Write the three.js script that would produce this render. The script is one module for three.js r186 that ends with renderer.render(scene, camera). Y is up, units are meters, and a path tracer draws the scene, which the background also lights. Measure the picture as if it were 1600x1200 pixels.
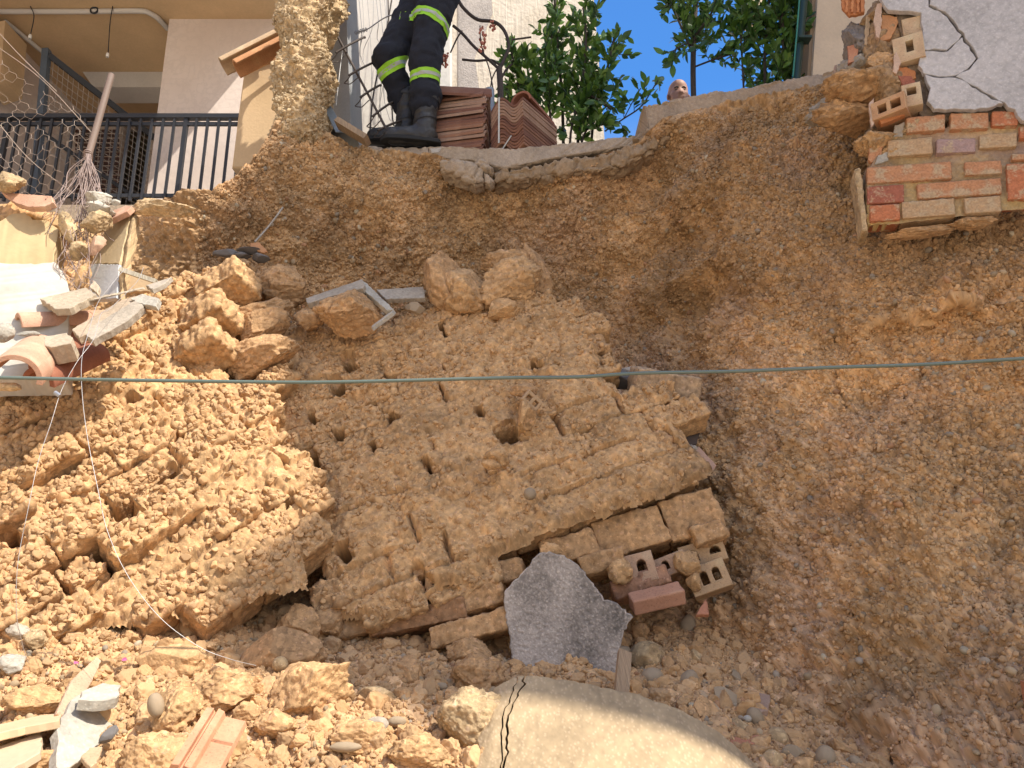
import * as THREE from 'three';
import { mergeGeometries, toCreasedNormals } from 'three/addons/utils/BufferGeometryUtils.js';
import { RoundedBoxGeometry } from 'three/addons/geometries/RoundedBoxGeometry.js';
import { MarchingCubes } from 'three/addons/objects/MarchingCubes.js';

// ---------------------------------------------------------------- camera, sky, sun, exposure
const scene = new THREE.Scene();
const PITCH = 15 * Math.PI / 180, EYE = new THREE.Vector3(0, 1.6, 0);
const camera = new THREE.PerspectiveCamera(53.02, 4 / 3, 0.05, 400);
camera.position.copy(EYE);
camera.rotation.x = PITCH;
camera.updateMatrixWorld(true);
scene.add(camera);
const renderer = new THREE.WebGLRenderer({ antialias: true });
renderer.setSize(1024, 768);
renderer.toneMapping = THREE.LinearToneMapping;
renderer.toneMappingExposure = 1.8;
renderer.shadowMap.enabled = true;

const SUN = new THREE.Vector3(0.50, 0.80, 0.33).normalize();
{
  const W = 256, H = 128, d = new Float32Array(W * H * 4);
  const mixc = (a, b, t) => a.map((v, i) => v + (b[i] - v) * t);
  for (let j = 0; j < H; j++) for (let i = 0; i < W; i++) {
    const el = ((j + 0.5) / H - 0.5) * Math.PI, az = ((i + 0.5) / W - 0.5) * 2 * Math.PI;
    const dir = new THREE.Vector3(Math.cos(el) * Math.cos(az), Math.sin(el), Math.cos(el) * Math.sin(az));
    const e = Math.max(0, Math.sin(el));
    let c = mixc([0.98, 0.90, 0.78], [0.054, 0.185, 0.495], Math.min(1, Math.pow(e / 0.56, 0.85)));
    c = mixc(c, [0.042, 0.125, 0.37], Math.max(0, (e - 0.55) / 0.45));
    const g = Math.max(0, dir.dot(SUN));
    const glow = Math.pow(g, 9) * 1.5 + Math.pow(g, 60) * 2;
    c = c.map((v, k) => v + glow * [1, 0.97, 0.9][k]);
    if (el < 0) c = [0.30, 0.26, 0.21];
    d.set([...c, 1], (j * W + i) * 4);
  }
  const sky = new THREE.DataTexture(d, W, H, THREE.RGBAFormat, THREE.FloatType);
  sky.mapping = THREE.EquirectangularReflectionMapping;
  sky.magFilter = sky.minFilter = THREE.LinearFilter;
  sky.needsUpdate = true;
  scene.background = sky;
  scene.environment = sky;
}
const sun = new THREE.DirectionalLight(new THREE.Color(1, 0.93, 0.82), 3.8);
sun.position.copy(SUN).multiplyScalar(30).add(new THREE.Vector3(0, 2, -3));
sun.target.position.set(0, 2, -3);
sun.castShadow = true;
sun.shadow.mapSize.set(4096, 4096);
Object.assign(sun.shadow.camera, { left: -14, right: 14, top: 14, bottom: -14, near: 1, far: 80 });
scene.add(sun, sun.target);

// ---------------------------------------------------------------- small tools
const V3 = (x, y, z) => new THREE.Vector3(x, y, z);
const F = 1203, CP = Math.cos(PITCH), SP = Math.sin(PITCH);
// world point that stands in direction (px, py) of the 1600 x 1200 photograph at horizontal distance Z
function P(px, py, Z) {
  const u = (px - 800) / F, v = (600 - py) / F, t = Z / (CP - v * SP);
  return V3(u * t, EYE.y + (v * CP + SP) * t, -Z);
}
function toPx(p) {
  const y = p.y - EYE.y, d = -p.z * CP + y * SP, v = y * CP + p.z * SP;
  return [800 + F * p.x / d, 600 - F * v / d];
}
function rng(seed) { let a = seed >>> 0; return () => { a = (a + 0x6D2B79F5) | 0; let t = Math.imul(a ^ (a >>> 15), 1 | a); t = (t + Math.imul(t ^ (t >>> 7), 61 | t)) ^ t; return ((t ^ (t >>> 14)) >>> 0) / 4294967296; }; }
const clamp = (x, a = 0, b = 1) => Math.min(b, Math.max(a, x));
const lerp = (a, b, t) => a + (b - a) * t;
const smooth = (a, b, x) => { const t = clamp((x - a) / (b - a)); return t * t * (3 - 2 * t); };
function h3(x, y, z) { let h = (Math.imul(x, 374761393) + Math.imul(y, 668265263) + Math.imul(z, 1274126177)) | 0; h = Math.imul(h ^ (h >>> 13), 1274126177); h = Math.imul(h ^ (h >>> 16), 2246822519); return ((h ^ (h >>> 15)) >>> 0) / 4294967296; }
function vn(x, y, z) {
  const X = Math.floor(x), Y = Math.floor(y), Z = Math.floor(z); let a = x - X, b = y - Y, c = z - Z;
  a = a * a * (3 - 2 * a); b = b * b * (3 - 2 * b); c = c * c * (3 - 2 * c);
  const l = (p, q, t) => p + (q - p) * t;
  return l(l(l(h3(X, Y, Z), h3(X + 1, Y, Z), a), l(h3(X, Y + 1, Z), h3(X + 1, Y + 1, Z), a), b), l(l(h3(X, Y, Z + 1), h3(X + 1, Y, Z + 1), a), l(h3(X, Y + 1, Z + 1), h3(X + 1, Y + 1, Z + 1), a), b), c) * 2 - 1;
}
function fbm(x, y, z, o = 4) { let s = 0, a = 0.5; for (let i = 0; i < o; i++) { s += a * vn(x, y, z); x = x * 2.03 + 11.7; y = y * 2.03 + 5.3; z = z * 2.03 + 7.9; a *= 0.5; } return s; }
// distance to the nearest and second nearest scattered point
function wor(x, y, z, out) {
  const X = Math.floor(x), Y = Math.floor(y), Z = Math.floor(z); let f1 = 9, f2 = 9, id = 0;
  for (let i = -1; i < 2; i++) for (let j = -1; j < 2; j++) for (let k = -1; k < 2; k++) {
    const a = X + i, b = Y + j, c = Z + k, h = h3(a, b, c), h2 = h * 7919 % 1, hh = h * 104729 % 1;
    const dx = a + h - x, dy = b + h2 - y, dz = c + hh - z, d = dx * dx + dy * dy + dz * dz;
    if (d < f1) { f2 = f1; f1 = d; id = h2; } else if (d < f2) f2 = d;
  }
  out[0] = Math.sqrt(f1); out[1] = Math.sqrt(f2); out[2] = id; return out;
}
const W3 = [0, 0, 0];
function lump(x, y, z, f) { wor(x * f, y * f, z * f, W3); return (0.62 - W3[0]) * (0.55 + 0.9 * W3[2]); }

// ---------------------------------------------------------------- textures: tileable noise of colour, grain and fine relief
function tile2(per, seed) {
  const g = (x, y) => h3(((x % per) + per) % per, ((y % per) + per) % per, seed);
  return (u, v) => { const x = u * per, y = v * per, X = Math.floor(x), Y = Math.floor(y); let a = x - X, b = y - Y; a = a * a * (3 - 2 * a); b = b * b * (3 - 2 * b);
    return lerp(lerp(g(X, Y), g(X + 1, Y), a), lerp(g(X, Y + 1), g(X + 1, Y + 1), a), b); };
}
function tfbm(per, seed, o = 4) { const n = Array.from({ length: o }, (_, i) => tile2(per << i, seed + i * 17)); return (u, v) => { let s = 0, a = 0.5; for (const f of n) { s += a * f(u, v); a *= 0.5; } return s / (1 - Math.pow(0.5, o)); }; }
function twor(per, seed) {
  const m = (x) => ((x % per) + per) % per;
  return (u, v, out) => { const x = u * per, y = v * per, X = Math.floor(x), Y = Math.floor(y); let f1 = 9, f2 = 9, id = 0;
    for (let i = -1; i < 2; i++) for (let j = -1; j < 2; j++) { const a = h3(m(X + i), m(Y + j), seed), b = h3(m(X + i), m(Y + j), seed + 1), dx = X + i + a - x, dy = Y + j + b - y, d = dx * dx + dy * dy; if (d < f1) { f2 = f1; f1 = d; id = h3(m(X + i), m(Y + j), seed + 2); } else if (d < f2) f2 = d; }
    out[0] = Math.sqrt(f1); out[1] = Math.sqrt(f2); out[2] = id; return out; };
}
function tex(size, metres, fn, bump = true) {
  const c = new Uint8Array(size * size * 4), b = new Uint8Array(size * size * 4);
  for (let j = 0; j < size; j++) for (let i = 0; i < size; i++) {
    const [r, g, bl, h] = fn((i + 0.5) / size, (j + 0.5) / size), k = (j * size + i) * 4;
    c[k] = clamp(r) * 255; c[k + 1] = clamp(g) * 255; c[k + 2] = clamp(bl) * 255; c[k + 3] = 255;
    b[k] = b[k + 1] = b[k + 2] = clamp(h ?? 0.5) * 255; b[k + 3] = 255;
  }
  const mk = (data) => { const t = new THREE.DataTexture(data, size, size, THREE.RGBAFormat); t.wrapS = t.wrapT = THREE.RepeatWrapping; t.magFilter = THREE.LinearFilter; t.minFilter = THREE.LinearMipmapLinearFilter; t.generateMipmaps = true; t.repeat.set(1 / metres, 1 / metres); t.needsUpdate = true; return t; };
  return { map: mk(c), bump: bump ? mk(b) : null };
}
const C = (r, g, b) => new THREE.Color().setRGB(r, g, b);
function mat(color, t, bumpScale = 0.002, rough = 0.95, extra = {}) {
  return new THREE.MeshStandardMaterial({ color: C(...color), roughness: rough, metalness: 0, ...(t ? { map: t.map, bumpMap: t.bump, bumpScale } : {}), ...extra });
}
const T = {};
{ // earth: grains, small grit and pale or dark specks over soft blotches
  const n1 = tfbm(6, 3, 5), n2 = tfbm(40, 9, 3), w1 = twor(46, 5), w2 = twor(110, 8), w3 = twor(19, 28), o = [0, 0, 0];
  T.earth = tex(1024, 0.7, (u, v) => {
    const a = n1(u, v), b = n2(u, v); w1(u + 0.012 * (b - 0.5), v, o); const g = o[0], gi = o[2]; w2(u, v, o); const s = o[0], si = o[2]; w3(u + 0.02 * b, v + 0.02 * a, o); const L = o[0], li = o[2];
    let k = 0.66 + 0.34 * (a - 0.5) + 0.46 * (b - 0.5) + 0.24 * (gi - 0.5) + 0.10 * (si - 0.5), h = 0.34 + 0.3 * (b - 0.5) + 0.22 * (0.6 - g) + 0.12 * (0.6 - s) + 0.3 * (0.5 - L) * li;
    let r = k, gg = k, bb = k;
    if (si > 0.93 && s < 0.42) { const t = si > 0.965 ? 1.28 : 0.72; r *= t; gg *= t * (si > 0.965 ? 1.03 : 1); bb *= t * (si > 0.965 ? 1.15 : 1.05); h += 0.1; }
    if (gi > 0.9 && g < 0.40) { const t = gi > 0.95 ? 1.2 : 0.85; r *= t; gg *= t; bb *= t * 1.14; h += 0.18 * (0.4 - g) / 0.4; }
    return [r, gg, bb, h];
  });
}
{ // rough cement plaster with pale spatters
  const n1 = tfbm(5, 41, 5), n2 = tfbm(60, 49, 3), w = twor(120, 45), o = [0, 0, 0];
  T.plaster = tex(1024, 0.8, (u, v) => { const a = n1(u, v), b = n2(u, v); w(u + 0.006 * a, v + 0.006 * b, o); let k = 0.66 + 0.34 * (a - 0.5) + 0.30 * (b - 0.5); if (o[2] > 0.72 && o[0] < 0.5) k += 0.12 * (o[2] - 0.6) / 0.4; return [k, k * 0.995, k * 0.99, 0.45 + 0.6 * (b - 0.5) + (o[2] > 0.72 ? 0.25 * Math.max(0, 0.5 - o[0]) : 0)]; });
  const c1 = tfbm(4, 61, 6), c2 = tfbm(80, 69, 2);
  T.smooth = tex(512, 1.0, (u, v) => { const a = c1(u, v), b = c2(u, v), k = 0.78 + 0.22 * (a - 0.5) + 0.08 * (b - 0.5); return [k, k, k, 0.5 + 0.4 * (b - 0.5) + 0.3 * (a - 0.5)]; });
  const s1 = tile2(64, 71), s2 = tfbm(3, 75, 4), s3 = tfbm(30, 79, 3);
  T.streak = tex(512, 0.9, (u, v) => { const a = s1(u + 0.02 * s2(u, v), v * 0.06), b = s2(u, v), g = s3(u, v), k = 0.78 + 0.20 * (b - 0.5) + 0.12 * (g - 0.5) + 0.16 * (a - 0.5); return [k, k * (0.99 + 0.05 * (b - 0.5)), k * (0.96 + 0.14 * (b - 0.5)), 0.5 + 0.5 * (g - 0.5) + 0.25 * (a - 0.5)]; });
  const q1 = tfbm(5, 81, 5), q2 = tfbm(70, 89, 2), q3 = twor(60, 85);
  T.clay = tex(512, 0.35, (u, v) => { const a = q1(u, v), b = q2(u, v); q3(u, v, o); let k = 0.74 + 0.32 * (a - 0.5) + 0.16 * (b - 0.5), d = a > 0.57 ? (a - 0.57) * 1.6 : 0; if (o[2] > 0.9 && o[0] < 0.3) k *= 0.75; return [k, k + d * 0.28, k + d * 0.36, 0.5 + 0.4 * (b - 0.5) + 0.3 * (a - 0.5) - (o[2] > 0.9 && o[0] < 0.3 ? 0.3 : 0)]; });
  const r1 = tfbm(4, 91, 5), r2 = tfbm(28, 95, 4);
  T.marble = tex(512, 1.3, (u, v) => { const a = r1(u, v), b = r2(u + 0.03 * a, v + 0.03 * a), rg = Math.abs(b - 0.5) * 2, k = 0.80 + 0.16 * (a - 0.5) - 0.12 * Math.max(0, 0.25 - rg) * 4 * a; return [k, k * (1 - 0.05 * (0.6 - a)), k * (1 - 0.08 * (0.6 - a)), 0.5 + 0.5 * (b - 0.5)]; });
  const m1 = tile2(200, 97), m2 = tfbm(6, 99, 4);
  T.wood = tex(512, 0.3, (u, v) => { const a = m1(u, v * 0.03), b = m2(u, v * 0.2), k = 0.7 + 0.35 * (a - 0.5) + 0.35 * (b - 0.5); return [k, k, k, a]; });
  const f1 = tfbm(120, 103, 2);
  T.cloth = tex(256, 0.12, (u, v) => { const k = 0.75 + 0.3 * (f1(u, v) - 0.5); return [k, k, k, 0.5 + 0.3 * Math.sin(u * 400) * Math.sin(v * 400)]; });
}
const M = {
  earth: mat([0.74, 0.475, 0.25], T.earth, 0.006, 1, { vertexColors: true }),
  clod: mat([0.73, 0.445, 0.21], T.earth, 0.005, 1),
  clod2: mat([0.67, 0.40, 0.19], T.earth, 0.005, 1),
  clodPale: mat([0.68, 0.48, 0.26], T.earth, 0.005, 1),
  pebble: mat([0.42, 0.315, 0.20], T.smooth, 0.001, 0.8),
  pebbleWarm: mat([0.55, 0.31, 0.16], T.smooth, 0.001, 0.8),
  lime: mat([0.60, 0.55, 0.455], T.plaster, 0.004, 1),
  limeGrey: mat([0.54, 0.46, 0.36], T.plaster, 0.004, 1),
  plasterGrey: mat([0.70, 0.66, 0.63], T.plaster, 0.004, 0.95),
  concrete: mat([0.54, 0.42, 0.30], T.plaster, 0.005, 1),
  concreteGrey: mat([0.42, 0.42, 0.41], T.smooth, 0.002, 0.95),
  slate: mat([0.20, 0.18, 0.165], T.smooth, 0.003, 0.85),
  clay: mat([0.60, 0.26, 0.145], T.clay, 0.0015, 0.9),
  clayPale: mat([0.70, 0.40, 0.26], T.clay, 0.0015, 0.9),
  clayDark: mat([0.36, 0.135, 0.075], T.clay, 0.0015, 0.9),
  clayOrange: mat([0.66, 0.32, 0.14], T.clay, 0.0015, 0.9),
  clayBuff: mat([0.64, 0.45, 0.27], T.clay, 0.0015, 0.9),
  dark: mat([0.012, 0.011, 0.010], null, 0, 1),
};

// ---------------------------------------------------------------- scene bookkeeping
const used = new Map();
function numbered(n) { const k = used.get(n) ?? 0; used.set(n, k + 1); return k ? `${n}_${String(k).padStart(3, '0')}` : n; }
function shade(o) { o.castShadow = o.receiveShadow = true; return o; }
function tag(o, label, category, group, kind) { o.userData.label = label; if (category) o.userData.category = category; if (group) o.userData.group = group; if (kind) o.userData.kind = kind; return o; }
function thing(name, label, category, group) { const g = new THREE.Group(); g.name = numbered(name); scene.add(g); return tag(g, label, category, group); }
function mesh(name, geo, m, parent = scene, label) { const o = shade(new THREE.Mesh(geo, m)); o.name = parent === scene ? numbered(name) : name; parent.add(o); if (label) o.userData.label = label; return o; }
function solid(name, geo, m, label, category, group) { return tag(mesh(name, geo, m), label, category, group); }
function setting(name, geo, m, label) { const o = mesh(name, geo, m); o.userData.kind = 'structure'; if (label) o.userData.label = label; return o; }
const merge = (list) => mergeGeometries(list.map((g) => { const q = g.index ? g.toNonIndexed() : g; for (const k of Object.keys(q.attributes)) if (!['position', 'normal', 'uv'].includes(k)) q.deleteAttribute(k); return q; }));
// a frame with x along a, y near b, placed at o
function basis(o, a, b) { const x = a.clone().normalize(), z = x.clone().cross(b).normalize(), y = z.clone().cross(x); return new THREE.Matrix4().makeBasis(x, y, z).setPosition(o); }
function place(o, p, rx = 0, ry = 0, rz = 0, order = 'YXZ') { o.position.copy(p); o.rotation.set(rx, ry, rz, order); return o; }
// smooth normals shared by vertices that lie at the same place
function weld(g) {
  const p = g.attributes.position, idx = g.index ? g.index.array : Array.from({ length: p.count }, (_, i) => i), map = new Map(), id = new Int32Array(p.count), acc = [];
  for (let i = 0; i < p.count; i++) { const k = Math.round(p.getX(i) * 2e4) + '_' + Math.round(p.getY(i) * 2e4) + '_' + Math.round(p.getZ(i) * 2e4); let t = map.get(k); if (t === undefined) { t = acc.length / 3; map.set(k, t); acc.push(0, 0, 0); } id[i] = t; }
  const a = V3(), b = V3(), c = V3();
  for (let i = 0; i < idx.length; i += 3) { a.fromBufferAttribute(p, idx[i]); b.fromBufferAttribute(p, idx[i + 1]).sub(a); c.fromBufferAttribute(p, idx[i + 2]).sub(a); b.cross(c); for (let k = 0; k < 3; k++) { const t = id[idx[i + k]] * 3; acc[t] += b.x; acc[t + 1] += b.y; acc[t + 2] += b.z; } }
  const n = new Float32Array(p.count * 3);
  for (let i = 0; i < p.count; i++) { const t = id[i] * 3, l = Math.hypot(acc[t], acc[t + 1], acc[t + 2]) || 1; n[i * 3] = acc[t] / l; n[i * 3 + 1] = acc[t + 1] / l; n[i * 3 + 2] = acc[t + 2] / l; }
  g.setAttribute('normal', new THREE.BufferAttribute(n, 3)); return g;
}
// box-projected uv in metres
function boxUV(g, off = 0) {
  const p = g.attributes.position, n = g.attributes.normal, uv = new Float32Array(p.count * 2);
  for (let i = 0; i < p.count; i++) { const ax = Math.abs(n.getX(i)), ay = Math.abs(n.getY(i)), az = Math.abs(n.getZ(i)), x = p.getX(i), y = p.getY(i), z = p.getZ(i);
    if (az >= ax && az >= ay) { uv[i * 2] = x + off; uv[i * 2 + 1] = y + off * 0.7; } else if (ax >= ay) { uv[i * 2] = z + off; uv[i * 2 + 1] = y + off * 0.7; } else { uv[i * 2] = x + off; uv[i * 2 + 1] = z + off * 0.7; } }
  g.setAttribute('uv', new THREE.BufferAttribute(uv, 2)); return g;
}
// a box with rounded, crumbled, uneven faces; disp(x, y, z) in metres is laid along the outward direction
function roughBox(w, h, d, cell, r, disp, off = 0, dcell = cell) {
  const s = (v, c = cell) => Math.max(2, Math.round(v / c)), g = new THREE.BoxGeometry(w, h, d, s(w), s(h), s(d, dcell)), p = g.attributes.position;
  const X = w / 2 - r, Y = h / 2 - r, Z = d / 2 - r;
  boxUV(g, off);
  for (let i = 0; i < p.count; i++) {
    const x = p.getX(i), y = p.getY(i), z = p.getZ(i), qx = clamp(x, -X, X), qy = clamp(y, -Y, Y), qz = clamp(z, -Z, Z);
    let nx = x - qx, ny = y - qy, nz = z - qz; const l = Math.hypot(nx, ny, nz) || 1; nx /= l; ny /= l; nz /= l;
    const k = r + disp(x, y, z);
    p.setXYZ(i, qx + nx * k, qy + ny * k, qz + nz * k);
  }
  return weld(g);
}
// a broken stone or clod: a ball cut by random planes, then roughened
function rock(rx, ry, rz, detail, seed, rough = 0.12, cuts = 7, crumb = 0.03) {
  const R = rng(seed * 7919 + 13), g = new THREE.IcosahedronGeometry(1, detail), p = g.attributes.position, pl = [];
  for (let i = 0; i < cuts; i++) { const n = V3(R() - 0.5, R() - 0.5, R() - 0.5).normalize(); pl.push([n, 0.55 + R() * 0.32]); }
  const q = V3(), o = seed * 3.37;
  for (let i = 0; i < p.count; i++) {
    q.fromBufferAttribute(p, i);
    let k = 1 + rough * fbm(q.x * 1.3 + o, q.y * 1.3, q.z * 1.3, 3) * 2;
    q.multiplyScalar(k);
    for (const [n, c] of pl) { const t = q.dot(n) - c; if (t > 0) q.addScaledVector(n, -t * 0.92); }
    if (crumb) q.multiplyScalar(1 + crumb * (lump(q.x + o, q.y, q.z, 2.9) + 0.7 * lump(q.x + o, q.y, q.z, 6.3) + (detail > 8 ? 0.45 * lump(q.x + o, q.y, q.z, 13) : 0)) + crumb * 0.4 * vn(q.x * 9 + o, q.y * 9, q.z * 9));
    p.setXYZ(i, q.x * rx, q.y * ry, q.z * rz);
  }
  weld(g); return boxUV(g, o % 3);
}
// thin plate interpolation of scattered (a, b) -> value
function tps(pts) {
  const n = pts.length, N = n + 3, A = Array.from({ length: N }, () => new Float64Array(N + 1)), k = (r2) => r2 < 1e-12 ? 0 : r2 * Math.log(r2) * 0.5;
  for (let i = 0; i < n; i++) { for (let j = 0; j < n; j++) A[i][j] = k((pts[i][0] - pts[j][0]) ** 2 + (pts[i][1] - pts[j][1]) ** 2) + (i === j ? 0.01 : 0); A[i][n] = A[n][i] = 1; A[i][n + 1] = A[n + 1][i] = pts[i][0]; A[i][n + 2] = A[n + 2][i] = pts[i][1]; A[i][N] = pts[i][2]; }
  for (let c = 0; c < N; c++) { let b = c; for (let r = c + 1; r < N; r++) if (Math.abs(A[r][c]) > Math.abs(A[b][c])) b = r; [A[c], A[b]] = [A[b], A[c]]; for (let r = 0; r < N; r++) if (r !== c) { const f = A[r][c] / A[c][c]; if (f) for (let q = c; q <= N; q++) A[r][q] -= f * A[c][q]; } }
  const w = A.map((r, i) => r[N] / r[i]);
  return (a, b) => { let s = w[n] + w[n + 1] * a + w[n + 2] * b; for (let i = 0; i < n; i++) s += w[i] * k((a - pts[i][0]) ** 2 + (b - pts[i][1]) ** 2); return s; };
}
// grid surface from f(i/nu, j/nv) -> Vector3, displaced along its normal by disp(p, u, v), coloured by col(p, u, v) and cut by keep(p, u, v)
function sheet(nu, nv, f, disp, uvf, col, keep) {
  const n = (nu + 1) * (nv + 1), base = new Float32Array(n * 3), pos = new Float32Array(n * 3), uv = new Float32Array(n * 2), clr = col ? new Float32Array(n * 3) : null, q = V3();
  for (let j = 0; j <= nv; j++) for (let i = 0; i <= nu; i++) { const k = j * (nu + 1) + i, p = f(i / nu, j / nv); base[k * 3] = p.x; base[k * 3 + 1] = p.y; base[k * 3 + 2] = p.z; const t = uvf(p, i / nu, j / nv); uv[k * 2] = t[0]; uv[k * 2 + 1] = t[1]; }
  const at = (i, j, o) => { const k = (j * (nu + 1) + i) * 3; return o.set(base[k], base[k + 1], base[k + 2]); };
  const a = V3(), b = V3(), c = V3(), d = V3();
  for (let j = 0; j <= nv; j++) for (let i = 0; i <= nu; i++) {
    const k = j * (nu + 1) + i;
    at(Math.min(nu, i + 2), j, a).sub(at(Math.max(0, i - 2), j, b)); at(i, Math.min(nv, j + 2), c).sub(at(i, Math.max(0, j - 2), d)); a.cross(c).normalize();
    at(i, j, q); const t = disp(q, i / nu, j / nv, a);
    pos[k * 3] = q.x + a.x * t; pos[k * 3 + 1] = q.y + a.y * t; pos[k * 3 + 2] = q.z + a.z * t;
    if (clr) { const s = col(q, i / nu, j / nv); clr[k * 3] = s[0]; clr[k * 3 + 1] = s[1]; clr[k * 3 + 2] = s[2]; }
  }
  const idx = [];
  for (let j = 0; j < nv; j++) for (let i = 0; i < nu; i++) { const k = j * (nu + 1) + i; if (keep && !keep(at(i, j, q), (i + 0.5) / nu, (j + 0.5) / nv)) continue; idx.push(k, k + 1, k + nu + 2, k, k + nu + 2, k + nu + 1); }
  const g = new THREE.BufferGeometry(); g.setAttribute('position', new THREE.BufferAttribute(pos, 3)); g.setAttribute('uv', new THREE.BufferAttribute(uv, 2)); if (clr) g.setAttribute('color', new THREE.BufferAttribute(clr, 3)); g.setIndex(idx); g.computeVertexNormals(); return g;
}
function poly(pts) { return (x, y) => { let c = false; for (let i = 0, j = pts.length - 1; i < pts.length; j = i++) { const [a, b] = pts[i], [d, e] = pts[j]; if ((b > y) !== (e > y) && x < (d - a) * (y - b) / (e - b) + a) c = !c; } return c; }; }
function curve1(pts) { return (x) => { if (x <= pts[0][0]) return pts[0][1]; for (let i = 1; i < pts.length; i++) if (x <= pts[i][0]) { const t = (x - pts[i - 1][0]) / (pts[i][0] - pts[i - 1][0]); return lerp(pts[i - 1][1], pts[i][1], t); } return pts[pts.length - 1][1]; }; }
function tube(pts, r, seg = 40, sides = 6, tension = 0.5) { return new THREE.TubeGeometry(new THREE.CatmullRomCurve3(pts, false, 'catmullrom', tension), seg, r, sides, false); }
function bar(a, b, r, sides = 8, r2 = r) { const d = b.clone().sub(a), g = new THREE.CylinderGeometry(r2, r, d.length(), sides, 1); g.applyQuaternion(new THREE.Quaternion().setFromUnitVectors(V3(0, 1, 0), d.clone().normalize())); g.translate((a.x + b.x) / 2, (a.y + b.y) / 2, (a.z + b.z) / 2); return g; }
function boxBar(a, b, w, d, up = V3(0, 0, 1)) { const v = b.clone().sub(a), g = new THREE.BoxGeometry(v.length(), w, d); g.applyMatrix4(basis(a.clone().add(b).multiplyScalar(0.5), v, up.clone().cross(v).lengthSq() < 1e-6 ? V3(1, 0, 0) : up.clone().cross(v))); return boxUV(g); }

// ---------------------------------------------------------------- ground and terrain
setting('street', (() => { const g = new THREE.PlaneGeometry(120, 120, 1, 1); g.rotateX(-Math.PI / 2); return g; })(), mat([0.52, 0.46, 0.39], T.smooth, 0.002, 0.95));

const w3 = (px, py, Z) => { const p = P(px, py, Z); return [p.x, p.y, p.z]; };
const bankPts = [
  [-120, 350, 4.3], [60, 345, 4.3], [200, 340, 4.2], [330, 310, 3.8], [430, 200, 4.05], [520, 215, 4.2], [600, 235, 4.25], [760, 270, 4.25], [900, 255, 4.2], [1000, 215, 4.1], [1100, 180, 3.95], [1200, 150, 3.85], [1300, 120, 3.7], [1350, 190, 3.52],
  [1310, 300, 3.36], [1345, 385, 3.17], [1450, 365, 3.08], [1600, 345, 3.0], [1260, 230, 3.6], [1450, 240, 3.4], [1600, 240, 3.3],
  [350, 400, 3.85], [450, 400, 4.1], [470, 300, 4.05], [600, 330, 4.2], [600, 420, 4.36], [750, 350, 4.46], [850, 400, 4.46], [950, 450, 4.44], [1000, 300, 4.30], [1035, 500, 4.22], [980, 560, 4.26], [1010, 420, 4.32],
  [1035, 300, 4.2], [1062, 300, 3.9], [1062, 400, 4.15], [1090, 400, 3.72], [1076, 500, 4.02], [1070, 290, 3.85], [1150, 350, 3.62], [1200, 250, 3.62], [1250, 400, 3.42], [1105, 500, 3.7], [1150, 550, 3.55], [1300, 550, 3.2], [1450, 480, 3.0], [1600, 500, 2.85],
  [1120, 700, 3.45], [1250, 700, 3.15], [1400, 700, 2.85], [1600, 700, 2.7], [1150, 900, 3.22], [1300, 900, 2.88], [1450, 900, 2.62], [1600, 900, 2.5], [1200, 1050, 3.0], [1350, 1050, 2.68], [1500, 1050, 2.42], [1600, 1050, 2.3],
  [1300, 1150, 2.65], [1450, 1180, 2.28], [1600, 1190, 2.15], [300, 700, 3.75], [600, 700, 3.95], [900, 700, 3.95], [300, 1000, 3.25], [700, 1000, 3.4], [1000, 950, 3.5], [100, 500, 4.0], [100, 900, 3.6], [-150, 700, 3.9], [1750, 500, 2.7], [1750, 900, 2.35],
].map((a) => w3(...a));
const bankZ = tps(bankPts);
const bankTop = (() => { const c = [[-120, 345, 4.3], [60, 345, 4.3], [200, 338, 4.2], [290, 322, 3.95], [330, 300, 3.8], [370, 262, 3.85], [400, 236, 3.95], [428, 196, 4.03], [470, 190, 4.1], [500, 206, 4.17], [600, 232, 4.24], [680, 240, 4.25], [760, 268, 4.24], [860, 262, 4.2], [940, 238, 4.15], [1000, 215, 4.08], [1040, 180, 4.0], [1180, 146, 3.85], [1300, 128, 3.68], [1330, 122, 3.64], [1420, 140, 3.5], [1700, 150, 3.3], [1900, 150, 3.2]].map((a) => w3(...a)).map((p) => [p[0], p[1]]); return curve1(c); })();
// fractured, gravelly earth
function crease(x, y, z, f, w) { wor(x * f, y * f, z * f, W3); return -Math.max(0, 1 - (W3[1] - W3[0]) / w); }
function earthDisp(x, y, z, big = 1) {
  const s = fbm(x * 2.1, y * 2.1, z * 2.1, 4) * 0.11 * big;
  const wx = x + 0.03 * vn(x * 9, y * 9, z * 9), wy = y + 0.03 * vn(x * 9 + 40, y * 9, z * 9);
  let d = s + fbm(x * 8, y * 8, z * 8, 3) * 0.062 + lump(wx, wy, z, 12) * 0.026 + crease(wx, wy, z, 8.5, 0.16) * 0.022 * clamp(0.4 + vn(x * 3.1, y * 3.1, z * 3.1 + 5)) + lump(wx, wy, z, 29) * 0.030 + lump(x, y, z, 58) * 0.018 + 0.005 * vn(x * 90, y * 90, z * 90);
  const r = Math.abs(vn(x * 4.2 + 3, y * 2.6, z * 4.2)); if (r < 0.02) d -= 0.035 * (1 - r / 0.02) * clamp(vn(x * 2.9, y * 2.9, 7) * 2.5 - 0.5);
  return d;
}
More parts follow.
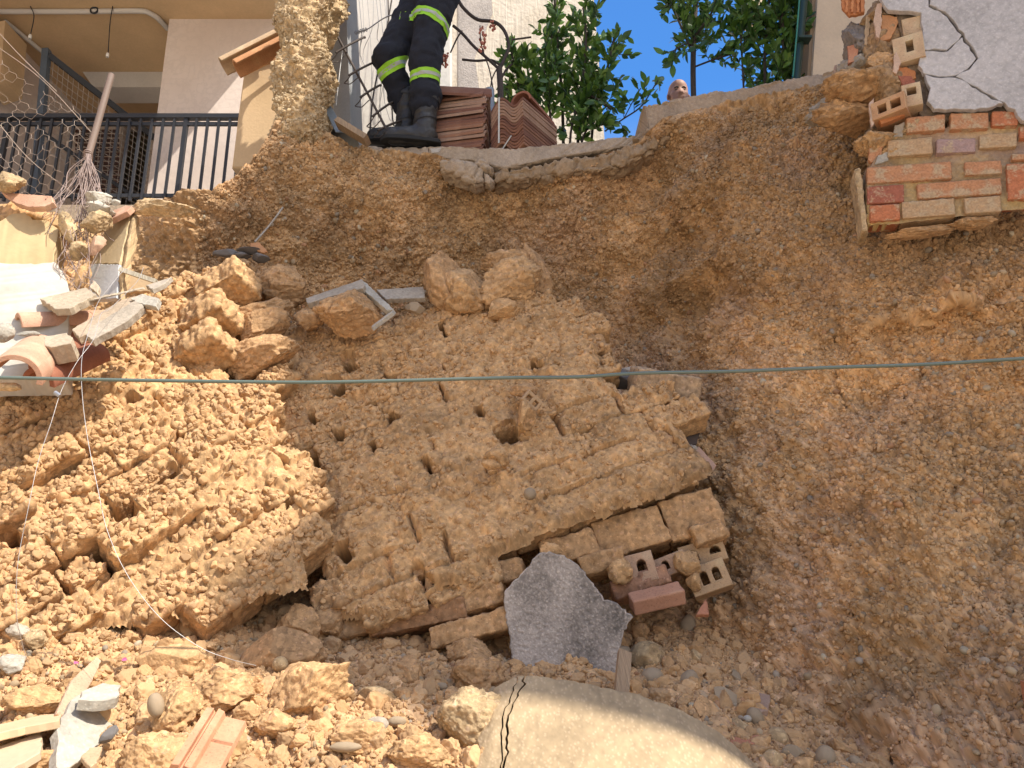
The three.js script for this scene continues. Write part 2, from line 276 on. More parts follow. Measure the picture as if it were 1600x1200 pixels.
function earthCol(x, y, z, warm = 0) {
  const a = fbm(x * 1.6, y * 1.6, z * 1.6 + 20, 3), b = fbm(x * 7, y * 7, z * 7 + 9, 3), c = fbm(x * 30, y * 30, z * 30, 2);
  const k = 0.90 + 0.46 * a + 0.30 * b + 0.22 * c, o = clamp(0.5 + 1.4 * fbm(x * 1.1 + 30, y * 1.1, z * 1.1, 2)), gr = clamp(0.1 + 1.6 * fbm(x * 2.7, y * 2.7 + 50, z * 2.7, 3));
  return [k * (1 + 0.02 * o), k * (1 - 0.06 * o + 0.03 * gr), k * (1 - 0.16 * o + 0.22 * gr) * (1 - warm)];
}
const bx0 = -3.1, bx1 = 2.45, by0 = 0.95;
const shelf = P(1465, 490, 2.95), shelfR = P(1010, 640, 3.9);
function bankBase(x, y) {
  let z = bankZ(x, y);
  // an overhanging lump right of the middle, with a hollow below it
  const dx = (x - shelf.x) / 0.24, dy = y - shelf.y - 0.12 * (x - shelf.x) - 0.03 * vn(x * 14, 3, 1);
  const k = Math.exp(-dx * dx) * (dy > 0 ? Math.exp(-dy / 0.16) : -0.55 * Math.exp(dy / 0.12)) * smooth(0, 0.03, Math.abs(dy));
  return z + 0.085 * k;
}
{
  const nu = 820, nv = 560;
  const g = sheet(nu, nv, (u, v) => { const x = lerp(bx0, bx1, u), t = bankTop(x) + 0.015 * vn(x * 17, 0.3, 5), y = lerp(by0, t, v); return V3(x, y, bankBase(x, y)); },
    (p) => earthDisp(p.x, p.y, p.z), (p) => [p.x + 0.3 * p.z, p.y + 0.5 * p.z], (p) => earthCol(p.x, p.y, p.z, 0.04));
  setting('earth_bank', g, M.earth, 'cut face of brown gravelly earth left behind by the collapsed wall');
}
// fallen spoil at the foot
const spoilPts = [
  [-150, 1200, 2.0], [0, 1200, 2.02], [200, 1200, 2.05], [500, 1200, 2.1], [800, 1200, 2.12], [1100, 1200, 2.2], [1300, 1200, 2.3], [1600, 1215, 2.1], [0, 1080, 2.25], [200, 1080, 2.3], [400, 1080, 2.4], [600, 1110, 2.4], [800, 1100, 2.45], [1050, 1100, 2.6], [1200, 1120, 2.6],
  [0, 990, 2.45], [200, 990, 2.62], [350, 1000, 2.75], [500, 1000, 2.85], [650, 1005, 2.95], [800, 990, 3.05], [1000, 990, 3.15], [1130, 1000, 3.12], [1230, 1080, 2.85], [1330, 1180, 2.5], [1500, 1190, 2.3],
].map((a) => w3(...a)).map((p) => [p[0], p[2], p[1]]);
for (const x of [-2.6, -1.2, 0, 1.2, 2.6]) spoilPts.push([x, -1.3, 0.72], [x, -0.7, 0.35]);
for (const x of [-2.4, -1, 0.6, 2.2]) spoilPts.push([x, -3.7, 1.75]);
const spoilY = tps(spoilPts);
{
  const nu = 500, nv = 320;
  const g = sheet(nu, nv, (u, v) => { const x = lerp(-2.7, 2.7, u), z = lerp(-0.7, -3.6, v); return V3(x, spoilY(x, z), z); },
    (p) => { const s = 1.1; let d = fbm(p.x * 3, p.y * 3, p.z * 3, 4) * 0.07 + lump(p.x, p.y, p.z, 9) * 0.034 + lump(p.x, p.y, p.z, 21) * 0.022 * s + lump(p.x, p.y, p.z, 47) * 0.012 * s; return d - 0.02; },
    (p) => [p.x, p.z], (p) => { const c = earthCol(p.x, p.y, p.z), f = smooth(-2.4, -2.75, p.z) * 0.0; return c.map((q) => q * (1.05 - f)); });
  setting('rubble_ground', g, M.earth, 'slope of crumbled earth and gravel at the foot of the collapse');
}
setting('terrace_ground', (() => { const g = new THREE.BoxGeometry(5.6, 0.16, 5); g.translate(1.5, 4.19, -6.95); return boxUV(g); })(), M.concrete, 'flat yard above the collapse');

// ---------------------------------------------------------------- fallen adobe masonry
M.mud = mat([0.73, 0.445, 0.21], T.earth, 0.005, 1, { vertexColors: true });
function plane(O, U, Vhint) { const N = U.clone().cross(Vhint).normalize(), V = N.clone().cross(U); return { O, U: U.clone().normalize(), V: V.normalize(), N }; }
function hit(px, py, pl) { const a = P(px, py, 1).sub(EYE), t = pl.O.clone().sub(EYE).dot(pl.N) / a.dot(pl.N); return EYE.clone().addScaledVector(a, t); }
function uvOf(px, py, pl) { const p = hit(px, py, pl).sub(pl.O); return [p.dot(pl.U), p.dot(pl.V)]; }
function adobePanel(name, label, category, pl, o) {
  const R = rng(o.seed), root = thing(name, label, category), skin = [], SR = rng(o.seed + 5);
  const pick = (g, q, ok, share) => { q.updateMatrix(); const P0 = g.attributes.position, N0 = g.attributes.normal, a = V3(), n = V3(); for (let i = 0; i < P0.count; i++) { if (SR() > share) continue; a.fromBufferAttribute(P0, i); n.fromBufferAttribute(N0, i); if (ok(n, a)) { a.applyMatrix4(q.matrix).applyMatrix4(root.matrix); skin.push([a.x, a.y, a.z, n.clone().transformDirection(q.matrix).transformDirection(root.matrix)]); } } };
  root.applyMatrix4(basis(pl.O, pl.U, pl.V));
  const outline = o.outline.map(([x, y]) => uvOf(x, y, pl)), inside = poly(outline);
  const dist = (u, v) => { let d = 9; for (let i = 0, j = outline.length - 1; i < outline.length; j = i++) { const [a, b] = outline[j], [c, e] = outline[i], t = clamp(((u - a) * (c - a) + (v - b) * (e - b)) / ((c - a) ** 2 + (e - b) ** 2)); d = Math.min(d, Math.hypot(u - a - t * (c - a), v - b - t * (e - b))); } return inside(u, v) ? d : -d; };
  const us = outline.map((a) => a[0]), vs = outline.map((a) => a[1]), u0 = Math.min(...us) - 0.05, u1 = Math.max(...us) + 0.05, v0 = Math.min(...vs), v1 = Math.max(...vs);
  const holes = o.holes.map(([x, y, w, h]) => [...uvOf(x, y, pl), w, h ?? 0.06]);
  const bump = (x, y, z) => o.amp * (fbm(x * 7 + o.seed, y * 7, z * 7, 3) * 0.030 + lump(x + o.seed, y, z, o.f1 ?? 17) * 0.024 + crease(x + o.seed + 0.02 * vn(x * 12, y * 12, z), y, z, 11, 0.2) * 0.018 * clamp(0.3 + vn(x * 5, y * 5, z * 5 + 2)) + lump(x + o.seed, y, z, 36) * 0.018 + lump(x + o.seed, y, z, 74) * 0.010);
  const level = o.level ?? (() => 0), bend = o.bend ?? (() => 0);
  const rows = [];
  for (let j = -1, v = v0 - 0.02; v < v1; j++, v += o.course) {
    const joints = []; for (let u = u0 - R() * o.length; u < u1 + o.length; u += o.length * (0.82 + 0.36 * R())) joints.push([u, o.gap * (0.4 + 1.2 * R())]);
    for (const [hu, hv, w] of holes) if (hv >= v && hv < v + o.course) { let b = 0; joints.forEach((q, i) => { if (Math.abs(q[0] - hu) < Math.abs(joints[b][0] - hu)) b = i; }); joints[b] = [hu, w / 2]; }
    rows.push([v, joints]);
    for (let i = 0; i + 1 < joints.length; i++) {
      const a = joints[i][0] + joints[i][1], b = joints[i + 1][0] - joints[i + 1][1], L = b - a, cu = (a + b) / 2, cv = v + o.course / 2;
      if (L < 0.05 || dist(cu, cv) < -0.015) continue;
      const zo = (R() - 0.5) * o.jitter + bend(cu, cv) + (o.push ? o.push(cu, cv, R) : 0), H = o.course - o.gap * (0.8 + 1.4 * R()), D = o.depth;
      const edge = dist(cu, cv) < 0.16, m = R() < 0.3 ? M.clod2 : M.clod;
      const g = roughBox(L, H, D, 0.0088, 0.012, (x, y, z) => { const f = z > D / 2 - 0.014 ? 1 : z < 0 ? 0.15 : 0.4; return f * bump(cu + x, cv + y, z + zo) + 0.004 * vn((cu + x) * 40, (cv + y) * 40, z * 40) - (z > 0 ? 0.03 * Math.max(0, fbm((cu + x) * 11, (cv + y) * 11, j, 2) - 0.12) : 0); }, R() * 5, edge ? 0.014 : 0.03);
      const q = mesh('adobe_block', g, m, root);
      q.position.set(cu, cv, zo - D / 2); q.rotation.set((R() - 0.5) * o.twist, (R() - 0.5) * o.twist, (R() - 0.5) * o.twist * 0.6);
      pick(g, q, (n, p) => n.z > 0.5 && p.z > D / 2 - 0.05 && Math.abs(p.x) < L / 2 - 0.016 && Math.abs(p.y) < H / 2 - 0.014, 0.3);
    }
  }
  // mud mortar that fills and smears over the joints
  const nu = Math.round((u1 - u0) / 0.0085), nv = Math.round((v1 - v0) / 0.0085);
  const g = sheet(nu, nv, (a, b) => V3(lerp(u0, u1, a), lerp(v0, v1, b), 0), (p) => {
    const x = p.x, y = p.y; let d = level(x, y) + bend(x, y) + o.amp * 0.5 * fbm(x * 3 + 5, y * 3, o.seed, 3) * 0.05 + bump(x, y, 0.3) * 0.8;
    { // open joints between the blocks, here filled, there fallen out
      const yy = y + 0.007 * vn(x * 16, y * 16, 8) + 0.003 * vn(x * 60, y * 60, 8), ri = Math.floor((yy - rows[0][0]) / o.course), row = rows[clamp(ri, 0, rows.length - 1)], near = Math.min(Math.abs(yy - row[0]), Math.abs(yy - row[0] - o.course)), xx = x + 0.006 * vn(x * 20, y * 20, 9), vis = (a) => clamp(a * 2.4 + o.open);
      const hz = (1 - smooth(0.002, 0.0075, near)) * vis(vn(x * 4.3, Math.round((yy - rows[0][0]) / o.course) * 3.7, 2) + 0.2 * vn(x * 14, y * 14, 3));
      let vt = 0; for (const [ju, jg] of row[1]) { const q = Math.abs(xx - ju); if (q < 0.03) vt = Math.max(vt, (1 - smooth(0.0015 + jg * 0.6, 0.006 + jg, q)) * vis(vn(ju * 17, ri * 5.1, 4))); }
      d -= 0.045 * Math.max(hz, vt); }
    for (const [hu, hv, w, h] of holes) { const jx = 0.012 * vn(x * 38, y * 38, 1) + 0.005 * vn(x * 95, y * 95, 4), e = Math.max(Math.abs(x - hu + 0.25 * (y - hv)) - w * 0.55 - jx, Math.abs(y - hv) - h * 0.6 - 0.8 * jx); d -= 0.36 * (1 - smooth(-0.008, 0.012, e)); }
    const c = Math.abs(vn(x * 5.1 + 3.3 + 0.25 * vn(x * 22, y * 22, 4), y * 5.1, o.seed)); if (c < 0.03) d -= 0.035 * (1 - c / 0.03) * clamp(1.6 * vn(x * 3, y * 3, 12) + 0.3);
    { const q = dist(x, y) + 0.012 * vn(x * 18, y * 18, 2); d -= (0.012 + Math.max(0, level(x, y))) * (1 - smooth(0.0, 0.05, q)); if (q < 0) d -= 0.05; }
    return d;
  }, (p) => [p.x, p.y], (p) => { const k = 0.98 + 0.4 * fbm(p.x * 2 + o.seed, p.y * 2, 1, 3) + 0.25 * fbm(p.x * 12, p.y * 12, o.seed, 2); return [k, k * 0.995, k * 0.98]; }, (p) => dist(p.x, p.y) + 0.012 * vn(p.x * 18, p.y * 18, 2) > 0.006);
  const mm = mesh('mud_mortar', g, M.mud, root);
  root.updateMatrix(); pick(g, mm, (n, p) => n.z > 0.6 && p.z > -0.06 && dist(p.x, p.y) > 0.02, o.mshare);
  return { root, dist, holes, skin };
}
// the middle slab of wall that slid down in one piece
const sA = P(530, 960, 2.9), slab = plane(sA, P(1115, 745, 3.05).sub(sA), P(380, 520, 3.6).sub(sA));
const q1 = uvOf(700, 780, slab);
const slabPanel = adobePanel('adobe_wall_slab', 'large slab of adobe wall slid down whole in the middle, its courses tilted', 'collapsed wall', slab, {
  seed: 7, mshare: 0.08, gap: 0.0045, open: -0.55, course: 0.128, length: 0.27, depth: 0.13, amp: 1.2, jitter: 0.010, twist: 0.03,
  outline: [[535, 965], [590, 970], [660, 940], [752, 905], [770, 880], [850, 838], [960, 805], [1110, 752], [1118, 735], [1090, 700], [1060, 660], [1050, 630], [985, 615], [945, 590], [930, 520], [890, 480], [830, 455], [700, 480], [600, 500], [480, 500], [370, 560], [430, 600], [470, 700], [490, 760], [480, 850], [500, 900]],
  holes: [[545, 570, 0.06, 0.07], [527, 605, 0.05, 0.05], [583, 640, 0.035, 0.06], [487, 655, 0.03, 0.07], [530, 682, 0.03, 0.05], [585, 702, 0.03, 0.045], [613, 655, 0.022, 0.03], [795, 682, 0.075, 0.075], [835, 575, 0.03, 0.035], [615, 590, 0.02, 0.05], [540, 866, 0.03, 0.06], [492, 720, 0.028, 0.07], [672, 735, 0.012, 0.06], [660, 905, 0.010, 0.06], [752, 645, 0.012, 0.04], [765, 480, 0.02, 0.05], [690, 510, 0.015, 0.04]],
  level: (u, v) => -0.007 + 0.032 * smooth(-0.1, 0.4, u - 0.15 - (v - 0.6) * 0.9) * smooth(1.45, 1.1, v),
});
// the sunlit stump of wall on the left
const lA = P(0, 960, 2.5), lPl = (() => { const p = plane(lA, P(450, 800, 2.95).sub(lA), P(300, 430, 3.5).sub(lA)); const b = hit(430, 640, p), a = hit(0, 870, p); return plane(lA, b.sub(a), p.V); })();
const stumpPanel = adobePanel('adobe_wall_stump', 'sunlit crumbling stump of adobe wall on the left with slanting courses', 'collapsed wall', lPl, {
  seed: 23, mshare: 0.05, gap: 0.007, open: 0.2, course: 0.125, length: 0.29, depth: 0.17, amp: 1.5, jitter: 0.07, twist: 0.10, f1: 15,
  outline: [[-60, 620], [40, 600], [100, 560], [150, 520], [220, 470], [300, 425], [380, 415], [395, 455], [350, 500], [372, 520], [345, 560], [365, 590], [430, 570], [440, 640], [440, 690], [490, 700], [490, 760], [520, 770], [470, 830], [480, 920], [410, 940], [330, 960], [200, 975], [60, 990], [-60, 990]],
  holes: [[250, 758, 0.20, 0.11], [190, 790, 0.10, 0.06], [205, 625, 0.03, 0.03], [278, 680, 0.03, 0.02], [8, 822, 0.05, 0.04], [318, 798, 0.03, 0.03], [155, 862, 0.02, 0.08], [436, 620, 0.015, 0.11], [450, 780, 0.05, 0.02], [355, 555, 0.04, 0.06], [340, 500, 0.04, 0.04]],
  level: (u, v) => -0.030 + 0.045 * vn(u * 2.3, v * 2.3, 3), push: (u, v, R) => (R() < 0.3 ? 0.03 : 0) - 0.02,
});

// ---------------------------------------------------------------- flat and broken pieces
const pxm = (Z, py) => { const v = (600 - py) / F; return Z / (CP - v * SP) / F; };      // metres per photograph pixel there
// upright plate whose outline lies in the plane z = -Z
function slabXY(pts, Z, thick, bevel = 0) {
  const w = pts.map(([x, y]) => P(x, y, Z)), s = new THREE.Shape(w.map((p) => new THREE.Vector2(p.x, p.y)));
  const g = new THREE.ExtrudeGeometry(s, { depth: thick - 2 * bevel, bevelEnabled: bevel > 0, bevelSize: bevel, bevelThickness: bevel, bevelSegments: 1, bevelOffset: -bevel });
  g.translate(0, 0, -Z - thick + bevel); return g;
}
// plate through points [px, py, Z]; the first three set its plane; edges broken by jag metres
function plate(pts, thick, jag = 0, seed = 1, bevel = 0.002, bow = 0) {
  const w = pts.map((a) => P(...a)), O = w[0], a = w[1].clone().sub(O), b = w[2].clone().sub(O), N = a.clone().cross(b).normalize();
  if (N.dot(EYE.clone().sub(O)) < 0) N.negate();
  const U = a.clone().normalize(), V = N.clone().cross(U), R = rng(seed), out = [];
  const uv = w.map((p) => { const q = p.clone().sub(O); return [q.dot(U), q.dot(V)]; });
  for (let i = 0; i < uv.length; i++) { const p = uv[i], q = uv[(i + 1) % uv.length], n = jag ? Math.max(1, Math.round(Math.hypot(q[0] - p[0], q[1] - p[1]) / (jag * 2.4))) : 1;
    for (let k = 0; k < n; k++) { const t = k / n, j = k ? jag : jag * 0.3; out.push(new THREE.Vector2(lerp(p[0], q[0], t) + (R() - 0.5) * j, lerp(p[1], q[1], t) + (R() - 0.5) * j)); } }
  const g = new THREE.ExtrudeGeometry(new THREE.Shape(out), { depth: thick - 2 * bevel, bevelEnabled: true, bevelSize: bevel, bevelThickness: bevel, bevelSegments: 1, bevelOffset: -bevel });
  g.translate(0, 0, -thick + bevel);
  g.applyMatrix4(new THREE.Matrix4().makeBasis(U, V, N).setPosition(O));
  return g;
}
// long broken body between an upper and a lower edge line; each edge point is [px, py, Z]
function roughBar(top, bot, depth, cell, disp, round = 0.3) {
  const tc = new THREE.CatmullRomCurve3(top.map((a) => P(...a)), false, 'catmullrom', 0.3), bc = new THREE.CatmullRomCurve3(bot.map((a) => P(...a)), false, 'catmullrom', 0.3);
  const nu = Math.max(8, Math.round(tc.getLength() / cell)), h = tc.getPoint(0.5).distanceTo(bc.getPoint(0.5)), nv = Math.max(10, Math.round((2 * depth + h) / cell));
  const g = sheet(nu, nv, (u, v) => {
    const t = tc.getPoint(u), b = bc.getPoint(u), c = t.clone().add(b).multiplyScalar(0.5).add(V3(0, 0, -depth / 2)), H = t.clone().sub(b).multiplyScalar(0.5), a = Math.PI * (1.5 - 2 * v) - Math.PI;
    const e = Math.min(u, 1 - u) < 0.5 / nu ? 0.02 : 1, ca = Math.cos(a), sa = -Math.sin(a), sq = (x) => Math.sign(x) * Math.pow(Math.abs(x), round);
    return c.addScaledVector(H, sq(sa) * e).add(V3(0, 0, sq(ca) * e * depth / 2));
  }, disp, (p, u, v) => [p.x, p.y + p.z]);
  return weld(g);
}
const up = V3(0, 1, 0);

// ---------------------------------------------------------------- the neighbouring house whose shadow falls on the scene (right, outside the frame), and an unseen house added at the left for bounce light
{
  const t = thing('neighbour_house', 'tall house standing on the right beyond the picture, its shadow on the bank', 'house');
  const s = new THREE.Shape([[0.53, 0], [0.53, 7.6], [0.66, 8.15], [0.81, 8.78], [0.87, 9.38], [1.01, 9.95], [1.06, 10.3], [0.98, 10.58], [0.5, 10.44], [0.42, 10.9], [0.42, 13.0], [0.32, 13.5], [-0.2, 13.86], [-1.9, 13.86], [-2.1, 11.8], [-3.2, 11.0], [-4.9, 10.0], [-4.9, 0]].map(([z, y]) => new THREE.Vector2(-z, y)));
  const g = new THREE.ExtrudeGeometry(s, { depth: 5, bevelEnabled: false }); g.rotateY(Math.PI / 2); g.translate(4.6, 0, 0);
  mesh('wall', g, mat([0.80, 0.68, 0.52], T.smooth, 0.002, 0.95), t);
  mesh('roof', (() => { const q = new THREE.BoxGeometry(5.0, 0.1, 1.7); q.translate(7.12, 13.92, -1.05); return q; })(), M.clay, t);
  const h = thing('bounce_fill_house', 'unseen cream house added beyond the left edge of the picture for bounce light', 'house');
  mesh('wall', (() => { const q = new THREE.BoxGeometry(5, 9, 11); q.translate(-9.5, 4.5, 3.2); return boxUV(q); })(), mat([0.72, 0.60, 0.42], T.smooth, 0.002, 0.95), h);
  mesh('roof', (() => { const q = new THREE.BoxGeometry(5.4, 0.2, 11.4); q.translate(-9.5, 9.1, 3.2); return q; })(), M.clay, h);
}

// ---------------------------------------------------------------- flats with a covered balcony, upper left
const ochre = mat([0.80, 0.57, 0.33], T.smooth, 0.002, 0.95), white = mat([0.78, 0.74, 0.68], T.smooth, 0.001, 0.9), marbled = mat([0.88, 0.76, 0.68], T.marble, 0.004, 0.9), iron = mat([0.035, 0.038, 0.045], null, 0, 0.5, { metalness: 0.3 });
{
  const t = thing('balcony_house', 'block of flats at upper left with an ochre soffit over a railed balcony', 'building');
  const bx = (x0, x1, y0, y1, z0, z1) => boxUV((() => { const g = new THREE.BoxGeometry(x1 - x0, y1 - y0, z1 - z0); g.translate((x0 + x1) / 2, (y0 + y1) / 2, (z0 + z1) / 2); return g; })());
  mesh('soffit', bx(-6.5, -1.95, 6.36, 6.62, -8.4, -3.9), ochre, t);
  mesh('floor_slab', bx(-6.5, -1.95, 4.15, 4.27, -8.4, -5.0), M.concrete, t);
  mesh('stucco_wall', slabXY([[266, 20], [440, 20], [372, 330], [226, 330]], 5.6, 0.35), marbled, t, 'pinkish marbled stucco wall beside the dark doorway');
  mesh('lintel', slabXY([[120, 100], [262, 100], [254, 136], [146, 136]], 6.3, 0.25), white, t);
  const stucco = mat([0.74, 0.61, 0.51], T.smooth, 0.002, 0.95), dl = P(190, 200, 6.95).x, dr = P(238, 200, 6.95).x, dt = P(215, 193, 6.95).y;
  mesh('back_wall', bx(-4.6, dl, 4.27, 6.36, -7.1, -6.95), stucco, t); mesh('back_wall', bx(dr, -2.3, 4.27, 6.36, -7.1, -6.95), stucco, t); mesh('back_wall', bx(dl, dr, dt, 6.36, -7.1, -6.95), stucco, t);
  mesh('room', merge([bx(-4.7, -2.2, 4.27, 6.36, -9.9, -9.8), bx(-4.7, -4.6, 4.27, 6.36, -9.8, -7.1), bx(-2.3, -2.2, 4.27, 6.36, -9.8, -7.1), bx(-4.7, -2.2, 6.36, 6.46, -9.9, -8.4), bx(-4.7, -2.2, 4.17, 4.27, -9.9, -8.4)]), stucco, t);
  mesh('side_wall', bx(-4.75, -4.45, 4.27, 6.36, -6.95, -4.6), marbled, t);
  mesh('corner_pier', slabXY([[-30, 38], [8, 32], [0, 120], [-30, 130]], 5.5, 0.3), ochre, t);
  // shuttered brick-red door leaf behind the railing
  const louv = []; for (let i = 0; i < 16; i++) louv.push(boxBar(P(118, 205 + i * 7.2, 6.6), P(186, 205 + i * 7.2, 6.6), 0.03, 0.012));
  mesh('shutter', merge(louv), mat([0.10, 0.045, 0.035], T.wood, 0.001, 0.7), t);
  const A = [[-20, 18], [120, 18], [205, 17], [228, 18], [245, 27], [262, 45]].map(([x, y], i) => { const a = P(x, y, 1).sub(EYE), k = (6.335 - EYE.y) / a.y; return EYE.clone().addScaledVector(a, k); });
  mesh('conduit', tube(A, 0.022, 60, 8, 0.2), white, t);
  const B = [[8, 33], [70, 84]].map(([x, y]) => { const a = P(x, y, 1).sub(EYE), k = (6.33 - EYE.y) / a.y; return EYE.clone().addScaledVector(a, k); });
  mesh('conduit', bar(B[0], B[1], 0.02), white, t);
  mesh('cable_clip', (() => { const a = P(147, 16, 1).sub(EYE), k = (6.33 - EYE.y) / a.y; const g = new THREE.TorusGeometry(0.03, 0.008, 6, 14); g.translate(...EYE.clone().addScaledVector(a, k).toArray()); return g; })(), iron, t);
  for (const [a, b, c, lab] of [[[57, -40], [53, 25], [47, 57], 'white bulb socket on a wire from the soffit, left one of two'], [[184, -40], [172, 35], [168, 86], 'white bulb socket on a wire from the soffit, right one hanging lower']]) {
    const l = thing('bulb_socket', lab, 'lamp socket', 'bulb sockets hanging from the soffit');
    const Z = 5.45, hang = P(a[0], a[1], Z); hang.y = 6.36;
    mesh('wire', tube([hang, P(...b, Z), P(c[0] + 1, c[1] - 4, Z)], 0.004, 20, 5), iron, l);
    const p = P(...c, Z); mesh('socket', (() => { const g = new THREE.LatheGeometry([[0.004, 0.022], [0.011, 0.016], [0.0135, 0], [0.012, -0.02], [0.008, -0.02]].map(([x, y]) => new THREE.Vector2(x, y)), 14); g.translate(p.x, p.y, p.z); return g; })(), mat([0.8, 0.79, 0.75], null, 0, 0.4), l);
  }
  // railing
  const r = thing('balcony_railing', 'dark iron railing of upright bars along the balcony', 'railing'), Z = 5.2;
  const y0 = P(200, 306, Z).y, y1 = P(200, 194, Z).y, y2 = P(200, 183, Z).y, X = (px) => P(px, 250, Z).x;
  const lean = 0.0;
  mesh('top_rail', boxBar(V3(X(-40), y2, -Z), V3(X(378), y2, -Z), 0.035, 0.05), iron, r);
  mesh('rail', boxBar(V3(X(-40), y1, -Z), V3(X(378), y1, -Z), 0.028, 0.02), iron, r);
  mesh('rail', boxBar(V3(X(-40), y0, -Z), V3(X(378), y0, -Z), 0.028, 0.02), iron, r);
  const xs = []; for (let i = -2; i < 23; i++) xs.push(2 + i * 17.6);
  xs.forEach((px, i) => { const post = (i - 2) % 8 === 0; mesh(post ? 'post' : 'bar', boxBar(V3(X(px), y0 - 0.05, -Z + (post ? 0 : 0.012)), V3(X(px), post ? y2 - 0.018 : y1 + 0.035, -Z + (post ? 0 : 0.012)), post ? 0.032 : 0.018, post ? 0.032 : 0.018), iron, r); });
  // wire mesh gate with a blue-grey post
  const gt = thing('mesh_gate', 'wire mesh screen in a dark frame beside a blue-grey post behind the railing', 'gate');
  const blue = mat([0.13, 0.17, 0.22], T.smooth, 0.001, 0.5), gz = 5.75;
  mesh('post', boxBar(P(73, 78, gz), P(52, 330, gz), 0.055, 0.055), blue, gt);
  mesh('frame', merge([boxBar(P(76, 86, gz), P(250, 222, gz + 0.7), 0.05, 0.04), boxBar(P(64, 205, gz), P(240, 330, gz + 0.7), 0.03, 0.03)]), iron, gt);
  const wires = []; for (let i = 1; i < 22; i++) { const a = i / 22; wires.push(bar(P(lerp(76, 250, a), lerp(86, 222, a), gz + 0.7 * a), P(lerp(60, 236, a), lerp(250, 345, a), gz + 0.7 * a), 0.0022, 4)); }
  for (let i = 1; i < 14; i++) { const a = i / 14; wires.push(bar(P(lerp(75, 62, a), lerp(92, 240, a), gz), P(lerp(250, 236, a), lerp(224, 342, a), gz + 0.7), 0.0022, 4)); }
  mesh('wire_mesh', merge(wires), mat([0.42, 0.38, 0.34], null, 0, 0.6), gt);
}
let columnGeo, columnMesh;
// ---------------------------------------------------------------- garden wall pillar with tile coping, broken stone column, leaning concrete post
{
  const t = thing('rendered_pillar', 'ochre rendered wall end under a sloping tile coping, left of the broken column', 'wall');
  mesh('render', slabXY([[383, 96], [450, 88], [440, 240], [395, 262], [362, 262], [372, 180]], 4.75, 0.3, 0.01), ochre, t);
  const tl = (a, b, m) => { const p = P(...a), q = P(...b), d = q.clone().sub(p), R = 0.085, s = new THREE.Shape(); s.absarc(0, 0, R, 0.12, Math.PI - 0.12, false); s.absarc(0, 0, R - 0.014, Math.PI - 0.12, 0.12, true);
    const g = new THREE.ExtrudeGeometry(s, { depth: d.length(), bevelEnabled: false, curveSegments: 14 }); g.applyMatrix4(new THREE.Matrix4().makeBasis(V3(0, 1, 0).cross(d).normalize(), d.clone().cross(V3(0, 1, 0).cross(d)).normalize(), d.clone().normalize()).setPosition(p)); return mesh('coping_tile', g, m, t); };
  tl([352, 108, 4.66], [446, 60, 4.70], M.clayBuff); tl([374, 112, 4.55], [452, 72, 4.6], M.clayOrange); tl([362, 104, 4.78], [450, 58, 4.82], M.clay);
  mesh('mortar_bed', roughBar([[388, 86, 4.72], [412, 76, 4.72], [446, 66, 4.72]], [[386, 98, 4.72], [412, 97, 4.72], [446, 94, 4.72]], 0.22, 0.012, (p) => 0.008 * fbm(p.x * 30, p.y * 30, p.z * 30, 3)), M.clayOrange, t);
}
{
  const top = P(470, -70, 4.06), bot = P(462, 222, 4.1), h = top.y - bot.y, w = 0.31;
  const cx = curve1([[0, 0.0], [0.12, 0.03], [0.35, 0.02], [0.5, 0.035], [0.62, -0.015], [0.8, 0.03], [1, 0.02]]), wd = curve1([[0, 0.95], [0.1, 0.82], [0.3, 0.86], [0.45, 1.0], [0.52, 0.80], [0.62, 0.78], [0.72, 1.08], [1, 1.1]]);
  const g = roughBox(w, h, 0.34, 0.0085, 0.05, (x, y, z) => fbm(x * 6 + 3, y * 6, z * 6, 3) * 0.06 + lump(x, y, z, 14) * 0.04 + lump(x, y, z, 34) * 0.028 + lump(x, y, z, 75) * 0.012);
  const p = g.attributes.position; for (let i = 0; i < p.count; i++) { const t = clamp(p.getY(i) / h + 0.5); p.setX(i, p.getX(i) * wd(t) + cx(t)); }
  weld(g); const t = thing('broken_stone_column', 'sunlit crumbling stone and mortar column left standing at the top left', 'wall');
  columnGeo = g; const c = mesh('rubble_core', g, M.clodPale, t); columnMesh = c; c.position.copy(bot.clone().add(top).multiplyScalar(0.5)); c.position.z = -4.2;
  mesh('plaster_skin', plate([[515, -50, 4.28], [519, 20, 4.24], [502, 62, 4.26], [487, 78, 4.27], [500, 104, 4.25], [500, 122, 4.25], [484, 140, 4.27], [486, 190, 4.25], [500, 205, 4.3], [524, -50, 4.4]], 0.03, 0.015, 5), M.clodPale, t, 'pale plaster still stuck to the right edge of the column');
}
{
  const t = thing('concrete_post', 'smooth grey concrete post in shade behind the broken stone column', 'post');
  const a = [P(492, -60, 4.72), P(538, -60, 4.46), P(548, 196, 4.46), P(488, 205, 4.72)], g = new THREE.BufferGeometry(), b = a.map((p) => p.clone().add(V3(0.02, 0, -0.34)));
  const f = []; const tri = (...q) => { for (const p of q) f.push(p.x, p.y, p.z); }; const quad = (p, q, r, s) => { tri(p, q, r); tri(p, r, s); };
  quad(a[3], a[2], a[1], a[0]); quad(a[2], b[2], b[1], a[1]); quad(b[2], b[3], b[0], b[1]); quad(b[3], a[3], a[0], b[0]); quad(a[0], a[1], b[1], b[0]);
  g.setAttribute('position', new THREE.Float32BufferAttribute(f, 3)); g.computeVertexNormals(); boxUV(g); mesh('shaft', g, M.concreteGrey, t);
}
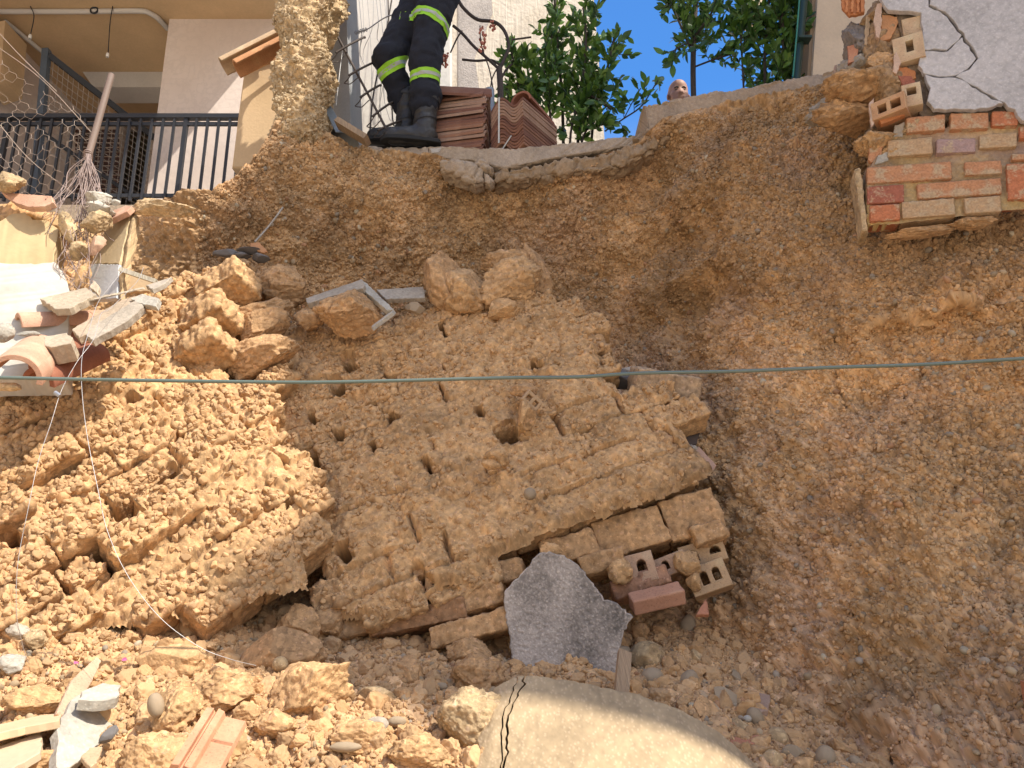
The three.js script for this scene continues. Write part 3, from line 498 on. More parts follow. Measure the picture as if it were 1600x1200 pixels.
// ---------------------------------------------------------------- white wall and sunlit house behind
{
  solid('white_wall', slabXY([[500, -120], [703, -120], [703, 240], [500, 240]], 5.7, 0.25), mat([0.84, 0.79, 0.70], T.marble, 0.003, 0.9), 'sunlit white rendered wall behind the firefighter', 'wall');
  const t = thing('sunlit_house', 'tall sunlit house with streaked beige render behind the shrubs', 'house');
  mesh('wall', slabXY([[690, -700], [905, -700], [928, 0], [938, 125], [946, 240], [690, 240]], 7.6, 4), mat([0.80, 0.70, 0.56], T.streak, 0.010, 0.95), t);
  mesh('wall_patch', slabXY([[716, -100], [760, -100], [770, 20], [742, 90], [752, 160], [716, 170]], 7.59, 0.02), mat([0.62, 0.55, 0.48], T.plaster, 0.006, 0.95), t, 'rough grey weathered render near the house corner');
  mesh('roof', (() => { const a = P(690, -700, 7.6), b = P(905, -700, 7.6), g = new THREE.BoxGeometry(b.x - a.x + 0.6, 0.15, 4.6); g.translate((a.x + b.x) / 2, a.y + 0.07, -9.6); return g; })(), M.clay, t);
}
{
  const t = thing('beige_house', 'beige rendered house corner at the top right beside a green downpipe', 'house');
  const be = mat([0.86, 0.68, 0.48], T.smooth, 0.002, 0.95);
  mesh('wall', slabXY([[1284, -100], [1500, -100], [1500, 200], [1264, 200]], 4.9, 0.3), be, t);
  mesh('corner_band', slabXY([[1276, -100], [1285, -100], [1265, 200], [1256, 200]], 4.94, 0.3), mat([0.40, 0.28, 0.17], T.smooth, 0.002, 0.95), t);
  mesh('pillar', slabXY([[1178, -20], [1196, -20], [1194, 18], [1176, 18]], 7, 0.3), be, t);
  const green = mat([0.014, 0.045, 0.028], T.smooth, 0.001, 0.5);
  const d = thing('downpipe', 'dark green downpipe running down beside the beige house corner', 'pipe');
  mesh('pipe', bar(P(1262, -60, 4.85), P(1243, 150, 4.85), 0.026, 12), green, d);
  mesh('bracket', boxBar(P(1246, 62, 4.82), P(1266, 62, 4.82), 0.02, 0.08), green, d);
  mesh('cord', tube([P(1252, -40, 4.7), P(1246, 40, 4.7), P(1239, 120, 4.7)], 0.006, 20, 5), mat([0.04, 0.22, 0.16], null, 0, 0.6), d, 'thin bright green cord hanging beside the pipe');
}
// ---------------------------------------------------------------- reinforcing cage, cut wires, sheet metal and plank beside the firefighter
const rust = mat([0.085, 0.062, 0.048], T.smooth, 0.001, 0.75), wireM = mat([0.30, 0.28, 0.26], null, 0, 0.5, { metalness: 0.4 });
{
  const t = thing('rebar_cage', 'bent cage of rusty reinforcing bar leaning against the white wall', 'rebar');
  const b = (a, c, r = 0.009) => bar(P(...a), P(...c), r, 7);
  mesh('main_bar', b([513, 30, 4.42], [607, 208, 4.34], 0.0085), rust, t);
  mesh('main_bar', tube([P(612, 0, 4.9), P(598, 80, 4.85), P(583, 150, 4.8), P(577, 222, 4.6)], 0.006, 24, 6), rust, t);
  mesh('main_bar', tube([P(606, -10, 4.95), P(612, 160, 4.8), P(615, 196, 4.7)], 0.005, 24, 6), rust, t);
  for (const [x0, y0, x1, y1, dx] of [[516, 30, 546, 20, 6], [525, 82, 569, 58, 14], [545, 118, 585, 97, 12], [563, 152, 594, 133, 14], [582, 182, 612, 160, 16], [590, 204, 628, 188, 10]]) {
    const k = [P(x0, y0, 4.33), P((x0 + x1) / 2, (y0 + y1) / 2 - 1, 4.36), P(x1, y1, 4.44), P(x1 + 1, y1 + 1, 4.46)];
    mesh('stirrup', tube(k, 0.0075, 16, 6), rust, t);
    mesh('stirrup', tube([P(x0 + 4, y0 - 2, 4.33), P(x0 - dx * 0.2, y0 + dx * 0.6, 4.34), P(x0 - dx * 0.6, y0 + dx, 4.36), P(x0 + 2, y0 + dx * 1.1, 4.40), P(x0 + 14, y0 + dx * 0.3, 4.42)], 0.0035, 24, 5, 0.1), rust, t);
  }
  const w = thing('loose_wires', 'tangle of thin wires hanging down in front of the white wall', 'wire'), R = rng(5);
  for (let i = 0; i < 22; i++) { const x = 545 + R() * 150, d = (R() - 0.4) * 40, Z = 5.1 + R() * 0.5, y1 = 60 + R() * 170; mesh('wire', tube([P(x, -40, Z), P(x + d * 0.3 + 4, y1 * 0.4, Z - 0.05), P(x + d * 0.7 - 4, y1 * 0.8, Z), P(x + d, y1, Z)], 0.0022 + 0.002 * R(), 16, 4), wireM, w); }
  mesh('wire', tube([P(556, 51, 4.6), P(575, 45, 4.6), P(597, 30, 4.6), P(615, 23, 4.6), P(635, 26, 4.6), P(650, 40, 4.6)], 0.0045, 24, 5), wireM, w);
  for (let i = 0; i < 5; i++) mesh('wire', (() => { const g = new THREE.TorusGeometry(0.012, 0.003, 5, 10); const p = P(556 + i * 4, 51 - i * 1.2, 4.6); g.rotateY(1.1); g.translate(p.x, p.y, p.z); return g; })(), wireM, w);
  mesh('wire', tube([P(536, 72, 4.4), P(531, 110, 4.4), P(525, 165, 4.38)], 0.003, 16, 4), mat([0.6, 0.6, 0.58], null, 0, 0.5), w);
  solid('metal_strip', plate([[492, 138, 4.36], [524, 206, 4.22], [540, 206, 4.22], [505, 145, 4.36]], 0.006), mat([0.30, 0.35, 0.38], T.smooth, 0.001, 0.45, { metalness: 0.5 }), 'grey blue metal strip leaning beside the concrete post', 'metal strip');
  solid('wood_plank', (() => { const g = boxBar(P(528, 192, 4.17), P(574, 220, 4.14), 0.035, 0.09); return g; })(), mat([0.46, 0.33, 0.21], T.wood, 0.002, 0.9), 'short pale plank lying at the edge left of the boots', 'plank');
}

// ---------------------------------------------------------------- people
// bones: [a, b, ra, rb]; the joined, tapered field is meshed and its surface loosened by fold(p)
function sd(bones, k) { const ba = V3(), pa = V3(); return (x, y, z) => { let s = 0; for (const [a, b, ra, rb] of bones) { ba.subVectors(b, a); pa.set(x - a.x, y - a.y, z - a.z); const t = clamp(pa.dot(ba) / (ba.lengthSq() || 1e-9)), d = Math.hypot(pa.x - ba.x * t, pa.y - ba.y * t, pa.z - ba.z * t) - lerp(ra, rb, t); s += Math.exp(-d / k); } return -k * Math.log(s || 1e-30); }; }
function body(bones, k, cell, fold) {
  const f = sd(bones, k), lo = V3(9e9, 9e9, 9e9), hi = V3(-9e9, -9e9, -9e9);
  for (const [a, b, ra, rb] of bones) for (const [p, r] of [[a, ra], [b, rb]]) { lo.min(p.clone().addScalar(-r - 0.06)); hi.max(p.clone().addScalar(r + 0.06)); }
  const c = lo.clone().add(hi).multiplyScalar(0.5), half = Math.max(hi.x - lo.x, hi.y - lo.y, hi.z - lo.z) / 2, n = Math.min(150, Math.ceil(2 * half / cell)), mc = new MarchingCubes(n, M.dark, false, false, 400000);
  mc.isolation = 0;
  const g3 = (i) => (i - n / 2) / (n / 2) * half;
  for (let z = 0; z < n; z++) for (let y = 0; y < n; y++) for (let x = 0; x < n; x++) mc.field[z * n * n + y * n + x] = -f(c.x + g3(x), c.y + g3(y), c.z + g3(z));
  mc.update();
  const cnt = mc.count ?? mc.geometry.drawRange.count, pos = mc.positionArray.slice(0, cnt * 3);
  for (let i = 0; i < cnt; i++) { pos[i * 3] = c.x + pos[i * 3] * half; pos[i * 3 + 1] = c.y + pos[i * 3 + 1] * half; pos[i * 3 + 2] = c.z + pos[i * 3 + 2] * half; }
  const g = new THREE.BufferGeometry(); g.setAttribute('position', new THREE.BufferAttribute(pos, 3)); weld(g);
  if (fold) { const nn = g.attributes.normal; for (let i = 0; i < cnt; i++) { const d = fold(pos[i * 3], pos[i * 3 + 1], pos[i * 3 + 2]); pos[i * 3] += nn.getX(i) * d; pos[i * 3 + 1] += nn.getY(i) * d; pos[i * 3 + 2] += nn.getZ(i) * d; } weld(g); }
  boxUV(g); g.userData = { f }; return g;
}
// a strip that lies on the body's surface round the axis a-b, at heights t0..t1 along it and tilted
function bandOn(f, o, axis, tilt, h, lift, a0, a1, n = 48, rows = 3, rmax = 0.14) {
  const A = axis.clone().normalize(), X = V3(1, 0, 0).addScaledVector(A, -A.x).normalize(), Z = A.clone().cross(X), pos = [], uv = [], idx = [];
  for (let j = 0; j <= rows; j++) for (let i = 0; i <= n; i++) {
    const th = lerp(a0, a1, i / n), d = X.clone().multiplyScalar(Math.cos(th)).addScaledVector(Z, Math.sin(th)), c = o.clone().addScaledVector(A, (j / rows - 0.5) * h + tilt * Math.cos(th));
    let r = 0.03; for (let s = 0; s < 60; s++) { const q = c.clone().addScaledVector(d, r), e = f(q.x, q.y, q.z); if (e > -0.0008) break; r += Math.max(0.001, -e * 0.8); if (r > rmax) { r = rmax; break; } }
    const q = c.addScaledVector(d, r + lift); pos.push(q.x, q.y, q.z); uv.push(i / n * 0.4, j / rows * h);
  }
  for (let j = 0; j < rows; j++) for (let i = 0; i < n; i++) { const k = j * (n + 1) + i; idx.push(k, k + n + 1, k + 1, k + 1, k + n + 1, k + n + 2); }
  const g = new THREE.BufferGeometry(); g.setAttribute('position', new THREE.Float32BufferAttribute(pos, 3)); g.setAttribute('uv', new THREE.Float32BufferAttribute(uv, 2)); g.setIndex(idx); g.computeVertexNormals(); return g;
}
const navy = mat([0.011, 0.013, 0.023], T.cloth, 0.001, 0.9), bootM = mat([0.034, 0.032, 0.030], T.smooth, 0.002, 0.55), soleM = mat([0.012, 0.012, 0.012], null, 0, 0.8), hiVis = mat([0.40, 0.82, 0.04], T.cloth, 0.0005, 0.7, { side: THREE.DoubleSide }), reflect = mat([0.40, 0.42, 0.38], null, 0, 0.4, { side: THREE.DoubleSide }), skin = mat([0.50, 0.27, 0.19], T.smooth, 0.0008, 0.6);
{
  const t = thing('person', 'person in dark navy trousers with yellow reflective bands and black boots, at the edge', 'person');
  const Z = 4.34, B = 4.5;                                   // near leg, far leg
  const hipN = P(684, -14, Z), kneeN = P(664, 96, Z - 0.03), shinN = P(665, 150, Z), ankN = P(661, 200, Z);
  const hipB = P(662, -8, B - 0.05), kneeB = P(607, 92, B - 0.1), shinB = P(627, 150, B), ankB = P(640, 196, B);
  const waist = P(676, -90, Z + 0.06), chest = waist.clone().add(V3(-0.06, 0.32, 0.02)), neck = chest.clone().add(V3(-0.04, 0.24, 0.02));
  const sh = (s) => chest.clone().add(V3(0.02 * s - 0.02, 0.14, 0.19 * s)), el = (s) => sh(s).add(V3(-0.04, -0.29, 0.05 * s)), wr = (s) => el(s).add(V3(-0.16, -0.20, 0.0));
  const bones = [[hipN, kneeN, 0.135, 0.098], [kneeN, shinN, 0.096, 0.086], [hipB, kneeB, 0.125, 0.096], [kneeB, shinB, 0.096, 0.075], [shinN, P(663, 168, Z), 0.096, 0.09], [shinB, P(633, 168, B), 0.084, 0.07], [hipN, hipB, 0.15, 0.14], [hipN.clone().lerp(hipB, 0.5), waist, 0.16, 0.15], [waist, chest, 0.155, 0.165], [chest, neck, 0.12, 0.07], [sh(-1), sh(1), 0.09, 0.09]];
  for (const s of [-1, 1]) bones.push([sh(s), el(s), 0.075, 0.062], [el(s), wr(s), 0.06, 0.047]);
  const fold = (x, y, z) => 0.010 * vn(x * 14, y * 22, z * 14) + 0.009 * (0.5 - Math.abs(vn(x * 22 + y * 14, y * 30 - x * 9, z * 22))) + 0.003 * vn(x * 60, y * 70, z * 60);
  const g = body(bones, 0.016, 0.0125, fold);
  mesh('clothing', g, navy, t);
  const f0 = g.userData.f, f = (x, y, z) => f0(x, y, z) - fold(x, y, z);
  const band = (o, axis, tilt, h, rm = 0.14) => { const b = mesh('reflective_band', bandOn(f, o, axis, tilt, h, 0.004, 0, Math.PI * 2, 48, 3, rm), hiVis, t); mesh('reflective_stripe', bandOn(f, o, axis, tilt, h * 0.32, 0.006, 0, Math.PI * 2, 48, 3, rm), reflect, b); };
  band(P(671, 41, Z), hipN.clone().sub(kneeN), -0.045, 0.072, 0.2);
  band(P(665, 127, Z), kneeN.clone().sub(shinN), 0.0, 0.068);
  band(P(612, 111, B - 0.06), kneeB.clone().sub(shinB), 0.02, 0.072);
  // boots: shaft, foot and sole, toes to the left
  const boot = (ank, Zb, turn, name) => {
    const b = new THREE.Group(); b.name = 'boot'; t.add(b);
    const floor = P(650, 226, Zb).y, d = V3(-Math.cos(turn), 0, Math.sin(turn)), foot = V3(ank.x, floor, ank.z);
    const at = (u, y) => foot.clone().addScaledVector(d, u).add(V3(0, y, 0));
    const sh2 = ank.clone().add(V3(0.012, 0.20, 0));
    const gb = body([[at(-0.045, 0.055), at(0.02, 0.06), 0.05, 0.055], [at(0.02, 0.06), at(0.185, 0.046), 0.056, 0.046], [at(0.10, 0.05), at(0.20, 0.045), 0.05, 0.047], [at(-0.01, 0.06), at(-0.012, 0.14), 0.060, 0.062], [at(-0.012, 0.14), sh2, 0.064, 0.088]], 0.014, 0.008, (x, y, z) => 0.004 * vn(x * 30, y * 45, z * 30) + 0.002 * vn(x * 80, y * 80, z * 80));
    const leather = mesh('boot_leather', gb, bootM, b);
    const s = new THREE.Shape(); s.moveTo(-0.10, -0.045); s.bezierCurveTo(-0.02, -0.06, 0.12, -0.065, 0.22, -0.05); s.bezierCurveTo(0.275, -0.03, 0.275, 0.03, 0.22, 0.05); s.bezierCurveTo(0.12, 0.065, -0.02, 0.06, -0.10, 0.045); s.bezierCurveTo(-0.12, 0.02, -0.12, -0.02, -0.10, -0.045);
    const gs = new THREE.ExtrudeGeometry(s, { depth: 0.022, bevelEnabled: true, bevelSize: 0.003, bevelThickness: 0.003, bevelSegments: 1 }); gs.rotateX(-Math.PI / 2); gs.rotateY(Math.PI - turn * -1); gs.translate(foot.x, foot.y, foot.z); mesh('sole', gs, soleM, b);
    mesh('seam', bandOn(gb.userData.f, at(-0.01, 0.16), up, 0.02, 0.012, 0.005, 0, Math.PI * 2), bootM, b);
    mesh('cuff', bandOn(gb.userData.f, sh2.clone().add(V3(0, 0.0, 0)), up, -0.012, 0.03, 0.007, 0, Math.PI * 2), bootM, b);
  };
  boot(ankN, Z, 0.15); boot(ankB.clone().add(V3(-0.03, 0, 0)), B, 0.1);
  // head with a helmet, and hands (all above the picture's top edge)
  const hd = neck.clone().add(V3(-0.03, 0.13, 0));
  const hg = body([[hd, hd.clone().add(V3(0.01, 0.05, 0)), 0.085, 0.09], [hd.clone().add(V3(-0.05, -0.06, 0)), hd, 0.05, 0.08], [hd.clone().add(V3(-0.10, -0.01, 0)), hd.clone().add(V3(-0.08, 0.03, 0)), 0.014, 0.012], [hd.clone().add(V3(0.01, -0.1, 0)), hd, 0.055, 0.06]], 0.012, 0.01);
  mesh('head', hg, skin, t);
  mesh('helmet', (() => { const q = new THREE.SphereGeometry(0.135, 28, 14, 0, Math.PI * 2, 0, Math.PI * 0.5); q.scale(1.15, 1, 1); q.translate(hd.x, hd.y + 0.05, hd.z); return q; })(), hiVis, t);
  for (const s of [-1, 1]) { const w = wr(s), fg = []; for (let i = 0; i < 4; i++) { const r = w.clone().add(V3(-0.07, -0.06, (i - 1.5) * 0.02)); fg.push([r, r.clone().add(V3(-0.02, -0.03, 0)), 0.009, 0.0085], [r.clone().add(V3(-0.02, -0.03, 0)), r.clone().add(V3(-0.012, -0.062 - 0.006 * (i % 3), 0)), 0.0085, 0.007]); } fg.push([w, w.clone().add(V3(-0.06, -0.05, 0)), 0.026, 0.034], [w.clone().add(V3(-0.03, -0.02, 0.03)), w.clone().add(V3(-0.06, -0.06, 0.05)), 0.012, 0.009]); mesh('hand', body(fg, 0.005, 0.0045), skin, t); }
}
{
  const t = thing('person', 'bald person looking down over the top of the bank, only the head showing', 'person'), Z = 5.75;
  const c = P(1063, 139, Z), q = (x, y, z) => c.clone().add(V3(x, y, z));      // c: between the eyes; the face looks toward the camera and down
  const g = body([[q(0, 0.045, -0.085), q(0, 0.02, -0.10), 0.083, 0.09], [q(0, 0.055, -0.05), q(0, 0.04, -0.06), 0.062, 0.07], [q(-0.035, 0.018, -0.018), q(0.035, 0.018, -0.018), 0.016, 0.016], [q(0, 0.005, -0.01), q(0, -0.038, 0.012), 0.009, 0.015], [q(-0.018, -0.042, 0.002), q(0.018, -0.042, 0.002), 0.009, 0.009],
    [q(-0.045, -0.03, -0.04), q(-0.028, -0.09, -0.03), 0.03, 0.024], [q(0.045, -0.03, -0.04), q(0.028, -0.09, -0.03), 0.03, 0.024], [q(-0.022, -0.075, -0.008), q(0.022, -0.075, -0.008), 0.013, 0.013], [q(-0.02, -0.115, -0.02), q(0.02, -0.115, -0.02), 0.022, 0.022], [q(0, -0.03, -0.05), q(0, -0.08, -0.05), 0.06, 0.05], [q(0, -0.06, -0.1), q(0, -0.2, -0.09), 0.055, 0.06]], 0.0075, 0.0045);
  mesh('head', g, skin, t);
  for (const s of [-1, 1]) {
    mesh('ear', (() => { const e = new THREE.SphereGeometry(0.03, 14, 12); e.scale(0.35, 1, 0.62); e.rotateY(s * 0.35); e.translate(c.x + s * 0.091, c.y - 0.022, c.z - 0.09); return e; })(), skin, t);
    mesh('eye', (() => { const e = new THREE.SphereGeometry(0.0125, 14, 10); e.scale(1.35, 0.62, 1); e.translate(c.x + s * 0.031, c.y - 0.004, c.z - 0.006); return e; })(), mat([0.15, 0.10, 0.08], null, 0, 0.4), t);  // whole eye coloured dark, painting in the shade of the socket
    mesh('eyebrow', tube([q(s * 0.014, 0.012, 0.009), q(s * 0.032, 0.019, 0.0065), q(s * 0.05, 0.013, -0.004)], 0.0055, 12, 6), mat([0.05, 0.035, 0.028], null, 0, 0.9), t);
  }
  const s0 = q(0, -0.27, -0.1), gy = 4.28, hip = V3(s0.x, gy + 0.9, s0.z - 0.05), bones = [[s0.clone().add(V3(-0.17, 0, 0)), s0.clone().add(V3(0.17, 0, 0)), 0.075, 0.075], [s0, hip, 0.14, 0.13], [q(0, -0.17, -0.09), s0, 0.065, 0.09]];
  for (const s of [-1, 1]) bones.push([s0.clone().add(V3(0.19 * s, 0, 0)), s0.clone().add(V3(0.23 * s, -0.28, 0)), 0.06, 0.05], [s0.clone().add(V3(0.23 * s, -0.28, 0)), s0.clone().add(V3(0.2 * s, -0.48, 0.1)), 0.05, 0.04], [hip.clone().add(V3(0.09 * s, 0, 0)), V3(hip.x + 0.1 * s, gy + 0.48, hip.z + 0.02), 0.09, 0.065], [V3(hip.x + 0.1 * s, gy + 0.48, hip.z + 0.02), V3(hip.x + 0.1 * s, gy + 0.07, hip.z), 0.065, 0.05]);
  mesh('clothing', body(bones, 0.02, 0.016), mat([0.10, 0.12, 0.17], T.cloth, 0.001, 0.9), t);
}

// ---------------------------------------------------------------- stacks of roof tiles on the yard's edge
const TILE = (() => { // one S-shaped roof tile: 0.24 m wide section, 0.42 m long, along z
  const top = [], bot = [], th = 0.013; for (let i = 0; i <= 26; i++) { const u = i / 26, x = (u - 0.5) * 0.25, y = u < 0.60 ? 0.070 * Math.sin(Math.PI * u / 0.60) : -0.026 * Math.sin(Math.PI * (u - 0.60) / 0.34) * (u < 0.94 ? 1 : 0) + (u >= 0.94 ? 0.10 * (u - 0.94) : 0); top.push([x, y + th]); bot.push([x, y]); }
  const s = new THREE.Shape([...top, ...bot.reverse()].map(([x, y]) => new THREE.Vector2(x, y)));
  const g = new THREE.ExtrudeGeometry(s, { depth: 0.40, bevelEnabled: true, bevelSize: 0.0025, bevelThickness: 0.0025, bevelSegments: 1, curveSegments: 4 }); g.translate(0, 0, -0.2); return g;
})();
const tileMats = [[0.36, 0.175, 0.10], [0.29, 0.13, 0.075], [0.23, 0.10, 0.062], [0.42, 0.25, 0.165]].map((c) => mat(c, T.clay, 0.0015, 0.9));
function tileStack(name, label, base, turn, n, step, wob, seed, group) {
  const R = rng(seed), t = thing(name, label, 'tile stack', group); t.position.copy(base); t.rotation.y = turn;
  for (let i = 0; i < n; i++) { const q = mesh('roof_tile', TILE, tileMats[Math.floor(R() * 4)], t); q.position.set((R() - 0.5) * wob, i * step, (R() - 0.5) * wob); q.rotation.set((R() - 0.5) * wob * 0.8, (R() - 0.5) * wob * 1.6, (R() - 0.5) * wob * 0.8); }
  return t;
}
{
  const a = P(716, 232, 4.5); a.y = P(716, 229, 4.29).y;
  tileStack('flat_tile_stack', 'tall uneven stack of red roof tiles seen from the side behind the boots', a, Math.PI / 2 - 0.22, 17, 0.0252, 0.026, 3);
  const t = solid('roof_tile', TILE, tileMats[2], 'dark red roof tile laid askew on top of the taller tile stack', 'roof tile'); t.position.copy(a).add(V3(0.01, 17 * 0.0252 + 0.010, 0.03)); t.rotation.set(0.1, Math.PI / 2 + 0.1, 0.10);
  const b = P(820, 230, 4.48); b.y = P(815, 229, 4.27).y;
  const s = tileStack('strapped_tile_stack', 'strapped stack of curved red roof tiles seen from the end beside the shrub', b, -0.62, 15, 0.0228, 0.006, 9);
  const strap = mat([0.55, 0.55, 0.52], null, 0, 0.5);
  mesh('strap', boxBar(V3(-0.06, 0.075, 0.205), V3(-0.06, 0.41, 0.205), 0.012, 0.003, V3(0, 0, 1)), strap, s);
  mesh('strap', boxBar(V3(-0.03, 0.02, 0.207), V3(0.04, 0.09, 0.207), 0.008, 0.003, V3(0, 0, 1)), strap, s);
  const rt = solid('ridge_tile', (() => { const sp = new THREE.Shape(); sp.absarc(0, 0, 0.075, 0, Math.PI, false); sp.absarc(0, 0, 0.06, Math.PI, 0, true); const g = new THREE.ExtrudeGeometry(sp, { depth: 0.36, bevelEnabled: false, curveSegments: 14 }); g.translate(0, 0, -0.18); return g; })(), M.clayDark, 'half round clay tile lying on top of the strapped stack', 'roof tile');
  rt.position.copy(b).add(V3(0.06, 0.39, -0.04)); rt.rotation.y = -0.5;
  solid('grey_pipe', bar(P(766, 245, 4.62), P(765, 140, 4.62), 0.033, 12), mat([0.30, 0.36, 0.44], T.smooth, 0.001, 0.6), 'upright blue grey pipe standing between the two tile stacks', 'pipe');
}
// ---------------------------------------------------------------- shrubs: separate leaves on branching stems
const LEAF = (() => { const g = new THREE.BufferGeometry(), pos = [], uv = [], idx = [], n = 5; for (let i = 0; i <= n; i++) { const u = i / n, w = 0.29 * Math.pow(Math.sin(Math.PI * Math.min(1, u * 0.96 + 0.02)), 0.85) * (1 - 0.25 * u), d = -0.22 * (u - 0.3) * (u - 0.3); pos.push(-w, d + 0.10 * w, u, 0, d - 0.03, u, w, d + 0.10 * w, u); uv.push(0, u * 0.1, 0.02, u * 0.1, 0.04, u * 0.1); } for (let i = 0; i < n; i++) for (let k = 0; k < 2; k++) { const a = i * 3 + k; idx.push(a, a + 3, a + 1, a + 1, a + 3, a + 4); } g.setAttribute('position', new THREE.Float32BufferAttribute(pos, 3)); g.setAttribute('uv', new THREE.Float32BufferAttribute(uv, 2)); g.setIndex(idx); g.computeVertexNormals(); return g; })();
const leafMat = (c) => new THREE.MeshPhysicalMaterial({ color: C(...c), roughness: 0.42, transmission: 0.32, thickness: 0, side: THREE.DoubleSide, specularIntensity: 0.6 });
const leaves = [leafMat([0.07, 0.15, 0.026]), leafMat([0.11, 0.215, 0.036]), leafMat([0.05, 0.11, 0.024]), leafMat([0.18, 0.30, 0.05])], bark = mat([0.085, 0.065, 0.05], T.wood, 0.002, 0.95);
// stems: list of polylines; leaves sprout along them
function shrub(name, label, stems, o) {
  const R = rng(o.seed), t = thing(name, label, o.category ?? 'shrub', o.group), list = [];
  for (const s of stems) {
    const cv = new THREE.CatmullRomCurve3(s.pts), L = cv.getLength();
    mesh('stem', new THREE.TubeGeometry(cv, 18, s.r, 6), s.m ?? bark, t);
    const twigs = Math.round(L * (s.twigs ?? 16)), tw = [];
    for (let i = 0; i < twigs; i++) {
      const u = lerp(s.from ?? 0.25, 1, (i + R()) / twigs), p = cv.getPoint(u), tan = cv.getTangent(u), d = V3(R() - 0.5, R() - 0.35, R() - 0.5).normalize().multiplyScalar(0.8).addScaledVector(tan, 0.65).normalize(), l = (s.reach ?? 0.2) * (0.5 + R()) * (1.15 - 0.6 * u), e = p.clone().addScaledVector(d, l);
      tw.push(bar(p, e, 0.003, 5, 0.0016));
      const m = Math.max(3, Math.round(l * (s.dense ?? 60)));
      for (let k = 0; k < m; k++) { const q = p.clone().lerp(e, 0.2 + 0.85 * (k + R() * 0.5) / m); list.push([q, V3(R() - 0.5, R() - 0.4, R() - 0.5).normalize().addScaledVector(d, 0.9).normalize(), (o.size ?? 0.085) * (0.52 + 0.66 * R()), R()]); }
    }
    if (tw.length) mesh('twigs', merge(tw), s.m ?? bark, t);
  }
  const X = V3(), Y = V3(), m4 = new THREE.Matrix4(), rest = [[], [], [], []];
  list.sort((a, b) => b[0].z - a[0].z);
  list.forEach(([p, d, s, r], i) => {
    X.set(R() - 0.5, 0.15 * (R() - 0.5), R() - 0.5).addScaledVector(d, -X.dot(d)).cross(d).normalize(); Y.crossVectors(d, X).normalize(); if (Y.y < 0) { Y.negate(); X.negate(); } X.crossVectors(Y, d).normalize();
    m4.makeBasis(X.clone().multiplyScalar(s), Y.clone().multiplyScalar(s), d.clone().multiplyScalar(s)).setPosition(p);
    const k = r < (o.young ?? 0.08) ? 3 : Math.floor(r * 97) % 3;
    if (i < (o.single ?? 90)) { const q = mesh('leaf', LEAF, leaves[k], t); q.applyMatrix4(m4); } else { const g = LEAF.clone(); g.applyMatrix4(m4); rest[k].push(g); }
  });
  rest.forEach((g, k) => { if (g.length) { const q = mesh('foliage', mergeGeometries(g), leaves[k], t); q.userData.kind = 'stuff'; } });
  return t;
}
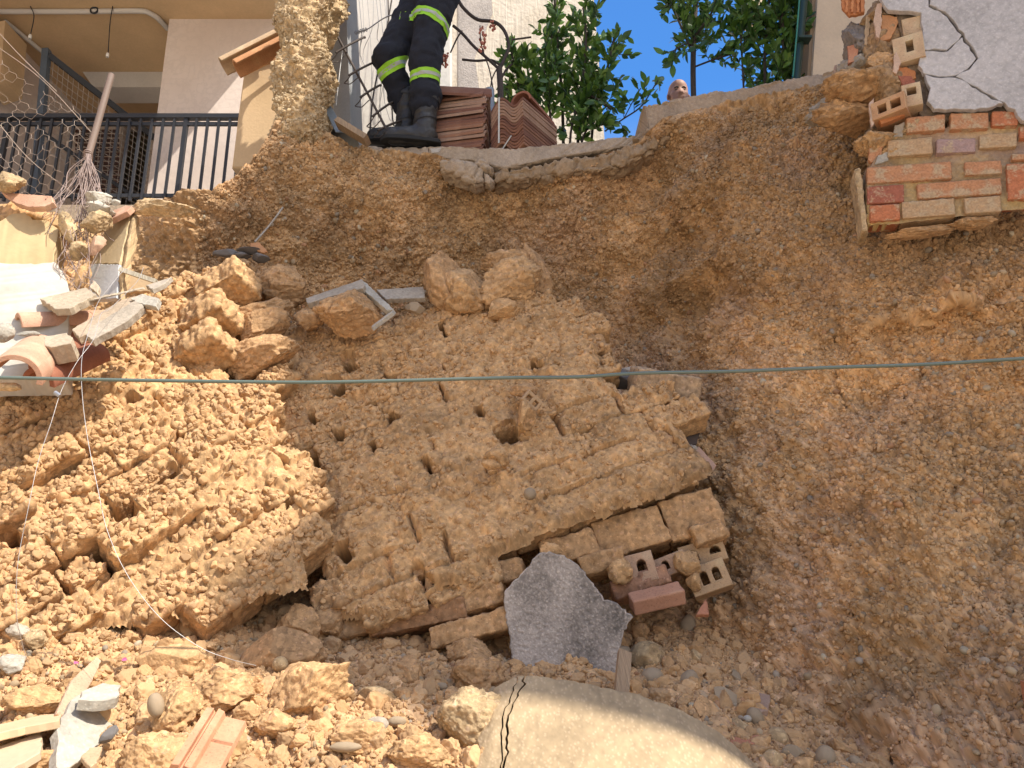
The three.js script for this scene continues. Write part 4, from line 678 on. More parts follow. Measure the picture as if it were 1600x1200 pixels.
{
  const G = (px, Z) => { const p = P(px, 240, Z); p.y = 4.27; return p; };
  const st = (pts, r, x = {}) => ({ pts, r, ...x });
  shrub('laurel_shrub', 'tall glossy green laurel shrub between the tile stacks and the sky gap', [
    st([G(880, 5.35), P(878, 150, 5.3), P(870, 60, 5.3), P(866, -30, 5.3)], 0.012, { reach: 0.22 }), st([G(900, 5.3), P(905, 160, 5.2), P(915, 80, 5.2), P(912, 5, 5.2)], 0.012, { reach: 0.25 }),
    st([G(915, 5.25), P(930, 170, 5.15), P(948, 110, 5.1), P(960, 60, 5.1)], 0.010, { reach: 0.24 }), st([G(890, 5.3), P(895, 190, 5.1), P(918, 150, 5.05), P(955, 170, 5.0)], 0.009, { reach: 0.2, twigs: 20 }),
    st([G(870, 5.35), P(860, 180, 5.25), P(850, 120, 5.25), P(872, 20, 5.3)], 0.009, { reach: 0.2 }), st([G(905, 5.2), P(915, 205, 5.1), P(940, 195, 5.0)], 0.008, { reach: 0.16, twigs: 26, from: 0.1 }),
  ], { seed: 11, size: 0.088, single: 150, young: 0.16 });
  shrub('laurel_sprig', 'thin laurel sprig reaching right against the blue sky toward the bald head', [
    st([P(945, 205, 5.1), P(975, 185, 5.0), P(1000, 168, 4.95), P(1018, 142, 4.95), P(1030, 122, 4.95)], 0.006, { reach: 0.14, twigs: 15, dense: 46, from: 0.15 }),
    st([P(975, 185, 5.0), P(988, 160, 4.98), P(1001, 138, 4.98)], 0.004, { reach: 0.10, twigs: 12, from: 0.4 }),
  ], { seed: 21, size: 0.085, single: 150, category: 'sprig', young: 0.03 });
  shrub('small_laurel', 'small bright green shrub behind the strapped tile stack by the dry vine', [
    st([G(815, 5.4), P(812, 160, 5.35), P(806, 110, 5.3), P(798, 78, 5.3)], 0.007, { reach: 0.17, twigs: 18 }), st([G(835, 5.35), P(830, 160, 5.3), P(826, 120, 5.3), P(822, 82, 5.3)], 0.007, { reach: 0.15, twigs: 16 }), st([G(800, 5.4), P(795, 175, 5.3), P(792, 130, 5.3)], 0.006, { reach: 0.13, twigs: 14 }),
  ], { seed: 31, size: 0.078, single: 60, young: 0.35 });
  shrub('bay_tree', 'dark leafed young tree with a thick stem right of the bald head', [
    st([G(1086, 5.35), P(1083, 120, 5.3), P(1085, 40, 5.3), P(1090, -60, 5.3)], 0.022, { reach: 0.32, twigs: 17, from: 0.45 }), st([P(1084, 90, 5.3), P(1068, 50, 5.25), P(1050, 10, 5.2), P(1030, -30, 5.2)], 0.009, { reach: 0.2, twigs: 20 }),
    st([P(1085, 70, 5.3), P(1068, 70, 5.2), P(1052, 80, 5.15)], 0.006, { reach: 0.14, twigs: 22 }), st([P(1084, 60, 5.3), P(1105, 30, 5.2), P(1125, 0, 5.15)], 0.009, { reach: 0.24, twigs: 20 }),
    st([P(1084, 105, 5.3), P(1110, 95, 5.2), P(1140, 85, 5.15)], 0.008, { reach: 0.22, twigs: 22 }), st([P(1085, 20, 5.3), P(1045, -15, 5.2), P(1015, -25, 5.2)], 0.008, { reach: 0.22, twigs: 20 }),
  ], { seed: 41, size: 0.085, single: 150, young: 0.03 });
  shrub('climbing_plant', 'dense dark green climbing plant beside the downpipe at the top right', [
    st([G(1195, 5.3), P(1195, 100, 5.25), P(1200, 20, 5.2), P(1205, -60, 5.2)], 0.012, { reach: 0.3, twigs: 22, from: 0.1 }), st([G(1225, 5.2), P(1225, 90, 5.15), P(1222, 20, 5.1), P(1225, -50, 5.1)], 0.012, { reach: 0.24, twigs: 24, from: 0.1 }),
    st([G(1165, 5.3), P(1160, 100, 5.2), P(1158, 50, 5.2), P(1165, 0, 5.2)], 0.008, { reach: 0.2, twigs: 14, from: 0.2 }), st([G(1240, 5.2), P(1240, 80, 5.2), P(1242, 10, 5.2), P(1240, -60, 5.2)], 0.008, { reach: 0.16, twigs: 20, from: 0.1 }),
  ], { seed: 51, size: 0.095, single: 90, young: 0.05, category: 'climbing plant' });
  // bare vine with red seed clusters
  const v = thing('dry_vine', 'bare brown vine branches arching over the tile stacks', 'vine'), vb = mat([0.10, 0.075, 0.065], T.wood, 0.002, 0.9), Zv = 4.85;
  const tb = (pts, r, n = 'branch') => mesh(n, tube(pts.map(([x, y]) => P(x, y, Zv)), r, 30, 6), vb, v);
  const g0 = G(783, Zv); mesh('trunk', tube([g0, P(782, 150, Zv), P(780, 105, Zv)], 0.022, 20, 8), vb, v);
  tb([[780, 110], [788, 92], [795, 72], [788, 48], [772, 34], [745, 30], [722, 10], [712, -10]], 0.013); tb([[780, 108], [760, 90], [740, 72], [722, 52], [708, 40]], 0.011); tb([[782, 102], [768, 94], [745, 95], [722, 93]], 0.009); tb([[780, 130], [790, 110], [800, 100]], 0.008); tb([[722, 48], [714, 60], [704, 82]], 0.006); tb([[800, 62], [815, 60], [830, 58]], 0.007); tb([[772, 150], [765, 110], [752, 70], [750, 40]], 0.005); tb([[765, 150], [770, 120], [785, 95]], 0.005);
  const R = rng(77), seeds = []; for (const [x, y, n, h] of [[696, 92, 26, 24], [754, 62, 30, 40], [770, 40, 12, 16]]) for (let i = 0; i < n; i++) { const s = new THREE.IcosahedronGeometry(0.006 + 0.006 * R(), 1), p = P(x + (R() - 0.5) * 10, y + (R() - 0.5) * h, Zv + (R() - 0.5) * 0.06); s.scale(1, 1.5, 0.6); s.translate(p.x, p.y, p.z); seeds.push(s); }
  const sm = mesh('seed_clusters', merge(seeds), mat([0.42, 0.14, 0.09], null, 0, 0.8), v); sm.userData.kind = 'stuff';
}
// ---------------------------------------------------------------- broken concrete paving along the top edge
{
  const rd = (a) => (p) => fbm(p.x * 9, p.y * 9, p.z * 9, 3) * 0.014 * a + lump(p.x, p.y, p.z, 26) * 0.010 * a + crease(p.x, p.y, p.z, 9, 0.12) * 0.012 * a + lump(p.x, p.y, p.z, 60) * 0.007 * a;
  const t = thing('concrete_paving', 'broken edge of concrete paving that runs along the top under the tile stacks', 'paving');
  mesh('paving_slab', roughBar([[662, 229, 4.32], [740, 229, 4.28], [800, 231, 4.26], [900, 222, 4.24], [985, 212, 4.2], [1010, 204, 4.2]], [[662, 246, 4.32], [740, 252, 4.28], [790, 262, 4.22], [870, 246, 4.22], [960, 232, 4.2], [1004, 222, 4.2]], 0.5, 0.011, rd(0.8), 0.10), M.concrete, t);
  mesh('paving_slab', roughBar([[560, 226, 4.34], [600, 230, 4.33], [640, 229, 4.32], [672, 230, 4.31]], [[562, 240, 4.32], [600, 247, 4.31], [640, 243, 4.30], [672, 244, 4.30]], 0.5, 0.010, rd(1.2), 0.15), M.concrete, t);
  mesh('bedding', roughBar([[770, 268, 4.22], [830, 256, 4.2], [900, 244, 4.18], [960, 234, 4.14], [1010, 210, 4.08], [1050, 190, 4.04]], [[770, 286, 4.22], [840, 280, 4.2], [900, 270, 4.18], [960, 264, 4.12], [1020, 236, 4.06], [1055, 212, 4.02]], 0.4, 0.010, rd(2.2), 0.4), mat([0.46, 0.32, 0.19], T.plaster, 0.006, 1), t);
  const u = thing('tilted_concrete_slab', 'thick tilted concrete slab with a stony underside below the bald head', 'paving');
  mesh('slab', roughBar([[1004, 163, 4.10], [1060, 152, 4.05], [1150, 137, 3.96], [1230, 124, 3.85], [1300, 108, 3.74], [1340, 98, 3.68]], [[1008, 208, 4.08], [1060, 192, 4.03], [1150, 168, 3.94], [1230, 152, 3.82], [1300, 140, 3.70], [1340, 132, 3.66]], 0.5, 0.010, rd(1.2), 0.14), mat([0.54, 0.40, 0.27], T.plaster, 0.006, 1), u);
  mesh('broken_end', roughBar([[990, 212, 4.14], [1030, 182, 4.08], [1090, 170, 4.0], [1140, 172, 3.94]], [[1000, 240, 4.1], [1040, 222, 4.04], [1090, 204, 3.98], [1140, 190, 3.94]], 0.3, 0.010, rd(2.4), 0.5), mat([0.48, 0.33, 0.20], T.plaster, 0.006, 1), u);
  solid('concrete_chunk', roughBar([[684, 250, 4.2], [712, 246, 4.14], [740, 252, 4.14], [756, 262, 4.16]], [[690, 266, 4.2], [716, 278, 4.14], [742, 286, 4.14], [757, 284, 4.16]], 0.16, 0.008, rd(1.2), 0.6), M.concrete, 'large buff concrete chunk hanging at the edge below the taller tile stack', 'rubble');
  solid('concrete_chunk', roughBar([[742, 250, 4.16], [756, 247, 4.14], [772, 262, 4.16]], [[742, 258, 4.16], [758, 266, 4.14], [770, 268, 4.16]], 0.12, 0.008, rd(1.0), 0.7), M.concrete, 'small pointed concrete chunk under the paving edge right of the larger chunk', 'rubble');
  solid('concrete_chunk', roughBar([[754, 268, 4.16], [764, 270, 4.15], [773, 280, 4.16]], [[757, 286, 4.16], [766, 289, 4.15], [773, 284, 4.16]], 0.08, 0.007, rd(0.7), 0.5), M.concrete, 'narrow concrete splinter at the lower end of the hanging chunk', 'rubble');
  solid('cement_flake', plate([[672, 232, 4.2], [690, 230, 4.2], [686, 238, 4.16], [674, 237, 4.16]], 0.008, 0.004, 8), M.limeGrey, 'pale cement flake lying at the edge below the boot heel', 'rubble');
}

// ---------------------------------------------------------------- broken brick and plaster wall, upper right
{
  const O = P(1350, 345, 2.98), wp = plane(O, V3(0.955, 0, 0.296), up), R = rng(99);
  const t = thing('brick_wall', 'broken wall end at upper right with bare red bricks under cracked grey plaster', 'wall');
  t.applyMatrix4(basis(O, wp.U, wp.V));
  const uv = (x, y) => uvOf(x, y, wp);
  const shapeGeo = (pts, depth, bevel, jag, seed) => { const q = rng(seed), w = pts.map(([x, y]) => uv(x, y)), out = []; w.forEach((p, i) => { const n = w[(i + 1) % w.length], L = Math.hypot(n[0] - p[0], n[1] - p[1]), k = jag ? Math.max(1, Math.round(L / (jag * 2.2))) : 1; for (let a = 0; a < k; a++) { const j = jag * (a ? 1 : 0.4), e = a / k; out.push(new THREE.Vector2(lerp(p[0], n[0], e) + (q() - 0.5) * j, lerp(p[1], n[1], e) + (q() - 0.5) * j)); } }); const g = new THREE.ExtrudeGeometry(new THREE.Shape(out), { depth: depth - 2 * bevel, bevelEnabled: true, bevelSize: bevel, bevelThickness: bevel, bevelSegments: 2, bevelOffset: -bevel }); g.translate(0, 0, -depth + bevel); return g; };
  // bricks: [x0, y0, x1, y1 of the lower left and the upper right, slope in px, material, proud]
  const dusty = (rgb, seed, amt) => { const a = tfbm(6, seed, 5), b = tfbm(36, seed + 7, 3), dc = [0.52, 0.385, 0.235]; return mat([1, 1, 1], tex(256, 0.22, (u, v) => { const n = a(u, v), g = b(u, v), k = 0.86 + 0.5 * (g - 0.5), d = clamp((n + 0.35 * (g - 0.5) - 0.56 + amt) * 4.5); return [...rgb.map((c, i) => lerp(c, dc[i], d * 0.85) * k), 0.5 + 0.5 * (g - 0.5) + 0.2 * d]; }), 0.003, 0.95); };
  const red = mat([0.62, 0.22, 0.125], T.clay, 0.0015, 0.92), salmon = dusty([0.55, 0.265, 0.13], 201, 0.10), buff = dusty([0.54, 0.35, 0.19], 221, 0.10), mauve = dusty([0.44, 0.29, 0.25], 241, 0.02), deep = dusty([0.40, 0.135, 0.08], 261, -0.02), bright = dusty([0.56, 0.20, 0.09], 281, 0.03);
  const B = [[1417, 211, 1478, 186, -5, salmon, 0.012], [1485, 206, 1546, 180, -2, salmon, 0.014], [1550, 200, 1592, 176, -1, bright, 0.010], [1388, 248, 1459, 221, -5, buff, 0.010], [1464, 242, 1526, 219, -2, mauve, 0.008], [1531, 234, 1591, 211, -3, buff, 0.006], [1593, 219, 1640, 199, -2, bright, 0.008],
    [1356, 289, 1489, 262, -8, salmon, 0.006], [1508, 276, 1567, 254, -3, salmon, 0.006], [1356, 320, 1415, 292, -3, deep, 0.005], [1434, 313, 1567, 288, -9, salmon, 0.006], [1360, 348, 1408, 322, -3, bright, 0.005], [1410, 343, 1494, 316, -6, buff, 0.006], [1508, 336, 1566, 310, -4, buff, 0.003], [1578, 314, 1660, 256, -3, bright, 0.006], [1581, 252, 1660, 241, -2, salmon, 0.004]];
  for (const [x0, y0, x1, y1, s, m, proud] of B) { const [a, b] = uv(x0, y0), [, d] = uv(x0, y1), [c, b2] = uv(x1, y0 + s), h = d - b, w = Math.hypot(c - a, b2 - b), sl = Math.atan2(b2 - b, c - a);
    const g = roughBox(w, h, 0.11, 0.0055, 0.005, (x, y, z) => 0.003 * fbm((x + a) * 30, (y + b) * 30, z * 30, 3) + 0.0018 * vn((x + a) * 90, (y + b) * 90, z * 90) - 0.008 * Math.max(0, fbm((x + a) * 14, (y + b) * 14, z * 14 + a * 9, 2) - 0.2), a * 3 + b, 0.03);
    const q = mesh('brick', g, m, t); q.position.set((a + c) / 2, (b + d) / 2 + (b2 - b) / 2, -0.055 + proud + 0.003); q.rotation.z = sl; q.rotation.x = (R() - 0.5) * 0.03; q.rotation.y = (R() - 0.5) * 0.03; }
  // mortar behind and between the bricks
  const [mu0, mv0] = uv(1345, 356), [mu1, mv1] = uv(1680, 168), outl = [[1346, 352], [1345, 290], [1352, 258], [1380, 222], [1412, 180], [1440, 168], [1680, 150], [1680, 330], [1580, 345], [1530, 350], [1420, 352]].map(([x, y]) => uv(x, y)), ins = poly(outl);
  const mg = sheet(150, 90, (a, b) => V3(lerp(mu0, mu1, a), lerp(mv0, mv1, b), -0.004), (p) => -0.004 + fbm(p.x * 12, p.y * 12, 3, 3) * 0.013 + lump(p.x, p.y, 0, 34) * 0.010 + lump(p.x, p.y, 0, 80) * 0.005 - (ins(p.x + 0.02, p.y) && ins(p.x - 0.02, p.y) ? 0 : 0.06), (p) => [p.x, p.y], (p) => [0.98 + 0.2 * vn(p.x * 9, p.y * 9, 2), 0.94 + 0.2 * vn(p.x * 9, p.y * 9, 2), 0.86 + 0.3 * vn(p.x * 7, p.y * 7, 5)], (p) => ins(p.x, p.y));
  mesh('mortar', mg, mat([0.58, 0.415, 0.26], T.plaster, 0.005, 1, { vertexColors: true }), t);
  const [su] = uv(1349, 350), [, sv0] = uv(1349, 362), [, sv1] = uv(1349, 262);
  const sideG = roughBox(0.026, sv1 - sv0, 0.14, 0.007, 0.008, (x, y, z) => 0.006 * fbm(x * 14, y * 14, z * 14, 3) + lump(x, y, z, 40) * 0.006); const sd2 = mesh('side_render', sideG, M.clodPale, t, 'pale mortar skin on the wall end'); sd2.position.set(su + 0.004, (sv0 + sv1) / 2, -0.066);
  const [cu0, cv0] = uv(1520, 352), core = mesh('mortar_lump', rock(0.08, 0.02, 0.04, 16, 61, 0.3, 4, 0.22), M.clod2, t); core.position.set(cu0, cv0 + 0.02, -0.03);
  const core2 = mesh('mortar_lump', rock(0.12, 0.02, 0.04, 16, 67, 0.3, 4, 0.22), M.clod2, t); { const [a, b] = uv(1440, 356); core2.position.set(a, b, -0.04); }
  // grey plaster coat, cracked into separate sheets
  const coats = [
    [[1372, -40], [1374, 2], [1386, 22], [1420, 25], [1437, 27], [1440, 60], [1436, 84], [1478, 84], [1500, 62], [1478, 34], [1449, 18], [1445, -40]],
    [[1448, -40], [1451, 15], [1481, 32], [1503, 60], [1526, 98], [1511, 116], [1491, 127], [1540, 154], [1566, 167], [1582, 178], [1594, 195], [1680, 200], [1680, -40]],
    [[1436, 86], [1434, 108], [1440, 121], [1466, 126], [1489, 125], [1509, 114], [1523, 98], [1501, 65], [1479, 87]],
    [[1444, 124], [1452, 146], [1446, 166], [1456, 178], [1500, 179], [1540, 176], [1556, 170], [1565, 170], [1539, 157], [1489, 129], [1466, 129]],
  ];
  coats.forEach((c, i) => { const q = mesh('plaster_coat', shapeGeo(c, 0.028, 0.003, 0.012, 50 + i), M.plasterGrey, t); q.position.z = 0.03 + [0.001, 0.004, 0.0, 0.006][i]; });
  { const bk = mesh('masonry_core', shapeGeo([[1386, -40], [1680, -40], [1680, 210], [1440, 180], [1420, 100]], 0.2, 0.004, 0.02, 77), mat([0.30, 0.22, 0.15], T.earth, 0.004, 1), t); bk.position.z = -0.012; }
  // fine open cracks cut as narrow grooves would be too thin to model: raised lips of loose plaster follow them instead
  // hollow bricks broken open at the wall end
  const orange = mat([0.66, 0.37, 0.19], T.clay, 0.002, 0.92), ob = mat([0.70, 0.48, 0.29], T.clay, 0.002, 0.92);
  const hollow = (x0, y0, x1, y1, cells, m, depth, turn, z, skew = 0) => { const [a, b] = uv(x0, y1), [c, d] = uv(x1, y0), w = c - a, h = d - b, s = new THREE.Shape([[0, 0], [w, skew], [w, h + skew], [0, h]].map(([x, y]) => new THREE.Vector2(x, y)));
    for (const [e, f, k, l] of cells) { const hp = new THREE.Path(); hp.moveTo(e * w, f * h + skew * e); hp.lineTo(e * w, l * h + skew * e); hp.lineTo(k * w, l * h + skew * k); hp.lineTo(k * w, f * h + skew * k); s.holes.push(hp); }
    const g = new THREE.ExtrudeGeometry(s, { depth, bevelEnabled: true, bevelSize: 0.002, bevelThickness: 0.002, bevelSegments: 1, bevelOffset: -0.002 }); g.translate(0, 0, -depth); const q = mesh('hollow_brick', g, m, t); q.position.set(a, b, z); q.rotation.y = turn; q.rotation.x = 0.05; return q; };
  hollow(1362, 162, 1411, 196, [[0.18, 0.25, 0.44, 0.72], [0.56, 0.25, 0.86, 0.72]], orange, 0.16, -0.35, 0.035, 0.012);
  hollow(1410, 139, 1434, 177, [[0.25, 0.5, 0.75, 0.82]], ob, 0.15, -0.15, 0.04);
  hollow(1398, 58, 1439, 104, [[0.42, 0.34, 0.66, 0.76]], ob, 0.16, -0.25, 0.012);
  hollow(1412, 26, 1440, 56, [], ob, 0.14, -0.1, 0.0);
  for (let i = 0; i < 7; i++) { const [a, b] = uv(1413, 31 + i * 3.6), [c] = uv(1438, 30); const q = mesh('comb_ridge', new THREE.BoxGeometry(c - a, 0.0028, 0.004), ob, t); q.position.set((a + c) / 2, b, 0.003); }
  // earth, mortar and brick shards of the broken wall core between the beige house and the plaster
  const corePts = (px, py, rx, ry, rz, seed, m, z = -0.06, n = 'core_lump') => { const [a, b] = uv(px, py), q = mesh(n, rock(rx, ry, rz, 17, seed, 0.25, 7, 0.17), m, t); q.position.set(a, b, z); return q; };
  const dkm = mat([0.33, 0.28, 0.24], T.plaster, 0.006, 1), orE = mat([0.56, 0.36, 0.19], T.earth, 0.005, 1);
  corePts(1348, 45, 0.075, 0.10, 0.08, 71, dkm, -0.12); corePts(1340, 85, 0.07, 0.06, 0.08, 72, M.limeGrey, -0.13); corePts(1385, 60, 0.10, 0.15, 0.10, 73, orE, -0.10); corePts(1376, 92, 0.06, 0.045, 0.06, 74, M.clod2, -0.03); corePts(1345, 118, 0.15, 0.075, 0.12, 75, M.clod2, -0.10); corePts(1395, 120, 0.10, 0.10, 0.09, 76, orE, -0.06); corePts(1376, 10, 0.10, 0.10, 0.10, 77, orE, -0.11); corePts(1330, 150, 0.16, 0.08, 0.12, 78, M.clod2, -0.16); corePts(1380, 215, 0.10, 0.06, 0.08, 79, M.clod, -0.06); corePts(1425, 200, 0.05, 0.05, 0.05, 80, M.clodPale, -0.03); corePts(1300, 118, 0.09, 0.05, 0.08, 81, M.limeGrey, -0.3); corePts(1400, 236, 0.08, 0.05, 0.06, 82, M.clod, -0.05); corePts(1420, 20, 0.09, 0.1, 0.08, 83, orE, -0.12);
  const shard = (pts, m, z, seed, th = 0.02, turn = 0) => { const g = shapeGeo(pts, th, 0.002, 0.006, seed), q = mesh('brick_shard', g, m, t); q.position.z = z; return q; };
  const oR = mat([0.66, 0.26, 0.10], T.clay, 0.002, 0.92), pk = mat([0.76, 0.52, 0.37], T.clay, 0.002, 0.9);
  shard([[1314, -20], [1352, -20], [1352, 14], [1338, 18], [1328, 19], [1316, 6]], oR, -0.02, 11); for (const x of [1321, 1330, 1339, 1346]) shard([[x, -20], [x + 4, -20], [x + 4, 16], [x, 17]], oR, -0.008, 12 + x, 0.012);
  shard([[1370, 8], [1378, 6], [1377, 40], [1374, 62], [1369, 60], [1365, 34]], pk, 0.01, 21); shard([[1378, 22], [1402, 26], [1404, 34], [1392, 60], [1376, 63]], M.clayOrange, 0.0, 22, 0.03); shard([[1355, 14], [1362, 10], [1360, 40], [1356, 62], [1352, 60]], M.clayBuff, -0.04, 23);
  shard([[1404, 68], [1412, 62], [1410, 92], [1400, 120], [1394, 116], [1396, 92]], pk, 0.02, 24); shard([[1400, 106], [1416, 104], [1430, 110], [1432, 122], [1418, 128], [1400, 126]], oR, 0.0, 25, 0.05); shard([[1402, 120], [1424, 122], [1430, 132], [1410, 136]], deep, 0.012, 26, 0.03); shard([[1356, 168], [1364, 158], [1364, 200], [1360, 204]], pk, 0.03, 27); shard([[1372, 194], [1408, 182], [1412, 186], [1376, 200]], oR, 0.03, 28, 0.03);
  shard([[1326, 58], [1344, 54], [1341, 80], [1328, 86]], M.clay, -0.06, 29); shard([[1308, 70], [1313, 68], [1312, 100], [1306, 104]], mauve, -0.15, 30, 0.03); shard([[1398, 196], [1414, 190], [1410, 214], [1396, 214]], M.limeGrey, 0.0, 31, 0.04); shard([[1358, 232], [1380, 226], [1378, 240], [1362, 254], [1357, 250]], salmon, 0.0, 32, 0.05); shard([[1372, 244], [1388, 238], [1388, 252], [1366, 258]], M.lime, 0.008, 33, 0.02);
}

// ---------------------------------------------------------------- loose pieces
// a clod or stone centred at (px, py, Z), w x h in photograph pixels
function clod(name, px, py, Z, w, h, o, label, category = 'clod', group) {
  const k = pxm(Z, py), s = o.seed ?? Math.round(px * 7 + py), g = rock(w * k / 2 * 1.12, h * k / 2 * 1.12, (o.d ?? Math.min(w, h)) * k / 2 * 1.12, o.detail ?? (w > 70 ? 22 : w > 40 ? 15 : w > 22 ? 10 : 6), s, o.rough ?? 0.18, o.cuts ?? 7, Math.max(o.crumb ?? 0.05, (o.crumb ?? 1) > 0.035 ? 0.12 : 0));
  const q = solid(name, g, o.m ?? M.clod, label, category, group); q.position.copy(P(px, py, Z)); q.rotation.set(0, 0, o.rot ?? 0); return q;
}
const spoilZ = (x, y) => { let Z = 1.9, best = 2.4; for (; Z < 3.5; Z += 0.01) { const p = P(x, y, Z); if (p.y < spoilY(p.x, p.z)) { best = Z; break; } } return best; };
const bankHit = (x, y) => { let Z = 2.0; for (; Z < 4.6; Z += 0.008) { const p = P(x, y, Z); if (-p.z < -0 && p.z < bankBase(p.x, p.y)) break; } return Z; };
const SM = { smooth: { rough: 0.05, cuts: 0, crumb: 0 }, ang: { rough: 0.12, cuts: 11, crumb: 0.03 } };

// boulders of adobe and plaster flakes on the slab's upper edge
clod('adobe_boulder', 693, 442, 3.62, 66, 84, { rot: 0.2, cuts: 9, m: M.clod2 }, 'upright angular adobe lump at the slab top, leftmost of its row', 'adobe lump');
clod('adobe_boulder', 730, 458, 3.58, 68, 72, { rot: 0.6, cuts: 8 }, 'leaning adobe lump at the slab top, second from the left in its row', 'adobe lump');
clod('adobe_boulder', 800, 446, 3.55, 96, 66, { rot: 0.25, cuts: 7 }, 'large blocky adobe lump at the slab top right of the leaning one', 'adobe lump');
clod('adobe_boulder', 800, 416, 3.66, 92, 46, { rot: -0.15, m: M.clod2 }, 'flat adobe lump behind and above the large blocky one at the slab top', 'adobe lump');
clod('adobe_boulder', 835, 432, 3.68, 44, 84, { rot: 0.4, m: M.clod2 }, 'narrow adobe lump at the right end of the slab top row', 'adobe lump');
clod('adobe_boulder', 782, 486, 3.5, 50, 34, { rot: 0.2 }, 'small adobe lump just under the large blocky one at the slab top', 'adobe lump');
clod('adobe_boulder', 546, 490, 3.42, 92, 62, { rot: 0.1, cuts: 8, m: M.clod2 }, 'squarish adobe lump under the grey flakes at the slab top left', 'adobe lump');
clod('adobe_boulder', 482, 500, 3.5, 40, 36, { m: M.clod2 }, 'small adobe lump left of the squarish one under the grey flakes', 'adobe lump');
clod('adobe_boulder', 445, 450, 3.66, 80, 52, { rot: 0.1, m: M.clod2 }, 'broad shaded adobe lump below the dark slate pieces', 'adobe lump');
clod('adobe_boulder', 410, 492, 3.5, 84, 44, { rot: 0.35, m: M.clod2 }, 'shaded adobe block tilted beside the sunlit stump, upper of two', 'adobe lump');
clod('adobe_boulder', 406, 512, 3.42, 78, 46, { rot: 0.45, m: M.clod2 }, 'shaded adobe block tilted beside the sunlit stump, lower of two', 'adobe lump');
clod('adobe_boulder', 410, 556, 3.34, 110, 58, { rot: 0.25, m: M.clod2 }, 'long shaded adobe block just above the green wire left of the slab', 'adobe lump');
solid('cement_flake', plate([[477, 466, 3.5], [566, 436, 3.5], [570, 446, 3.44], [566, 449, 3.42], [530, 458, 3.44], [482, 478, 3.46]], 0.03, 0.006, 3), M.limeGrey, 'grey cement flake lying flat on the squarish adobe lump', 'cement flake');
solid('cement_flake', plate([[568, 438, 3.5], [616, 484, 3.36], [604, 484, 3.36], [566, 452, 3.46]], 0.03, 0.005, 4), M.lime, 'pale cement flake leaning like a strut against the squarish adobe lump', 'cement flake');
solid('cement_flake', plate([[615, 484, 3.36], [612, 488, 3.34], [580, 512, 3.34], [577, 504, 3.36], [600, 486, 3.36]], 0.02, 0.005, 5), M.lime, 'pale cement splinter at the foot of the leaning strut flake', 'cement flake');
solid('cement_flake', plate([[588, 452, 3.6], [662, 448, 3.6], [664, 465, 3.54], [602, 466, 3.54]], 0.025, 0.006, 6), M.limeGrey, 'grey cement flake lying right of the strut flake behind the slab top', 'cement flake');
clod('stone', 648, 482, 3.48, 34, 18, { ...SM.ang, m: M.pebble }, 'flat greenish stone under the right grey flake', 'stone');
clod('stone', 504, 480, 3.44, 16, 22, { ...SM.smooth, m: M.pebble }, 'small rounded stone wedged left of the squarish lump', 'stone');
for (const [x, y, w, h, m, l] of [[354, 396, 40, 12, M.slate, 'dark flat slate piece, left end of the little pile at the bank foot'], [376, 401, 34, 12, M.slate, 'dark flat slate piece at the front of the little pile at the bank foot'], [408, 404, 30, 14, M.slate, 'dark flat slate piece, right end of the little pile at the bank foot'], [390, 392, 36, 9, M.slate, 'dark flat slate piece on top of the little pile at the bank foot']]) clod('slate_piece', x, y, 3.72, w, h, { ...SM.ang, m, d: 22, cuts: 14 }, l, 'slate');
solid('tile_shard', plate([[390, 380, 3.74], [404, 378, 3.74], [418, 392, 3.7], [412, 396, 3.7], [392, 388, 3.72]], 0.012, 0.003, 7), M.clayOrange, 'small orange tile shard behind the dark slate pieces', 'tile shard');
solid('root', tube([P(442, 324, 3.86), P(432, 338, 3.82), P(418, 356, 3.80), P(398, 378, 3.74)], 0.0055, 20, 5), mat([0.60, 0.53, 0.44], T.wood, 0.001, 0.9), 'thin pale root sticking out of the dark bank on the left', 'root');

// block ends that stick out of the stump's upper right side
{ const end = (px, py, Z, w, h, rz, l) => { const k = pxm(Z, py), q = solid('adobe_block', roughBox(w * k, h * k, 0.2, 0.0075, 0.012, (x, y, z) => 0.03 * fbm(x * 9 + px, y * 9, z * 9, 3) + lump(x + px, y, z, 24) * 0.02 + lump(x + px, y, z, 52) * 0.014, px), M.clod, l, 'adobe block'); q.position.copy(P(px, py, Z)); q.rotation.set(-0.35, -0.35, rz); };
  end(356, 450, 3.46, 74, 44, 0.35, 'sunlit adobe block end at the top right of the stump, highest of three'); end(330, 502, 3.36, 70, 40, 0.35, 'sunlit adobe block end on the right side of the stump, middle of three'); end(322, 548, 3.26, 72, 40, 0.4, 'sunlit adobe block end on the right side of the stump, lowest of three'); }
// right end of the slab
solid('stone_slab', roughBox(0.30, 0.115, 0.16, 0.008, 0.014, (x, y, z) => 0.018 * fbm(x * 9, y * 9, z * 9, 3) + lump(x, y, z, 30) * 0.008), mat([0.62, 0.43, 0.26], T.earth, 0.003, 1), 'smooth buff slab of render resting on the slab right end under the green wire', 'render slab').position.copy(P(1038, 601, 3.36));
scene.children[scene.children.length - 1].rotation.set(0.35, 0.1, -0.16);
clod('stone', 968, 592, 3.5, 44, 30, { ...SM.ang, m: M.slate }, 'dark grey stone left of the buff render slab', 'stone'); clod('stone', 985, 582, 3.52, 34, 26, { ...SM.ang, m: M.limeGrey }, 'grey stone touching the left end of the buff render slab', 'stone');
clod('stone', 1024, 626, 3.3, 30, 16, { m: M.clod }, 'small tan stone below the buff render slab', 'stone');
solid('slate_plate', plate([[1050, 644, 3.42], [1104, 660, 3.42], [1094, 668, 3.34], [1070, 664, 3.32], [1054, 652, 3.36]], 0.02, 0.004, 9), M.slate, 'dark slate plate, upper of two beside the slab right edge', 'slate');
